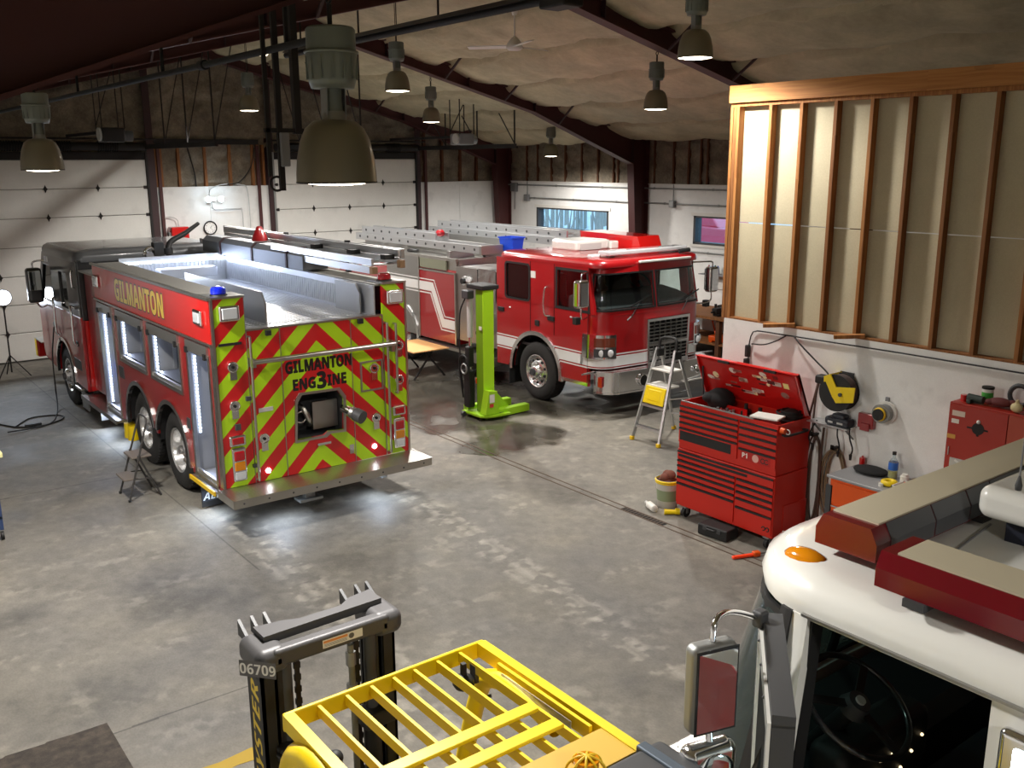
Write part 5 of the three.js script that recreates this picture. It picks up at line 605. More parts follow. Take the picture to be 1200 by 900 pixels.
  for (const x of [1.5, 1.925]) { const c = M('lift_cylinder', [cyl(0.03, 0.03, 1.7, X(x), 1.2, Z(-3.64), 'y', 18)], m.dgrey, ms); M('cylinder_sleeve', cyl(0.042, 0.042, 1.35, X(x), 0.9, Z(-3.64), 'y', 18), m.black, c); M('cylinder_clamp', [rb(X(x) - 0.075, X(x) + 0.09, 1.58, 1.66, Z(-3.68), Z(-3.56), 0.015), cyl(0.014, 0.014, 0.05, X(x) - 0.075, 1.63, Z(-3.56), 'z', 10)], m.black, c); }
  for (const x of [1.565, 1.865]) { const links = []; for (let i = 0; i < 56; i++) links.push(bx(i % 2 ? 0.03 : 0.02, 0.03, 0.014, X(x), 0.4 + i * 0.03, Z(-3.66))); M('lift_chain', links, m.iron, ms); }
  M('hose', [tube([[X(1.82), 2.02, Z(-3.63)], [X(1.82), 1.7, Z(-3.62)], [X(1.825), 1.2, Z(-3.63)], [X(1.82), 0.5, Z(-3.64)]], 0.016, 24, 8)], P(0x6f6f66, 0.5), ms); M('hose_fitting', [cyl(0.024, 0.024, 0.07, X(1.82), 1.95, Z(-3.63), 'y', 6), cyl(0.026, 0.026, 0.04, X(1.82), 1.8, Z(-3.63), 'y', 6)], m.galv, ms);
  M('mast_tie', [b2(X(1.39), X(2.03), 0.25, 0.4, Z(-3.78), Z(-3.74)), b2(X(1.39), X(2.03), 1.0, 1.08, Z(-3.78), Z(-3.76))], m.black, ms);
  M('carriage', [b2(X(1.3), X(2.12), 0.12, 0.2, Z(-3.86), Z(-3.8)), b2(X(1.3), X(2.12), 0.45, 0.53, Z(-3.86), Z(-3.8))], m.black, ms); for (const x of [1.5, 1.93]) M('fork', [b2(X(x) - 0.06, X(x) + 0.06, 0.05, 0.6, Z(-3.92), Z(-3.87)), ext([[Z(-3.92), 0.05], [Z(-5.0), 0.05], [Z(-5.0), 0.06], [Z(-3.92), 0.1]], 0.12, 'zy', X(x) - 0.06)], m.iron, ms);
  // hydraulic tank and body
  M('tilt_cylinder', [rod([X(1.6), 1.45, Z(-3.6)], [X(1.6), 1.0, Z(-3.2)], 0.045, 14), sph(0.06, X(1.6), 1.47, Z(-3.58))], m.grey, t); M('lever', [cyl(0.03, 0.035, 0.2, X(1.55), 1.62, Z(-3.28), 'y', 12), sph(0.035, X(1.55), 1.73, Z(-3.28))], m.black, t);
  M('body', [rb(X(1.28), X(2.24), 0.3, 1.0, Z(-3.4), Z(-1.3), 0.06), rb(X(1.26), X(2.26), 0.25, 1.15, Z(-1.7), Z(-0.95), 0.12)], m.yellow, t); M('dash', [rb(X(1.4), X(2.12), 1.0, 1.35, Z(-3.4), Z(-3.15), 0.03)], m.black, t); M('seat', [rb(X(1.5), X(2.0), 1.02, 1.16, Z(-2.5), Z(-2.0), 0.05), rb(X(1.5), X(2.0), 1.16, 1.6, Z(-2.05), Z(-1.92), 0.05)], m.seat, t); M('steering_wheel', [put(torus(0.16, 0.014, 0, 0, 0, 'y', 26), X(1.72), 1.42, Z(-2.95), 0.5), rod([X(1.72), 1.42, Z(-2.95)], [X(1.72), 1.2, Z(-3.2)], 0.02)], m.black, t);
  M('rear_box', [rb(X(1.86), X(2.32), 1.9, y + 0.02, Z(-2.14), Z(-1.9), 0.03)], m.dgrey, t); M('rear_box_strap', rb(X(2.2), X(2.25), 1.89, y + 0.03, Z(-2.15), Z(-1.89), 0.01), P(0x4a5560, 0.5, 0.4), t);
  for (const [x, z, r] of [[1.3, -3.1, 0.33], [2.22, -3.1, 0.33], [1.32, -1.4, 0.27], [2.2, -1.4, 0.27]]) M('wheel', [lathe([[0.1, -0.1], [r - 0.03, -0.11], [r, -0.08], [r, 0.08], [r - 0.03, 0.11], [0.1, 0.1]], 30, 'x').translate(X(x), r, Z(z)), cyl(0.15, 0.15, 0.18, X(x), r, Z(z), 'x', 16)], m.rubber, t);
}
// ---------- white-roofed truck beside the viewer, driver's door standing open ----------
{
  const t = thing('rescue_truck', 'white-roofed truck cab with two red light bars and its driver door open', 'truck', [5.38, 0, -2.4], Math.PI);
  const W = 2.45, zr = -3.4, NS = nose(W, 0.44, 0.42, 0.04);
  const X = x => 5.38 - x, Z = z => -2.4 - z;
  const ri = (d) => inset(-0.01, W + 0.01, zr, 0.02, 0.48, d, 10);
  M('roof', loft([[2.47, ri(0.012)], [2.53, ri(0)], [2.59, ri(0.02)], [2.63, ri(0.07)], [2.65, ri(0.15)], [2.66, ri(0.4)], [2.67, ri(0.9)]]), m.whiteG, t);
  M('drip_moulding', [b2(W + 0.0, W + 0.018, 2.485, 2.495, -3.3, -0.42)], m.brushed, t);
  const skin = m.whiteG, lowRed = m.redB;
  M('windshield_seal', [band(cut(NS, 0.01, 0.99), 2.4, 2.45, 0.0, 0.0, 0.02)], m.black, t);
  M('windshield', band(cut(NS, 0.03, 0.97), 1.62, 2.42, -0.2, 0.0, 0.008), PX(0x7d8f8c, 0.05, 0, { transmission: 0.9, thickness: 0 }), t); M('windshield_trim', [band(cut(NS, 0.01, 0.99), 1.58, 1.63, -0.215, -0.2, 0.03), band(cut(NS, 0.955, 0.975), 1.6, 2.48, -0.2, -0.005, 0.03), band(cut(NS, 0.49, 0.51), 1.6, 2.48, -0.2, -0.005, 0.02)], m.black, t);
  M('a_pillar', band(cut(NS, 0.97, 1), 1.6, 2.48, -0.12, 0.0, 0.05), skin, t); M('nose', [band(NS, 1.15, 1.6, -0.22, -0.2, 0.06)], skin, t); M('nose_red_panel', [band(NS, 0.6, 1.15, -0.2, -0.22, 0.06), band(NS, 1.15, 1.36, -0.226, -0.212, 0.006)], lowRed, t);
  M('cab_floor', [b2(0.08, W - 0.08, 0.9, 0.95, -2.4, 0.1), b2(0.05, W - 0.05, 0.6, 2.48, -2.45, -2.4)], m.black, t); M('cab_floor_front', b2(0.08, W - 0.08, 0.95, 1.6, 0.02, 0.06), m.black, t);
  M('far_side', [b2(0.0, 0.05, 0.6, 1.7, zr, -0.4), b2(0.0, 0.05, 1.7, 2.48, zr, -2.0)], skin, t); M('far_window', b2(0.02, 0.026, 1.7, 2.48, -2.0, -0.4), m.glass, t);
  M('rear_side', [ext([[-1.15, 0.6], [zr, 0.6], [zr, 2.48], [-1.15, 2.48]], 0.05, 'zy', W - 0.05)], skin, t); M('red_side_band', b2(W, W + 0.006, 0.6, 1.75, zr, -1.16), lowRed, t); M('door_jamb', [b2(W - 0.09, W - 0.045, 0.6, 2.48, -1.165, -1.145)], P(0xd0d2ce, 0.4), t); M('sill', b2(W - 0.1, W, 0.55, 0.9, -1.15, -0.4), lowRed, t); M('front_jamb', [b2(W - 0.12, W - 0.0, 0.6, 1.62, -0.42, -0.36), bar([W - 0.06, 1.6, -0.36], [W - 0.05, 2.48, -0.42], 0.06, 0.08)], m.black, t);
  // scene light on the side behind the door
  const sl = M('scene_light', rb(W, W + 0.05, 2.08, 2.42, -1.62, -1.2, 0.05, 3), m.chrome, t); M('light_face', rb(W + 0.02, W + 0.058, 2.12, 2.38, -1.58, -1.25, 0.035, 3), P(0xffffff, 0.4, 0, { emissive: 0xd8f2ff, emissiveIntensity: 16 }), sl);
  area(0.3, 0.24, 14, 0xd2eeff, [W + 0.07, 2.25, -1.41], [W + 2, 1.9, -1.41], t);
  // interior
  M('dashboard', [loft([[1.0, inset(0.1, W - 0.1, -0.4, 0.05, 0.1, 0)], [1.55, inset(0.1, W - 0.1, -0.42, 0.12, 0.1, 0)], [1.62, inset(0.1, W - 0.1, -0.4, 0.14, 0.1, 0.05)]])], P(0x14161b, 0.6), t);
  M('instrument_pod', rb(W - 0.95, W - 0.25, 1.5, 1.78, -0.5, -0.3, 0.06), m.black, t); for (let i = 0; i < 7; i++) M('gauge_lamp', sph(0.008, W - 0.85 + i * 0.08, 1.66 - (i % 3) * 0.05, -0.505, 1, 1, 1, 6), P(0xffffff, 0.4, 0, { emissive: 0xffe2b0, emissiveIntensity: 2 }), t);
  M('warning_lamp', sph(0.014, 1.2, 2.2, -0.52, 1, 1, 1, 10), P(0xff2010, 0.4, 0, { emissive: 0xff1408, emissiveIntensity: 12 }), t); M('overhead_console', rb(0.8, 1.6, 2.22, 2.4, -0.55, -0.3, 0.03), m.black, t);
  const sw = G('steering_wheel', t); sw.position.set(X(3.36), 1.93, Z(-1.98)); sw.rotation.set(-0.55, 0, 0); M('rim', torus(0.245, 0.014, 0, 0, 0, 'y', 44), m.blackG, sw); M('hub', [cyl(0.05, 0.07, 0.06, 0, 0, 0, 'y', 20)], m.dgrey, sw); M('horn_badge', cyl(0.022, 0.022, 0.012, 0, 0.034, 0, 'y', 16), m.lightgrey, sw); for (const a of [30, 150, 270]) M('spoke', bar([0, 0, 0], [0.24 * Math.cos(R(a)), 0, 0.24 * Math.sin(R(a))], 0.035, 0.014), m.black, sw); M('column', rod([0, -0.02, 0], [0, -0.4, 0.02], 0.04, 12), m.black, sw);
  for (const x of [0.35, 1.65]) M('cab_seat', [rb(x, x + 0.55, 1.25, 1.42, -1.6, -1.05, 0.06), rb(x, x + 0.55, 1.4, 2.15, -1.75, -1.55, 0.06)], P(0x20242e, 0.8), t); M('engine_cover', rb(0.95, 1.6, 0.95, 1.5, -2.2, -0.5, 0.08), P(0x1a1d26, 0.8), t);
  MS('key_ring', [rb(X(3.05), X(2.99), 1.66, 1.76, Z(-2.12), Z(-2.1), 0.004), rb(X(3.12), X(3.07), 1.64, 1.73, Z(-2.1), Z(-2.08), 0.004)], P(0x9c9c80, 0.4, 0.5), t); M('orange_ornament', sph(0.03, X(2.98), 2.05, Z(-2.22), 1, 1.2, 0.6, 8), P(0xb0522a, 0.4, 0.4), t);
  // open door: hinged at its front edge and swung out about 50 degrees
  const d = G('door', t); d.position.set(X(2.88), 0, Z(-2.04)); d.rotation.y = R(-49.7);      // its own -z runs from hinge to latch edge, +x is the outer face
  const L = 0.72; M('outer_skin', [ext([[0, 0.62], [-L, 0.62], [-L, 1.62], [0, 1.62]], 0.03, 'zy', 0.045)], lowRed, d); M('white_upper', [ext([[0, 1.34], [-L, 1.34], [-L, 1.64], [0, 1.64]], 0.006, 'zy', 0.075)], m.whiteG, d); M('inner_panel', b2(0.0, 0.045, 0.62, 1.64, -L + 0.01, -0.01), P(0x2d3a38, 0.6), d);
  M('window_frame', [ext([[0, 1.62], [-L, 1.62], [-L, 2.48], [0, 2.48]], 0.075, 'zy', 0.0, [[[-0.05, 1.66], [-L + 0.05, 1.66], [-L + 0.05, 2.39], [-0.05, 2.39]]])], m.dgrey, d); M('frame_face', [ext([[0, 1.62], [-L, 1.62], [-L, 2.45], [0, 2.45]], 0.012, 'zy', 0.076, [[[-0.05, 1.66], [-L + 0.05, 1.66], [-L + 0.05, 2.39], [-0.05, 2.39]]])], m.whiteG, d); M('door_window', b2(0.03, 0.036, 1.65, 2.4, -L + 0.04, -0.04), m.glass, d); M('weather_strip', b2(0.0, 0.075, 2.435, 2.446, -L, 0), P(0x55544f, 0.8), d);
  MS('screw', [-0.12, -0.3, -0.52].map(z => sph(0.006, 0.09, 2.42, z, 1, 1, 1, 6)), m.dgrey, d);
  // mirrors on their arm
  const mg = G('rear_view_mirror', t); mg.position.set(X(2.42), 2.36, Z(-2.0)); mg.rotation.y = R(-15);
  M('mirror_housing', rb(-0.095, 0.095, -0.175, 0.175, -0.04, 0.04, 0.03, 3), m.galv, mg); M('mirror_gasket', b2(-0.088, 0.088, -0.165, 0.165, -0.042, -0.039), m.black, mg); M('mirror_glass', b2(-0.08, 0.08, -0.155, 0.155, -0.0455, -0.0425), m.mirror, mg);
  const m2 = G('convex_mirror', t); m2.position.set(X(2.4), 2.04, Z(-1.98)); m2.rotation.y = R(-15); M('mirror_housing', rb(-0.11, 0.11, -0.11, 0.11, -0.045, 0.045, 0.04, 3), m.chrome, m2); M('mirror_glass', sph(1, 0, 0, -0.044, 0.09, 0.085, 0.016, 28), m.mirror, m2);
  MS('mirror_arm', [tube([[X(2.8), 2.47, Z(-2.07)], [X(2.62), 2.56, Z(-2.06)], [X(2.5), 2.6, Z(-2.03)], [X(2.44), 2.59, Z(-2.01)], [X(2.42), 2.52, Z(-2.0)]], 0.012, 30, 8), rod([X(2.42), 2.2, Z(-2.0)], [X(2.41), 2.14, Z(-1.98)], 0.014), tube([[X(2.4), 1.95, Z(-1.98)], [X(2.45), 1.85, Z(-2.0)], [X(2.8), 1.7, Z(-2.06)]], 0.014)], m.chrome, t); M('arm_clamp', rb(X(2.8), X(2.75), 2.45, 2.52, Z(-2.09), Z(-2.04), 0.012), m.dgrey, t);
  // roof lights
  M('marker_light', [sph(0.1, X(3.1), 2.625, Z(-2.1), 0.55, 0.5, 1.05)], m.amber, t); M('marker_base', b2(X(3.06), X(3.16), 2.6, 2.62, Z(-2.16), Z(-1.99)), m.dgrey, t);
  const lens = PX(0x8c0c1e, 0.2, 0, { clearcoat: 0.4, clearcoatRoughness: 0.15, transmission: 0.5, thickness: 0 }), lidM = P(0xbdb49c, 0.5);
  const bar1 = (g, L0, L1, ax, y0, side) => { // profile across: slanted lens, flat lid
    const b = M('light_bar', ext([[-0.135, y0], [0.135, y0], [0.135, y0 + 0.07], [0.105, y0 + 0.13], [-0.105, y0 + 0.13], [-0.135, y0 + 0.07]], L1 - L0, 'xy', 0), lens, g); M('lid', b2(-0.1, 0.1, y0 + 0.13, y0 + 0.137, 0.06, L1 - L0 - 0.02), lidM, b); M('inner_chassis', b2(-0.06, 0.06, y0 + 0.012, y0 + 0.06, 0.08, L1 - L0 - 0.05), m.dgrey, b);
    if (side) for (const [p, q] of [[0.1, 0.42], [0.43, 0.7], [0.71, 0.9], [0.91, 1.25], [1.26, 1.6]]) M('grey_module', ext([[side * 0.137, y0 + 0.005], [side * 0.139, y0 + 0.072], [side * 0.108, y0 + 0.132], [side * 0.1, y0 + 0.125], [side * 0.12, y0 + 0.005]], q - p, 'xy', p), P(0x4b4d50, 0.45), b); else for (const p of [0.3, 0.62, 0.95, 1.3]) M('divider', b2(-0.1, 0.1, y0 + 0.01, y0 + 0.12, p, p + 0.03), P(0x2a2630, 0.5), b);
    MS('bar_foot', [b2(-0.15, 0.15, y0 - 0.03, y0, 0.12, 0.2), b2(-0.15, 0.15, y0 - 0.03, y0, 0.8, 0.88)], m.dgrey, b); return b; };
  const g1 = G('light_bar_assembly', t); g1.position.set(X(3.14), 0, Z(-1.96)); g1.rotation.y = -Math.PI / 2; bar1(g1, 0, 1.95, 'x', 2.695, -1);
  const g2 = G('light_bar_assembly', t); g2.position.set(X(3.1), 0, Z(-1.72)); g2.rotation.y = Math.PI; bar1(g2, 0, 1.7, 'z', 2.695, 0);
  M('white_roof_box', [rb(X(4.5), X(3.72), 2.77, 2.91, Z(-1.75), Z(-0.9), 0.05, 3)], m.whiteG, t); M('roof_box_base', b2(X(4.4), X(3.82), 2.64, 2.78, Z(-1.66), Z(-1.0)), P(0x171b2a, 0.5), t);
  MS('roof_seam', [bar([X(3.35), 2.668, Z(-1.7)], [X(3.95), 2.672, Z(-1.78)], 0.008, 0.004), bar([X(3.4), 2.668, Z(-1.35)], [X(3.9), 2.672, Z(-1.62)], 0.008, 0.004)], m.grey, t);
  M('front_bumper', [rb(0.05, W - 0.05, 0.45, 0.75, 0.3, 0.5, 0.04)], m.chrome, t); M('bumper_extension', [rb(0.7, 1.76, 0.5, 0.82, 0.5, 1.0, 0.03)], m.plate, t); M('chassis', [b2(0.8, 0.92, 0.5, 0.8, zr, 0.3), b2(1.55, 1.67, 0.5, 0.8, zr, 0.3), b2(0.3, 2.15, 0.6, 0.9, zr, -0.9)], m.blackM, t);
  wheel(t, W - 0.16, 0.52, -0.1, 1, 0.52, 0.3); wheel(t, 0.16, 0.52, -0.1, -1, 0.52, 0.3); M('axle', cyl(0.08, 0.08, 2, W / 2, 0.52, -0.1, 'x', 12), m.blackM, t); wheel(t, W - 0.16, 0.52, -2.7, 1, 0.52, 0.3); wheel(t, 0.16, 0.52, -2.7, -1, 0.52, 0.3); M('axle', cyl(0.08, 0.08, 2, W / 2, 0.52, -2.7, 'x', 12), m.blackM, t);
}
{ const c = thing('pull_cord', 'thin hanging pull cord with small weight above the white truck roof', 'cord', [3.75, 2.95, -1.6]); M('cord', rod([0, 0.02, 0], [0.02, roofY(3.75) - 2.95, 0.0], 0.004, 6), m.grey, c); M('weight', lathe([[0, -0.03], [0.012, -0.03], [0.014, -0.01], [0.004, 0.03], [0, 0.03]], 12), m.dgrey, c); }
// ---------- tool chest against the partition ----------
const tp = { ft: P(0xbb1e0e, 0.37) };
{
  const t = thing('tool_chest', 'tall red rolling tool chest with raised sticker-covered lid', 'tool chest', [8.43, 0, -6.67]);
  const X = x => x - 8.43, Z = z => z + 6.67, f = 8.13, bk = 8.71, za = -7.38, zb = -5.965, zm = -6.49;
  M('lower_cabinet', [rb(X(f), X(bk), 0.15, 0.862, Z(za), Z(zb), 0.012)], tp.ft, t);
  M('upper_chest', [b2(X(f) + 0.01, X(bk), 0.87, 0.88, Z(za) + 0.01, Z(zb) - 0.01), b2(X(f) + 0.01, X(f) + 0.025, 0.88, 1.44, Z(za) + 0.01, Z(zb) - 0.01), b2(X(bk) - 0.015, X(bk), 0.88, 1.46, Z(za) + 0.01, Z(zb) - 0.01), b2(X(f) + 0.025, X(bk) - 0.015, 0.88, 1.44, Z(za) + 0.01, Z(za) + 0.025), b2(X(f) + 0.025, X(bk) - 0.015, 0.88, 1.44, Z(zb) - 0.025, Z(zb) - 0.01), b2(X(f) + 0.025, X(bk) - 0.015, 1.3, 1.32, Z(za) + 0.025, Z(zb) - 0.025)], tp.ft, t);
  M('side_vent_panel', b2(X(8.3), X(bk), 0.16, 0.5, Z(zb) - 0.0, Z(zb) + 0.006), tp.ft, t);
  const drawer = (z0, z1, y0, y1, band) => { const d = M('drawer', b2(X(f) - (y0 > 0.87 ? 0.004 : 0.014), X(f) + 0.012, y0 + 0.004, y1 - 0.004, Z(z0) + 0.012, Z(z1) - 0.012), tp.ft, t); M('drawer_pull', b2(X(f) - (y0 > 0.87 ? 0.012 : 0.022), X(f), y1 - 0.026, y1 - 0.004, Z(z0) + 0.014, Z(z1) - 0.014), m.black, d); if (band) M('tool_strip', b2(X(f) - (y0 > 0.87 ? 0.007 : 0.017), X(f), y0 + 0.035, y1 - 0.045, Z(z0) + 0.03, Z(z0) + 0.03 + (z1 - z0) * band), m.black, d); return d; };
  for (const [a, b] of [[1.335, 1.4], [1.27, 1.335], [1.2, 1.27], [1.13, 1.2]]) { drawer(za, zm, a, b); }
  drawer(za, zm, 0.94, 1.13, 0.86); for (const [a, b] of [[1.33, 1.4], [1.25, 1.33], [1.17, 1.25], [1.09, 1.17]]) drawer(zm, zb, a, b); const lab = drawer(zm, zb, 0.94, 1.09);
  M('sticker', (() => { const g = new THREE.PlaneGeometry(0.4, 0.1); g.rotateY(-Math.PI / 2); g.translate(X(f) - 0.006, 1.01, Z(-6.24)); return g; })(), P(0xffffff, 0.5, 0, { map: canvasTex(400, 100, (g, w, h) => { g.fillStyle = '#a8140c'; g.fillRect(0, 0, w, h); g.fillStyle = '#e9e4dc'; g.font = 'bold 80px sans-serif'; g.fillText('P1', 10, 76); g.beginPath(); g.arc(200, 52, 44, 0, 7); g.fillStyle = '#d9a79b'; g.fill(); g.strokeStyle = '#222'; g.lineWidth = 10; g.beginPath(); g.arc(300, 55, 26, 0.5, 5.6); g.stroke(); g.beginPath(); g.arc(350, 55, 26, 0.5, 5.6); g.stroke(); }) }), lab, true);
  drawer(za, zb, 0.735, 0.845, 0.72);
  for (const [a, b] of [[0.665, 0.73], [0.595, 0.665], [0.52, 0.595], [0.445, 0.52], [0.19, 0.445]]) drawer(za, zm, a, b);
  for (const [a, b] of [[0.655, 0.73], [0.58, 0.655], [0.505, 0.58], [0.4, 0.505], [0.19, 0.4]]) drawer(zm, zb, a, b);
  M('maker_mark', [torus(0.022, 0.006, X(f) - 0.018, 0.25, Z(-6.07), 'x', 14, 5), torus(0.022, 0.006, X(f) - 0.018, 0.25, Z(-6.02), 'x', 14, 5)], m.black, t);
  const lid = M('lid', [ext([[X(bk) - 0.02, 1.46], [X(8.44), 1.965], [X(8.41), 1.95], [X(bk) - 0.04, 1.45]], Z(zb) - Z(za), 'xy', Z(za)), ext([[X(bk) - 0.02, 1.46], [X(8.44), 1.965], [X(8.39), 1.94], [X(8.42), 1.86], [X(8.58), 1.48]], 0.012, 'xy', Z(zb) - 0.012), ext([[X(bk) - 0.02, 1.46], [X(8.44), 1.965], [X(8.39), 1.94], [X(8.42), 1.86], [X(8.58), 1.48]], 0.012, 'xy', Z(za)), bx(0.07, 0.012, Z(zb) - Z(za), X(8.405), 1.945, (Z(za) + Z(zb)) / 2, 0, 0, -0.5)], m.redB, t);
  const dir = V(X(8.41) - (X(bk) - 0.04), 0.5, 0).normalize();
  M('sticker_sheet', (() => { const g = new THREE.PlaneGeometry(1.3, 0.5), ang = Math.atan2(0.5, (bk - 0.04) - 8.41); g.rotateY(-Math.PI / 2); g.rotateZ(-(Math.PI / 2 - ang) * -1); g.translate(X(8.54) - 0.006, 1.695, Z(-6.67)); return g; })(), P(0xffffff, 0.4, 0, { map: canvasTex(1300, 500, (g, w, h) => { g.fillStyle = '#b3120e'; g.fillRect(0, 0, w, h); let s = 5; const r = () => (s = (s * 16807) % 2147483647) / 2147483647; for (let i = 0; i < 30; i++) { const x = 60 + r() * 1100, y = 30 + r() * 330, ww = 50 + r() * 110, hh = 22 + r() * 40; g.fillStyle = ['#d8d2c8', '#b8b0a4', '#8d6b60', '#6e1712', '#e6ddb0', '#3a2322'][i % 6]; if (i % 4 === 0) { g.beginPath(); g.ellipse(x, y, ww * 0.4, hh * 0.8, 0.2, 0, 7); g.fill(); } else g.fillRect(x, y, ww, hh); g.fillStyle = '#7d1410'; for (let k = 0; k < 3; k++) g.fillRect(x + 8, y + 6 + k * 9, ww * (0.4 + 0.5 * r()), 4); } g.fillStyle = '#e6d98a'; g.fillRect(1120, 110, 74, 74); }) }), lid, true);
  for (const z of [-6.95, -6.3]) M('lid_grip', bx(0.02, 0.03, 0.16, X(8.37), 1.945, Z(z)), m.black, lid); M('gas_strut', rod([X(8.5), 1.4, Z(za) + 0.04], [X(8.47), 1.82, Z(za) + 0.04], 0.01), m.dgrey, lid);
  M('side_handle', [tube([[X(8.2), 1.33, Z(zb)], [X(8.22), 1.33, Z(zb) + 0.06], [X(8.55), 1.33, Z(zb) + 0.06], [X(8.57), 1.33, Z(zb)]], 0.014, 20, 8)], m.black, t);
  for (const [x, z] of [[8.2, -7.28], [8.63, -7.28], [8.2, -6.06], [8.63, -6.06]]) { const c = M('caster', [cyl(0.062, 0.062, 0.045, X(x), 0.062, Z(z), 'z', 20)], m.black, t); M('caster_fork', [b2(X(x) - 0.05, X(x) + 0.05, 0.125, 0.15, Z(z) - 0.04, Z(z) + 0.04), b2(X(x) - 0.02, X(x) + 0.02, 0.05, 0.13, Z(z) + 0.025, Z(z) + 0.031), b2(X(x) - 0.02, X(x) + 0.02, 0.05, 0.13, Z(z) - 0.031, Z(z) - 0.025)], m.galv, c); }
  M('edge_tray', b2(X(f) - 0.0, X(f) + 0.02, 1.44, 1.452, Z(za) + 0.02, Z(-6.3)), m.galv, t);
  // things lying in the open top (tray floor at 1.32)
  const ty = 1.32;
  one('tool_bag', 'black tool bag bulging from the back of the open tool chest', 'bag', [sph(0.16, 0, 0.13, 0, 1, 0.85, 1.15), sph(0.1, -0.08, 0.15, -0.08, 1, 0.7, 1)], m.blackM, [8.53, ty, -7.1]);
  one('cable_heap', 'black heap of cords at the lid end of the tool chest', 'cords', [...Array.from({ length: 7 }, (_, i) => torus(0.1 + 0.012 * (i % 3), 0.014, 0.01 * Math.sin(i * 2), 0.05 + 0.022 * i, 0.02 * Math.cos(i * 3), 'y', 20)), sph(0.1, 0, 0.12, 0.02, 1, 0.9, 1.2)], m.black, [8.57, ty, -6.15]);
  one('notebook', 'white notebook lying across the front corner of the tool chest', 'book', [rb(-0.11, 0.11, 0, 0.018, -0.16, 0.16, 0.004), b2(-0.105, 0.105, 0.018, 0.021, -0.155, 0.155)], m.white, [8.27, 1.46, -6.22], 0.25);
  const tr = thing('socket_tray', 'red socket tray full of small tools in the tool chest', 'tray', [8.35, ty, -6.86]); M('tray', [b2(-0.13, 0.13, 0, 0.012, -0.2, 0.2), b2(-0.13, -0.12, 0, 0.1, -0.2, 0.2), b2(0.12, 0.13, 0, 0.1, -0.2, 0.2)], m.redB, tr); for (let i = 0; i < 14; i++) M('socket', cyl(0.016, 0.016, 0.05, -0.09 + (i % 4) * 0.06, 0.05, -0.15 + Math.floor(i / 4) * 0.09, 'y', 10), i % 3 ? m.galv : m.chrome, tr);
  const tools = [['ratchet', 0, 8.26, -7.25, 'chrome ratchet at the front left corner of the open chest'], ['screwdriver', 1, 8.3, -7.12, 'black handled screwdriver beside the chrome ratchet in the open chest'], ['air_tool', 2, 8.53, -6.72, 'dark air tool behind the red socket tray'], ['brass_fitting', 3, 8.26, -6.55, 'small brass fitting right of the red socket tray'], ['brass_fitting', 3, 8.32, -6.48, 'small brass fitting next to the white notebook'], ['air_tool', 2, 8.5, -6.5, 'dark air tool between socket tray and cord heap'], ['screwdriver', 1, 8.4, -6.42, 'black handled screwdriver behind the white notebook'], ['ratchet', 0, 8.42, -6.58, 'chrome ratchet between the two air tools']];
  for (const [n, k, x, z, lbl] of tools) one(n, lbl, 'tool', k === 0 ? [rod([0, 0.02, -0.08], [0, 0.02, 0.05], 0.012), cyl(0.025, 0.025, 0.03, 0, 0.02, 0.06, 'y', 12)] : k === 1 ? [rod([0, 0.02, -0.08], [0, 0.02, 0], 0.016), rod([0, 0.02, 0], [0, 0.02, 0.07], 0.005)] : k === 2 ? [cyl(0.035, 0.04, 0.12, 0, 0.045, 0, 'x', 12), cyl(0.022, 0.025, 0.1, 0, 0.1, 0.0, 'y', 10)] : [cyl(0.02, 0.02, 0.05, 0, 0.025, 0, 'y', 6), sph(0.02, 0.02, 0.05, 0)], k === 0 ? m.chrome : k === 3 ? P(0xa88a3a, 0.35, 0.8) : m.black, [x, ty + 0.003, z], 1.2 + k);
  const oc = thing('orange_nozzle', 'fluorescent orange nozzle hooked on the near left end of the tool chest', 'nozzle', [8.36, 1.25, -7.42]); M('cone', lathe([[0.02, -0.11], [0.055, -0.09], [0.065, -0.02], [0.03, 0.05], [0.015, 0.06]], 18, 'z'), m.fluor, oc); M('hook', rod([0, 0, 0.03], [0, 0.1, 0.05], 0.008), m.galv, oc);
  const oc2 = thing('orange_stopper', 'small orange stopper with white ring on the corner of the tool chest', 'stopper', [8.17, 1.39, -5.93]); M('cap', cyl(0.028, 0.034, 0.05, 0, 0, 0, 'z', 14), m.orange, oc2); M('ring', torus(0.026, 0.006, 0.05, -0.02, 0.02, 'x', 16), m.white, oc2);
}
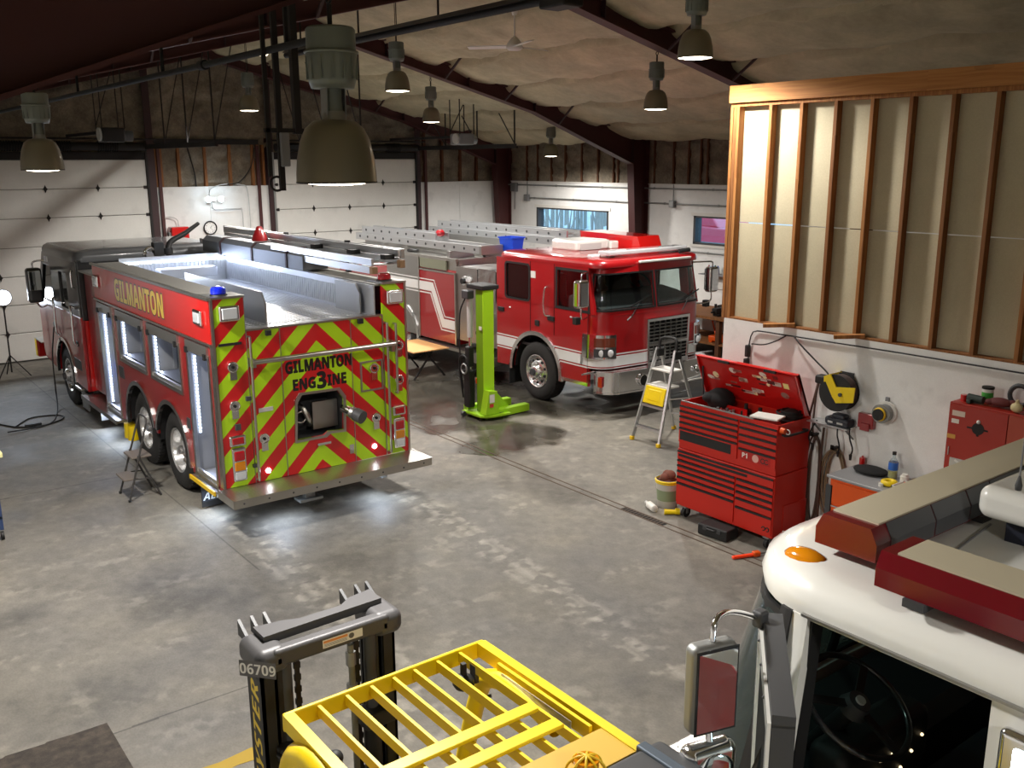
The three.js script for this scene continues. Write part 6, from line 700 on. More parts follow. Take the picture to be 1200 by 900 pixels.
// things on the floor around the chest
{
  const b = thing('bucket', 'white bucket with yellow rim stuffed with rags beside the tool chest', 'bucket', [8.3, 0, -7.68]);
  M('pail', lathe([[0, 0], [0.12, 0], [0.145, 0.34], [0.15, 0.36], [0.142, 0.36], [0.115, 0.012], [0, 0.012]], 28), P(0xb9b6ac, 0.5), b); M('rim_band', [torus(0.149, 0.012, 0, 0.345, 0, 'y', 30), torus(0.147, 0.01, 0, 0.32, 0, 'y', 30)], m.yellow, b); M('print_band', cyl(0.137, 0.128, 0.14, 0, 0.16, 0, 'y', 28, true), P(0x7d8a6a, 0.6), b); M('rags', [sph(0.07, 0.02, 0.4, 0.02, 1, 0.9, 1), sph(0.06, -0.06, 0.38, 0, 1, 0.9, 1), sph(0.06, 0.05, 0.38, -0.06), b2(-0.1, 0.1, 0.1, 0.36, -0.08, 0.08)], P(0x6b3f32, 0.95), b);
  const s = thing('spray_bottle', 'white bottle lying on its side by the bucket', 'bottle', [8.04, 0.045, -7.7], 1.2); M('bottle', lathe([[0, -0.11], [0.04, -0.11], [0.045, -0.09], [0.045, 0.06], [0.02, 0.1], [0.018, 0.13], [0, 0.13]], 18, 'x'), m.white, s); M('cap', cyl(0.02, 0.02, 0.03, 0.14, 0, 0, 'x', 12), m.lightgrey, s);
  one('flashlight', 'yellow flashlight lying by the bucket', 'flashlight', [cyl(0.028, 0.034, 0.14, 0, 0.034, 0, 'x', 14), cyl(0.04, 0.04, 0.05, 0.09, 0.04, 0, 'x', 14)], m.yellow, [8.1, 0, -7.44], -0.7);
  const k = thing('plastic_case', 'black plastic tool case on the floor under the tool chest', 'case', [8.02, 0, -6.64], 0.1); M('case', [rb(-0.1, 0.14, 0, 0.135, -0.2, 0.2, 0.02)], m.black, k); M('latch', [b2(-0.112, -0.1, 0.08, 0.12, -0.12, -0.07), b2(-0.112, -0.1, 0.08, 0.12, 0.07, 0.12)], m.dgrey, k); M('handle', tube([[-0.1, 0.1, -0.05], [-0.13, 0.11, -0.04], [-0.13, 0.11, 0.04], [-0.1, 0.1, 0.05]], 0.009), m.dgrey, k);
  const w = thing('impact_tool', 'orange handled tool with steel end lying on the floor', 'tool', [7.83, 0, -6.03], -0.35); M('handle', rb(-0.2, 0.06, 0.005, 0.04, -0.022, 0.022, 0.015), m.fluor, w); M('head', [rb(0.05, 0.14, 0.0, 0.06, -0.035, 0.035, 0.02)], m.orange, w); M('anvil', cyl(0.014, 0.014, 0.09, 0.18, 0.03, 0, 'x', 12), m.galv, w);
  const j = thing('water_jug', 'clear plastic bottle standing behind the white truck nose', 'bottle', [8.2, 0, -5.86]); M('jug', lathe([[0, 0], [0.05, 0], [0.055, 0.02], [0.055, 0.17], [0.02, 0.22], [0.018, 0.24], [0, 0.24]], 20), PX(0xdfe6ea, 0.2, 0, { transmission: 0.6, thickness: 0 }), j); M('cap', cyl(0.02, 0.02, 0.025, 0, 0.25, 0, 'y', 12), m.white, j);
  struct(M('trim_1', [b2(7.74, 7.76, -0.01, 0.004, -16, -5.2), b2(7.85, 7.87, -0.01, 0.004, -16, -5.2)], P(0x5a4a3e, 0.7, 0.4)), 'rusty steel edges of the trench drain');
  const gr = thing('drain_grate', 'short slotted drain grate set in the floor near the bucket', 'grate', [7.805, 0, -7.6]); for (let i = 0; i < 14; i++) M('bar', b2(-0.04, 0.04, 0.001, 0.006, -0.35 + i * 0.05, -0.325 + i * 0.05), P(0x4a4038, 0.7, 0.4), gr); M('slot_floor', b2(-0.04, 0.04, 0.0, 0.001, -0.36, 0.36), m.blackM, gr);
}
// ---------- things on and along the partition ----------
{
  const cr = thing('cord_reel', 'black cord reel in a yellow bracket mounted on the white partition', 'cord reel', [8.8, 1.8, -5.62]);
  M('wall_plate', b2(-0.02, -0.0, -0.12, 0.2, -0.08, 0.08), m.dgrey, cr);
  M('drum', [cyl(0.2, 0.2, 0.012, -0.2, 0, 0, 'x', 32), cyl(0.2, 0.2, 0.012, -0.07, 0, 0, 'x', 32), cyl(0.1, 0.1, 0.14, -0.13, 0, 0, 'x', 24)], m.black, cr); M('wound_cord', Array.from({ length: 6 }, (_, i) => torus(0.175, 0.014, -0.185 + i * 0.022, 0, 0, 'x', 32)), P(0x3a2a24, 0.7), cr);
  M('yellow_arm', [ext([[-0.14, 0.16], [-0.06, 0.2], [0.02, 0.07], [0.24, 0.1], [0.23, -0.06], [0.03, -0.1], [-0.02, -0.04]], 0.014, 'zy', -0.23), ext([[-0.14, 0.16], [-0.06, 0.2], [-0.04, 0.12], [-0.14, 0.1]], 0.2, 'zy', -0.22)], m.yellow, cr); M('hub_bolt', cyl(0.02, 0.02, 0.02, -0.24, 0, 0.08, 'x', 10), m.dgrey, cr); M('cord_guide', [rb(-0.2, -0.08, 0.06, 0.15, -0.27, -0.13, 0.02)], m.black, cr);
  const sh = thing('small_shelf', 'small metal shelf on the partition heaped with chargers and cords', 'shelf', [8.8, 1.42, -5.7]); M('shelf_plate', b2(-0.2, 0, 0, 0.012, -0.25, 0.24), m.alu, sh); for (const z of [-0.2, 0.2]) M('shelf_bracket', bar([0, -0.14, z], [-0.16, 0, z], 0.02, 0.012), m.galv, sh);
  const bt = thing('battery_charger', 'dark battery charger lying on the small wall shelf', 'charger', [8.7, 1.432, -5.62]); M('body', [rb(-0.08, 0.07, 0, 0.09, -0.13, 0.16, 0.03), rb(-0.06, 0.05, 0.07, 0.13, -0.06, 0.1, 0.025)], P(0x23262f, 0.5), bt); MS('button', [b2(-0.085, -0.08, 0.03, 0.05, -0.08, -0.02), b2(-0.085, -0.08, 0.03, 0.05, 0.03, 0.1)], m.lightgrey, bt);
  for (const [z, dz, lbl] of [[-5.86, -0.04, 'thin black cord looping under the small wall shelf'], [-5.6, 0.02, 'thin black cord hanging straight from the small wall shelf'], [-5.46, 0.03, 'black cord with plug hanging from the shelf end']]) one('hanging_cord', lbl, 'cord', [tube([[-0.14, 0.02, 0], [-0.17, -0.08, dz], [-0.15, -0.2, dz * 2], [-0.13, -0.28, dz]], 0.009, 20), cyl(0.018, 0.012, 0.06, -0.13, -0.3, dz, 'y', 8)], m.black, [8.8, 1.42, z]);
  const rx = thing('outlet_box', 'dark red outlet box on the partition beside the cord reel', 'outlet', [8.8, 1.53, -5.33]); M('box', rb(-0.07, 0, -0.08, 0.08, -0.09, 0.09, 0.012), m.darkred, rx); M('cover', [rb(-0.09, -0.07, -0.1, -0.02, -0.05, 0.06, 0.008)], m.darkred, rx);
  const ex = thing('exhaust_port', 'round grey wall port with yellow ringed hose end', 'vent', [8.793, 1.66, -5.13]); M('flange', cyl(0.12, 0.12, 0.03, -0.015, 0, 0, 'x', 28), m.white, ex); M('collar', cyl(0.09, 0.1, 0.1, -0.07, 0, 0, 'x', 24), m.galv, ex); M('yellow_ring', torus(0.058, 0.014, -0.14, 0, 0, 'x', 22), m.yell2, ex); M('hose_end', cyl(0.055, 0.06, 0.07, -0.14, 0, 0, 'x', 20), m.black, ex); M('bolt_tab', b2(-0.02, 0, 0.11, 0.16, -0.02, 0.02), m.grey, ex);
  one('power_cord', 'black cord strung along the top of the white partition board', 'cord', [tube([[0, 1.85, -6.93], [-0.01, 2.1, -6.92], [-0.01, 2.25, -6.88], [0, 2.28, -6.8], [0, 2.285, -6.4], [0, 2.295, -5.5], [0, 2.3, -4.8], [0, 2.3, -2.5]], 0.008, 80)], m.black, [8.785, 0, 0]);
  one('power_cord', 'black cord drooping from the partition top down to the yellow reel', 'cord', [tube([[0, 2.285, -6.3], [-0.02, 2.2, -6.18], [-0.03, 2.06, -5.97], [-0.06, 1.96, -5.8], [-0.12, 1.9, -5.75]], 0.009, 40)], m.black, [8.77, 0, 0]);
  one('power_cord', 'black cord sagging between the plug and the strung cord', 'cord', [tube([[-0.01, 2.12, -6.88], [-0.02, 2.14, -6.7], [-0.01, 2.2, -6.55], [0, 2.28, -6.42]], 0.008, 30)], m.black, [8.78, 0, 0]);
  const pl = thing('plug_bundle', 'black plugs bundled on the wall behind the tool chest lid', 'plug', [8.78, 2.0, -6.93]); M('plugs', [rb(-0.04, 0.015, -0.04, 0.1, -0.025, 0.025, 0.01), rb(-0.05, 0.01, -0.18, -0.06, -0.03, 0.02, 0.01), rb(-0.06, 0.01, -0.28, -0.2, -0.05, 0.03, 0.01)], m.black, pl);
  // hose coils
  const hoseM = P(0x7b6a52, 0.75), hose2 = P(0x4d3a30, 0.8);
  const hc = (z, r, h, n, mat, label, y) => { const t = thing('air_hose', label, 'hose', [8.79, y, z]); for (let i = 0; i < n; i++) M('loop', tube(Array.from({ length: 13 }, (_, k) => { const a = k / 12 * Math.PI * 2; return [-0.02 - 0.012 * i + 0.005 * Math.sin(a), h * Math.sin(a) - h - 0.02 * (i % 3), (r + 0.012 * i) * Math.cos(a) + 0.02 * Math.sin(i)]; }), 0.011, 48, 7), mat, t); M('hook', [b2(-0.12, 0, 0, 0.02, -0.02, 0.02), b2(-0.12, -0.11, 0, 0.05, -0.02, 0.02)], m.iron, t); };
  hc(-5.66, 0.1, 0.38, 5, hoseM, 'tan air hose coiled on the partition left of the orange cabinet', 1.15); hc(-5.93, 0.06, 0.5, 4, hose2, 'brown hose hung in long loops behind the tool chest', 1.24);
  one('brown_strap', 'brown leather strap hanging from a nail beside the cord reel', 'strap', [tube([[0, 0, 0], [-0.02, -0.2, -0.03], [-0.01, -0.45, -0.09]], 0.012, 16), tube([[0, 0, 0.01], [-0.03, -0.15, 0.0], [-0.02, -0.5, -0.02], [0, -0.62, -0.02]], 0.012, 16)], hose2, [8.77, 1.84, -5.95]);
  one('brown_hose', 'brown hose hanging straight down to the floor behind the tool chest', 'hose', [tube([[0, 1.36, 0], [-0.01, 0.9, -0.01], [-0.02, 0.4, 0.01], [-0.03, 0.2, 0.02]], 0.014, 24), lathe([[0.01, 0.25], [0.03, 0.15], [0.075, 0.02], [0.06, 0.0], [0, 0]], 14)], hose2, [8.71, 0, -5.8]);
  // orange cabinet
  const oc = thing('orange_tool_cabinet', 'low orange tool cabinet with grey worktop against the partition', 'cabinet', [8.52, 0, -4.95]);
  const X = x => x - 8.52, Z = z => z + 4.95; M('carcass', rb(X(8.26), X(8.78), 0.08, 1.0, Z(-5.38), Z(-4.52), 0.01), m.orange, oc); M('worktop', rb(X(8.23), X(8.79), 1.0, 1.03, Z(-5.41), Z(-4.48), 0.006), P(0x9b9c9e, 0.45, 0.4), oc); M('end_post', b2(X(8.235), X(8.26), 0.08, 0.92, Z(-5.41), Z(-5.35)), m.dgrey, oc);
  for (let i = 0; i < 6; i++) { const d = M('drawer', b2(X(8.245), X(8.26), 0.12 + i * 0.1, 0.212 + i * 0.1, Z(-5.34), Z(-4.54)), m.orange, oc); M('drawer_pull', b2(X(8.235), X(8.246), 0.2 + i * 0.1, 0.212 + i * 0.1, Z(-5.34), Z(-4.54)), m.alu, d); } M('top_drawer', b2(X(8.245), X(8.26), 0.73, 0.97, Z(-5.34), Z(-4.54)), m.orange, oc); M('lock', cyl(0.012, 0.012, 0.01, X(8.24), 0.83, Z(-4.9), 'x', 10), m.alu, oc); for (const [x, z] of [[8.32, -5.3], [8.7, -5.3], [8.32, -4.6], [8.7, -4.6]]) M('caster', cyl(0.04, 0.04, 0.03, X(x), 0.04, Z(z), 'z', 14), m.black, oc);
  const on = (name, label, cat, gs, mat, x, z, ry = 0) => one(name, label, cat, gs, mat, [x, 1.03, z], ry);
  on('black_pad', 'black round pad lying on the orange cabinet worktop', 'pad', [sph(0.17, 0, 0.03, 0, 0.8, 0.22, 1.1, 20)], m.blackM, 8.62, -5.15); on('red_can', 'small red can at the back of the worktop', 'can', [cyl(0.03, 0.03, 0.1, 0, 0.05, 0, 'y', 14), cyl(0.01, 0.014, 0.02, 0, 0.11, 0, 'y', 10)], m.redB, 8.74, -5.33);
  { const bo = thing('cleaner_bottle', 'clear bottle with blue label and yellow liquid on the worktop', 'bottle', [8.66, 1.03, -4.93]); M('bottle', lathe([[0, 0], [0.045, 0], [0.048, 0.02], [0.048, 0.17], [0.018, 0.22], [0.016, 0.25], [0, 0.25]], 20), PX(0xe6eef0, 0.08, 0, { transmission: 0.85, thickness: 0 }), bo); M('label', cyl(0.0485, 0.0485, 0.08, 0, 0.13, 0, 'y', 20, true), P(0x2a62b8, 0.5), bo); M('liquid', cyl(0.044, 0.043, 0.07, 0, 0.04, 0, 'y', 18), P(0xb7a62a, 0.3), bo); M('cap', cyl(0.02, 0.02, 0.03, 0, 0.262, 0, 'y', 12), m.black, bo); }
  on('tape_roll', 'yellow roll of tape lying on the worktop', 'tape', [torus(0.055, 0.028, 0, 0.03, 0, 'y', 24)], m.yellow, 8.42, -4.82); on('paint_can', 'small white can with lid on the worktop', 'can', [cyl(0.045, 0.045, 0.09, 0, 0.045, 0, 'y', 18), cyl(0.03, 0.034, 0.02, 0, 0.1, 0, 'y', 14)], m.white, 8.56, -4.74); on('white_tray', 'white tray with papers on the worktop edge', 'tray', [b2(-0.12, 0.12, 0, 0.01, -0.1, 0.1), b2(-0.12, -0.11, 0, 0.06, -0.1, 0.1), b2(0.11, 0.12, 0, 0.06, -0.1, 0.1), b2(-0.12, 0.12, 0, 0.06, 0.09, 0.1), b2(-0.12, 0.12, 0, 0.06, -0.1, -0.09)], m.white, 8.4, -4.62); on('orange_knife', 'orange utility knife lying in the white tray', 'knife', [rb(-0.02, 0.02, 0.06, 0.08, -0.09, 0.09, 0.008)], m.fluor, 8.45, -4.58, 0.5); on('fittings_heap', 'heap of dark metal fittings at the back of the worktop', 'fittings', Array.from({ length: 9 }, (_, i) => i % 2 ? cyl(0.02, 0.02, 0.06, 0.05 * Math.sin(i * 2.4), 0.03 + 0.008 * i % 0.03, 0.07 * Math.cos(i * 1.7), i % 3 ? 'x' : 'z', 8) : sph(0.025, 0.05 * Math.cos(i * 2), 0.03, 0.06 * Math.sin(i * 2.9))), m.iron, 8.68, -4.6);
  one('sponge_bottle_cap', 'small white and blue cap lying by the tape roll', 'cap', [cyl(0.025, 0.025, 0.03, 0, 0.015, 0, 'y', 14)], m.white, [8.34, 1.03, -4.86]);
  // red steel cabinet
  const rc = thing('red_cabinet', 'tall red steel cabinet with taped notice against the partition', 'cabinet', [8.5, 0, -3.9]); const XC = x => x - 8.5, ZC = z => z + 3.9, fx = 8.36, yt = 2.02;
  M('carcass', rb(XC(fx), XC(8.79), 0.05, yt, ZC(-4.26), ZC(-3.3), 0.008), P(0x95200f, 0.42), rc);
  for (const [a, b] of [[-4.25, -3.72], [-3.71, -3.31]]) { const d = M('door', b2(XC(fx) - 0.016, XC(fx), 0.08, yt - 0.015, ZC(a), ZC(b)), P(a < -4 ? 0x9c220f : 0xa03a22, 0.4), rc); M('handle', b2(XC(fx) - 0.03, XC(fx) - 0.016, 1.52, 1.6, ZC(a === -4.25 ? -4.22 : -3.69), ZC(a === -4.25 ? -4.215 : -3.685)), m.alu, d); }
  M('notice_sheet', b2(XC(fx) - 0.019, XC(fx) - 0.016, 1.2, 1.5, ZC(-4.2), ZC(-4.0)), P(0xb7b4ac, 0.6), rc); M('notice_strip', bx(0.002, 0.02, 0.14, XC(fx) - 0.021, 1.45, ZC(-4.09), 0.5), m.white, rc); M('sticker', b2(XC(fx) - 0.018, XC(fx) - 0.016, 1.9, 1.95, ZC(-4.22), ZC(-4.1)), P(0xcbb8a8, 0.6), rc); M('sticker', b2(XC(fx) - 0.018, XC(fx) - 0.016, 1.83, 1.87, ZC(-4.22), ZC(-4.15)), P(0xd8cfc4, 0.6), rc); M('sticker', b2(XC(fx) - 0.018, XC(fx) - 0.016, 1.68, 1.72, ZC(-4.25), ZC(-4.17)), P(0xc08a3a, 0.6), rc);
  const sp = M('black_emblem', [cyl(0.055, 0.055, 0.006, XC(fx) - 0.019, 1.82, ZC(-3.97), 'x', 20), b2(XC(fx) - 0.021, XC(fx) - 0.017, 1.81, 1.825, ZC(-4.07), ZC(-3.88)), b2(XC(fx) - 0.021, XC(fx) - 0.017, 1.75, 1.88, ZC(-3.98), ZC(-3.96))], m.iron, rc); M('white_knob', sph(0.018, XC(fx) - 0.02, 1.885, ZC(-3.97)), m.white, sp);
  const up = (name, label, cat, gs, mat, x, z, ry = 0) => one(name, label, cat, gs, mat, [x, yt, z], ry);
  { const gc = thing('green_can', 'green labelled can with dark lid on the red cabinet', 'can', [8.6, yt, -4.04]); M('can', cyl(0.05, 0.05, 0.13, 0, 0.065, 0, 'y', 20), m.white, gc); M('label', cyl(0.0505, 0.0505, 0.08, 0, 0.055, 0, 'y', 20, true), P(0x3fa03a, 0.5), gc); M('lid', cyl(0.054, 0.054, 0.02, 0, 0.135, 0, 'y', 20), m.iron, gc); }
  up('red_spool', 'small red and white spool on the cabinet corner', 'spool', [cyl(0.03, 0.03, 0.06, 0, 0.03, 0, 'y', 14)], m.redB, 8.47, -4.19); up('dark_drill', 'dark green drill lying on the red cabinet', 'drill', [cyl(0.035, 0.04, 0.14, 0, 0.04, 0, 'z', 14), rb(-0.08, 0.0, 0.0, 0.04, -0.05, -0.01, 0.01)], P(0x25332c, 0.5), 8.47, -4.08); up('leather_gloves', 'maroon leather gloves lying on the red cabinet', 'gloves', [sph(0.09, 0, 0.045, 0, 0.8, 0.45, 1.2), sph(0.05, 0.02, 0.05, 0.1, 0.9, 0.6, 1), sph(0.045, -0.03, 0.04, -0.08, 0.8, 0.6, 1)], P(0x5c2220, 0.8), 8.5, -3.87); up('wire_coil', 'coil of dark wire standing on the red cabinet', 'coil', [torus(0.09, 0.022, 0, 0.1, 0, 'x', 24)], m.dgrey, 8.66, -3.78); up('glass_bulb', 'pale yellow bulb shaped bottle on the red cabinet', 'bottle', [sph(0.045, 0, 0.045, 0, 1, 1, 1.2), cyl(0.015, 0.02, 0.05, 0, 0.09, 0, 'y', 10)], P(0xc9b98a, 0.4), 8.42, -3.69); up('tool_pouch', 'blue and yellow tool pouch on the red cabinet', 'pouch', [sph(0.1, 0, 0.07, 0, 1, 0.75, 1.2), rb(-0.06, 0.06, 0.0, 0.1, 0.05, 0.16, 0.02)], P(0x232a3a, 0.7), 8.5, -3.52);
}
// ---------- mobile column lift, ladders and things between the trucks ----------
{
  const t = thing('column_lift', 'lime green mobile column lift standing beside the red engine', 'vehicle lift', [9.05, 0, -12.6]);
  const X = x => x - 9.05, Z = z => z + 12.6;
  M('column', [b2(X(8.9), X(8.93), 0.1, 2.16, Z(-12.62), Z(-12.42)), b2(X(8.93), X(9.08), 0.1, 2.16, Z(-12.45), Z(-12.42)), b2(X(8.93), X(9.08), 0.1, 2.16, Z(-12.64), Z(-12.61)), b2(X(9.04), X(9.08), 0.1, 2.16, Z(-12.5), Z(-12.42))], P(0x6f9a14, 0.45), t);
  M('front_flange', b2(X(8.89), X(9.1), 0.4, 2.16, Z(-12.42), Z(-12.4)), P(0xa2d41c, 0.4), t); M('top_cap', rb(X(8.86), X(9.2), 2.16, 2.24, Z(-12.84), Z(-12.37), 0.02), m.black, t);
  M('base_plate', ext([[X(8.75), Z(-12.85)], [X(8.75), Z(-12.3)], [X(8.95), Z(-12.2)], [X(9.3), Z(-12.2)], [X(9.3), Z(-12.85)]], 0.03, 'xz', 0.06), m.lime, t);
  M('fork_leg', [ext([[X(8.85), Z(-12.45)], [X(8.85), Z(-12.3)], [X(9.3), Z(-12.28)], [X(9.78), Z(-12.31)], [X(9.78), Z(-12.44)], [X(9.3), Z(-12.42)]], 0.11, 'xz', 0.03, [], 0.006)], m.lime, t); M('fork_leg', [ext([[X(8.85), Z(-12.95)], [X(8.85), Z(-12.82)], [X(9.78), Z(-12.82)], [X(9.78), Z(-12.95)]], 0.11, 'xz', 0.03, [], 0.006)], m.lime, t);
  M('gusset', [ext([[X(8.9), 0.12], [X(9.42), 0.14], [X(9.16), 0.42], [X(8.9), 0.55]], 0.014, 'xy', Z(-12.43))], m.lime, t); M('foot_box', ext([[X(8.82), 0.1], [X(9.1), 0.1], [X(9.06), 0.48], [X(8.9), 0.5]], 0.16, 'xy', Z(-12.42)), P(0x93c41a, 0.42), t);
  M('data_sticker', [b2(X(8.9), X(9.0), 0.3, 0.44, Z(-12.258), Z(-12.255)), b2(X(8.883), X(8.885), 1.5, 1.56, Z(-12.52), Z(-12.44))], m.white, t); M('red_sticker', b2(X(8.9), X(8.98), 0.22, 0.28, Z(-12.258), Z(-12.255)), m.redB, t);
  M('leg_lettering', b2(X(8.95), X(9.28), 0.07, 0.1, Z(-12.287), Z(-12.284)), m.dgrey, t);
  M('carriage_block', [rb(X(8.95), X(9.1), 0.35, 0.9, Z(-12.7), Z(-12.5), 0.02)], m.black, t); M('hydraulic_cylinder', [cyl(0.05, 0.05, 0.7, X(8.86), 1.7, Z(-12.74), 'y', 18)], m.lightgrey, t); M('cylinder_rod', cyl(0.025, 0.025, 0.9, X(8.86), 0.95, Z(-12.74), 'y', 14), m.chrome, t); M('pump_unit', [rb(X(8.76), X(8.9), 0.15, 0.8, Z(-12.82), Z(-12.66), 0.03), rb(X(8.78), X(8.9), 0.85, 1.2, Z(-12.8), Z(-12.68), 0.03)], m.black, t); M('control_box', rb(X(8.76), X(8.9), 2.0, 2.14, Z(-12.84), Z(-12.66), 0.02), m.dgrey, t);
  M('hose', tube([[X(8.84), 2.0, Z(-12.84)], [X(8.78), 1.7, Z(-12.92)], [X(8.78), 1.0, Z(-12.93)], [X(8.8), 0.5, Z(-12.88)], [X(8.84), 0.4, Z(-12.8)]], 0.014, 40), m.black, t); M('pull_handle', [tube([[X(8.8), 0.3, Z(-12.88)], [X(8.74), 0.95, Z(-12.9)], [X(8.74), 0.98, Z(-12.66)], [X(8.8), 0.3, Z(-12.66)]], 0.016, 30, 8)], m.black, t); M('hose_reel_ring', torus(0.08, 0.014, X(8.74), 0.82, Z(-12.76), 'x', 20), m.galv, t);
  for (const [x, z] of [[8.72, -12.76], [9.72, -12.375], [9.72, -12.885]]) M('roller', cyl(0.045, 0.045, 0.05, X(x), 0.045, Z(z), 'z', 16), m.dgrey, t); M('work_block', rb(X(8.9), X(8.98), 0.56, 0.66, Z(-12.66), Z(-12.6), 0.01), m.orange, t);
}
{ // folding aluminium ladder with yellow tray
  const t = thing('step_ladder', 'aluminium folding step ladder with yellow tray before the engine bumper', 'ladder', [10.42, 0, -9.74]);
  const F = (z, s) => [[-0.42, 0.05, z], [0.0, 1.42, s]];
  for (const [z, s] of [[-0.28, -0.18], [0.28, 0.18]]) { M('front_rail', bar([-0.42, 0.04, z], [-0.02, 1.42, s], 0.032, 0.05), m.alu, t); M('rear_rail', bar([0.5, 0.04, z * 1.0], [0.05, 1.38, s], 0.03, 0.045), m.alu, t); for (const x of [-0.43, 0.505]) M('foot', rb(x - 0.03, x + 0.03, 0, 0.06, z - 0.03, z + 0.03, 0.01), m.yell2, t); M('hinge', rb(-0.05, 0.09, 1.28, 1.4, s - 0.035, s + 0.035, 0.015), m.black, t); M('spreader', bar([-0.2, 0.78, z * 0.8], [0.26, 0.78, z * 0.8], 0.02, 0.006), m.galv, t); }
  for (const [y, d, mat] of [[0.22, 0.05, m.alu], [0.55, 0.05, m.alu]]) { const x = -0.42 + 0.4 * y / 1.42, w = 0.28 - 0.1 * y / 1.42; M('tread', b2(x - 0.02, x + d, y - 0.018, y + 0.018, -w, w), mat, t); }
  for (const y of [0.86, 1.1]) { const x = -0.42 + 0.4 * y / 1.42, w = 0.27 - 0.1 * y / 1.42; M('platform_step', rb(x - 0.03, x + 0.24, y - 0.015, y + 0.015, -w, w, 0.008), m.white, t); }
  M('rear_brace', [bar([0.4, 0.3, -0.25], [0.4, 0.3, 0.25], 0.025), bar([0.32, 0.52, -0.25], [0.28, 0.66, 0.25], 0.02)], m.alu, t); M('top_handle', tube([[0.0, 1.4, -0.18], [0.02, 1.56, -0.14], [0.02, 1.58, 0.14], [0.0, 1.4, 0.18]], 0.022, 30, 8), m.black, t);
  M('yellow_tray', [put(new RoundedBoxGeometry(0.03, 0.27, 0.42, 3, 0.013), -0.25, 0.72, 0, 0, 0, -0.28), put(new RoundedBoxGeometry(0.07, 0.2, 0.3, 3, 0.03), -0.235, 0.72, 0, 0, 0, -0.28)], m.yellow, t);
}
{ // small dark step stool beside the pumper wheels
  const t = thing('step_stool', 'dark two-step folding stool standing beside the pumper rear wheels', 'stool', [3.22, 0, -12.18]), st = P(0x4a4846, 0.5, 0.5);
  for (const s of [-1, 1]) { M('front_leg', rod([-0.2, 0.01, s * 0.21], [0.1, 0.98, s * 0.17], 0.013, 8), st, t); M('rear_leg', rod([0.2, 0.01, s * 0.19], [-0.04, 0.58, s * 0.18], 0.013, 8), st, t); M('foot', cyl(0.018, 0.018, 0.03, -0.2, 0.015, s * 0.21, 'y', 10), m.black, t); M('side_link', rod([-0.1, 0.28, s * 0.19], [0.1, 0.26, s * 0.19], 0.008, 6), st, t); }
  M('handle', tube([[0.1, 0.98, -0.17], [0.115, 1.04, -0.12], [0.115, 1.04, 0.12], [0.1, 0.98, 0.17]], 0.013, 24, 8), st, t);
  M('upper_step', rb(-0.12, 0.13, 0.54, 0.565, -0.18, 0.18, 0.01), P(0x6b6259, 0.7), t); M('lower_step', rb(-0.24, -0.06, 0.27, 0.295, -0.19, 0.19, 0.01), P(0x6b6259, 0.7), t); M('back_bar', [rod([0.14, 0.18, -0.19], [0.14, 0.18, 0.19], 0.008)], st, t);
}
{ // plywood on a folding table
  const t = thing('plywood_table', 'plywood sheet laid on a low folding stand between the two engines', 'table', [9.85, 0, -16.1]); M('plywood_top', b2(-0.42, 0.42, 0.56, 0.58, -0.6, 0.6), m.ply, t); for (const z of [-0.5, 0.5]) M('trestle_leg', [bar([-0.36, 0, z], [0.1, 0.56, z], 0.03), bar([0.36, 0, z], [-0.1, 0.56, z], 0.03)], m.iron, t);
}
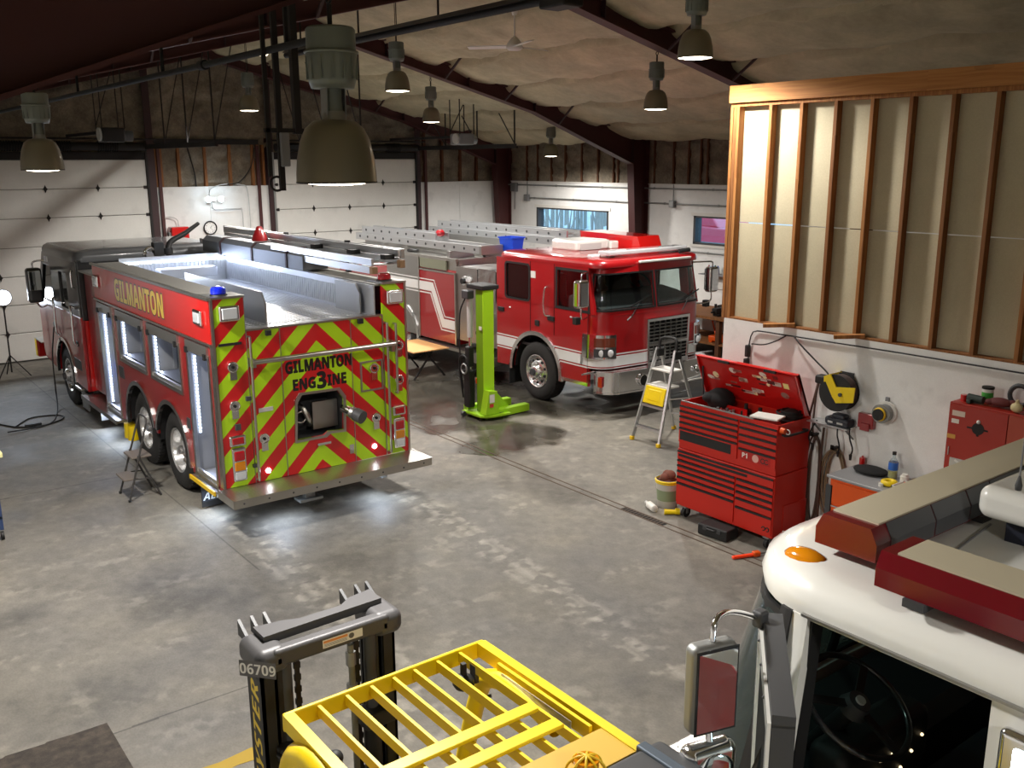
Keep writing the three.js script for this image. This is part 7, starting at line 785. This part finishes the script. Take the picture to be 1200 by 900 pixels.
{ // workbench along the window wall
  const t = thing('workbench', 'cluttered wooden workbench under the second window', 'workbench', [16.2, 0, -13.0]);
  M('bench_top', b2(-0.6, 0.66, 0.86, 0.92, -2.0, 1.8), m.wood2, t); for (const z of [-1.9, -0.2, 1.7]) { M('leg', b2(-0.56, -0.46, 0, 0.86, z - 0.05, z + 0.05), m.woodD, t); M('leg', b2(0.5, 0.6, 0, 0.86, z - 0.05, z + 0.05), m.woodD, t); } M('lower_shelf', b2(-0.55, 0.62, 0.3, 0.34, -1.95, 1.75), m.wood2, t);
  const sh = thing('wall_shelf', 'grey wall shelf of small cans above the workbench', 'shelf', [16.75, 1.68, -13.0]); M('board', b2(-0.2, 0.13, -0.02, 0, -1.6, 1.4), m.grey, sh); M('back_strip', b2(0.1, 0.13, -0.35, -0.02, -1.6, 1.4), m.white, sh);
  const cols = [[0x9a3a2a, 'rust red'], [0x2a6a4a, 'green'], [0x2a4a9a, 'blue'], [0xb9b4a8, 'pale grey'], [0x5a4a3a, 'brown'], [0x2a2a2a, 'black'], [0xd8d8d8, 'white'], [0xb58a20, 'mustard'], [0x5a2a5a, 'purple'], [0x2a6f78, 'teal'], [0xc06a2a, 'orange'], [0x6a6f38, 'olive']];
  for (let i = 0; i < 12; i++) { const [c, n] = cols[i]; one('spray_can', `${n} can standing on the wall shelf above the workbench`, 'can', [cyl(0.033, 0.033, 0.16, 0, 0.08, 0, 'y', 14), lathe([[0.03, 0.16], [0.02, 0.18], [0.014, 0.2], [0, 0.2]], 12)], P(c, 0.4), [16.68 + 0.06 * (i % 2), 1.68, -14.4 + i * 0.13], 0, 'cans on the wall shelf'); }
  one('bench_vise', 'dark bench vise on the workbench', 'vise', [rb(-0.12, 0.12, 0, 0.06, -0.08, 0.08, 0.02), rb(-0.16, 0.0, 0.06, 0.18, -0.07, 0.07, 0.02), rb(0.05, 0.14, 0.06, 0.18, -0.07, 0.07, 0.02), cyl(0.02, 0.02, 0.3, -0.1, 0.1, 0, 'x', 10)], m.iron, [15.85, 0.92, -13.35]);
  one('red_toolbox', 'small red toolbox lying on the workbench', 'toolbox', [rb(-0.15, 0.15, 0, 0.16, -0.25, 0.25, 0.02), tube([[0, 0.16, -0.1], [0, 0.21, -0.08], [0, 0.21, 0.08], [0, 0.16, 0.1]], 0.01)], m.darkred, [16.1, 0.92, -12.8]); one('parts_tray', 'dark tray of parts at the back of the workbench', 'tray', [rb(-0.2, 0.2, 0, 0.06, -0.3, 0.3, 0.01), ...Array.from({ length: 10 }, (_, i) => cyl(0.03, 0.03, 0.12, -0.14 + (i % 3) * 0.14, 0.1, -0.24 + Math.floor(i / 3) * 0.15, i % 2 ? 'x' : 'y', 10))], m.iron, [16.45, 0.92, -13.6]); one('orange_jack', 'orange floor jack stored on the lower shelf of the workbench', 'jack', [rb(-0.2, 0.2, 0.02, 0.14, -0.35, 0.35, 0.03), cyl(0.08, 0.1, 0.28, 0, 0.2, 0.1, 'y', 16), rod([0, 0.15, -0.3], [0.05, 0.42, -0.45], 0.02), cyl(0.04, 0.04, 0.46, 0, 0.03, -0.25, 'x', 12)], m.orange, [15.95, 0.34, -13.2]);
}
{ // left edge and near floor
  const t = thing('shop_cart', 'blue steel cart leg and pale tray at the edge of the bay', 'cart', [1.05, 0, -11.9]); M('tray', rb(-0.5, 0.56, 0.98, 1.04, -0.35, 0.35, 0.01), P(0xd9d59a, 0.5), t); for (const [x, z] of [[-0.46, -0.3], [0.46, -0.3], [-0.46, 0.28], [0.46, 0.28]]) { M('leg', bar([x, 0.12, z], [x, 0.98, z], 0.04), P(0x2b3f66, 0.5), t); M('caster', cyl(0.05, 0.05, 0.03, x, 0.05, z, 'x', 16), m.black, t); } M('lower_tray', b2(-0.48, 0.48, 0.25, 0.28, -0.32, 0.3), P(0x2b3f66, 0.5), t);
  const w = thing('work_light', 'round lit work lamp on a tripod by the left garage door', 'lamp', [3.28, 0, -20.9]); M('lamp_shell', lathe([[0, -0.08], [0.1, -0.06], [0.17, 0.0], [0.17, 0.02], [0.15, 0.02]], 24, 'z').translate(0, 1.62, 0), m.grey, w); M('lamp_face', cyl(0.155, 0.155, 0.01, 0, 1.62, 0.012, 'z', 28), P(0xffffff, 0.4, 0, { emissive: 0xeaf4ff, emissiveIntensity: 6 }), w); M('pole', cyl(0.015, 0.015, 1.5, 0, 0.85, -0.03, 'y', 10), m.iron, w); for (let i = 0; i < 3; i++) M('tripod_leg', rod([0, 0.45, -0.03], [0.35 * Math.cos(i * 2.1 + 0.4), 0.01, -0.03 + 0.35 * Math.sin(i * 2.1 + 0.4)], 0.012), m.iron, w); const l = new THREE.SpotLight(0xe4f0ff, 10, 0, R(70), 0.5, 2); l.position.set(0, 1.62, 0.06); l.target.position.set(0.4, 0.9, 3); l.shadow.radius = 6; w.add(l, l.target);
  const matT = tex(256, 256, (x, y) => { const n = fbm(x / 20, y / 20, 5, 13, 13), f = hash(x, y), v = 62 + 46 * (n - 0.5) + 20 * (f - 0.5); return [v * 1.02, v * 0.9, v * 0.78]; });
  one('floor_plate', 'dark rough steel plate lying on the floor', 'plate', [ext([[0.1, -7.03], [0.72, -7.03], [0.74, -7.045], [1.0, -7.03], [1.02, -7.045], [1.2, -7.03], [1.44, -7.03], [1.43, -5.4], [0.1, -5.4]], 0.018, 'xz', 0)], P(0xffffff, 0.85, 0, { map: tt(matT, 1.5, 1.5) }));
  one('yellow_floor_line', 'worn strip of yellow floor tape beside the forklift mast', 'floor tape', [ext([[1.75, -6.06], [1.95, -6.04], [2.2, -6.07], [2.32, -6.0], [2.3, -5.9], [2.05, -5.93], [1.75, -5.9]], 0.003, 'xz', 0.0)], P(0xa88a10, 0.6));
  one('charging_cord', 'black charging cord trailing from the pumper cab to the floor', 'cord', [tube([[3.62, 1.35, -18.25], [3.55, 0.8, -18.3], [3.5, 0.3, -18.1], [3.35, 0.02, -17.4], [3.05, 0.012, -16.6], [2.6, 0.012, -16.7], [2.2, 0.012, -17.4], [1.6, 0.012, -17.2]], 0.012, 80)], m.black);
  one('extension_cord', 'black cord looped on the floor left of the pumper cab', 'cord', [tube([[2.55, 0.012, -16.72], [2.9, 0.012, -17.2], [3.3, 0.012, -17.1], [3.3, 0.012, -16.8], [2.9, 0.012, -16.5], [2.4, 0.03, -16.4]], 0.011, 50), rb(2.7, 2.95, 0.0, 0.04, -16.72, -16.64, 0.01)], m.black);
}
scene.traverse(o => { if (o.isMesh) { o.castShadow = true; o.receiveShadow = true; } if (o.isSpotLight || o.isPointLight || o.isDirectionalLight) o.castShadow = true; });
renderer.render(scene, camera);
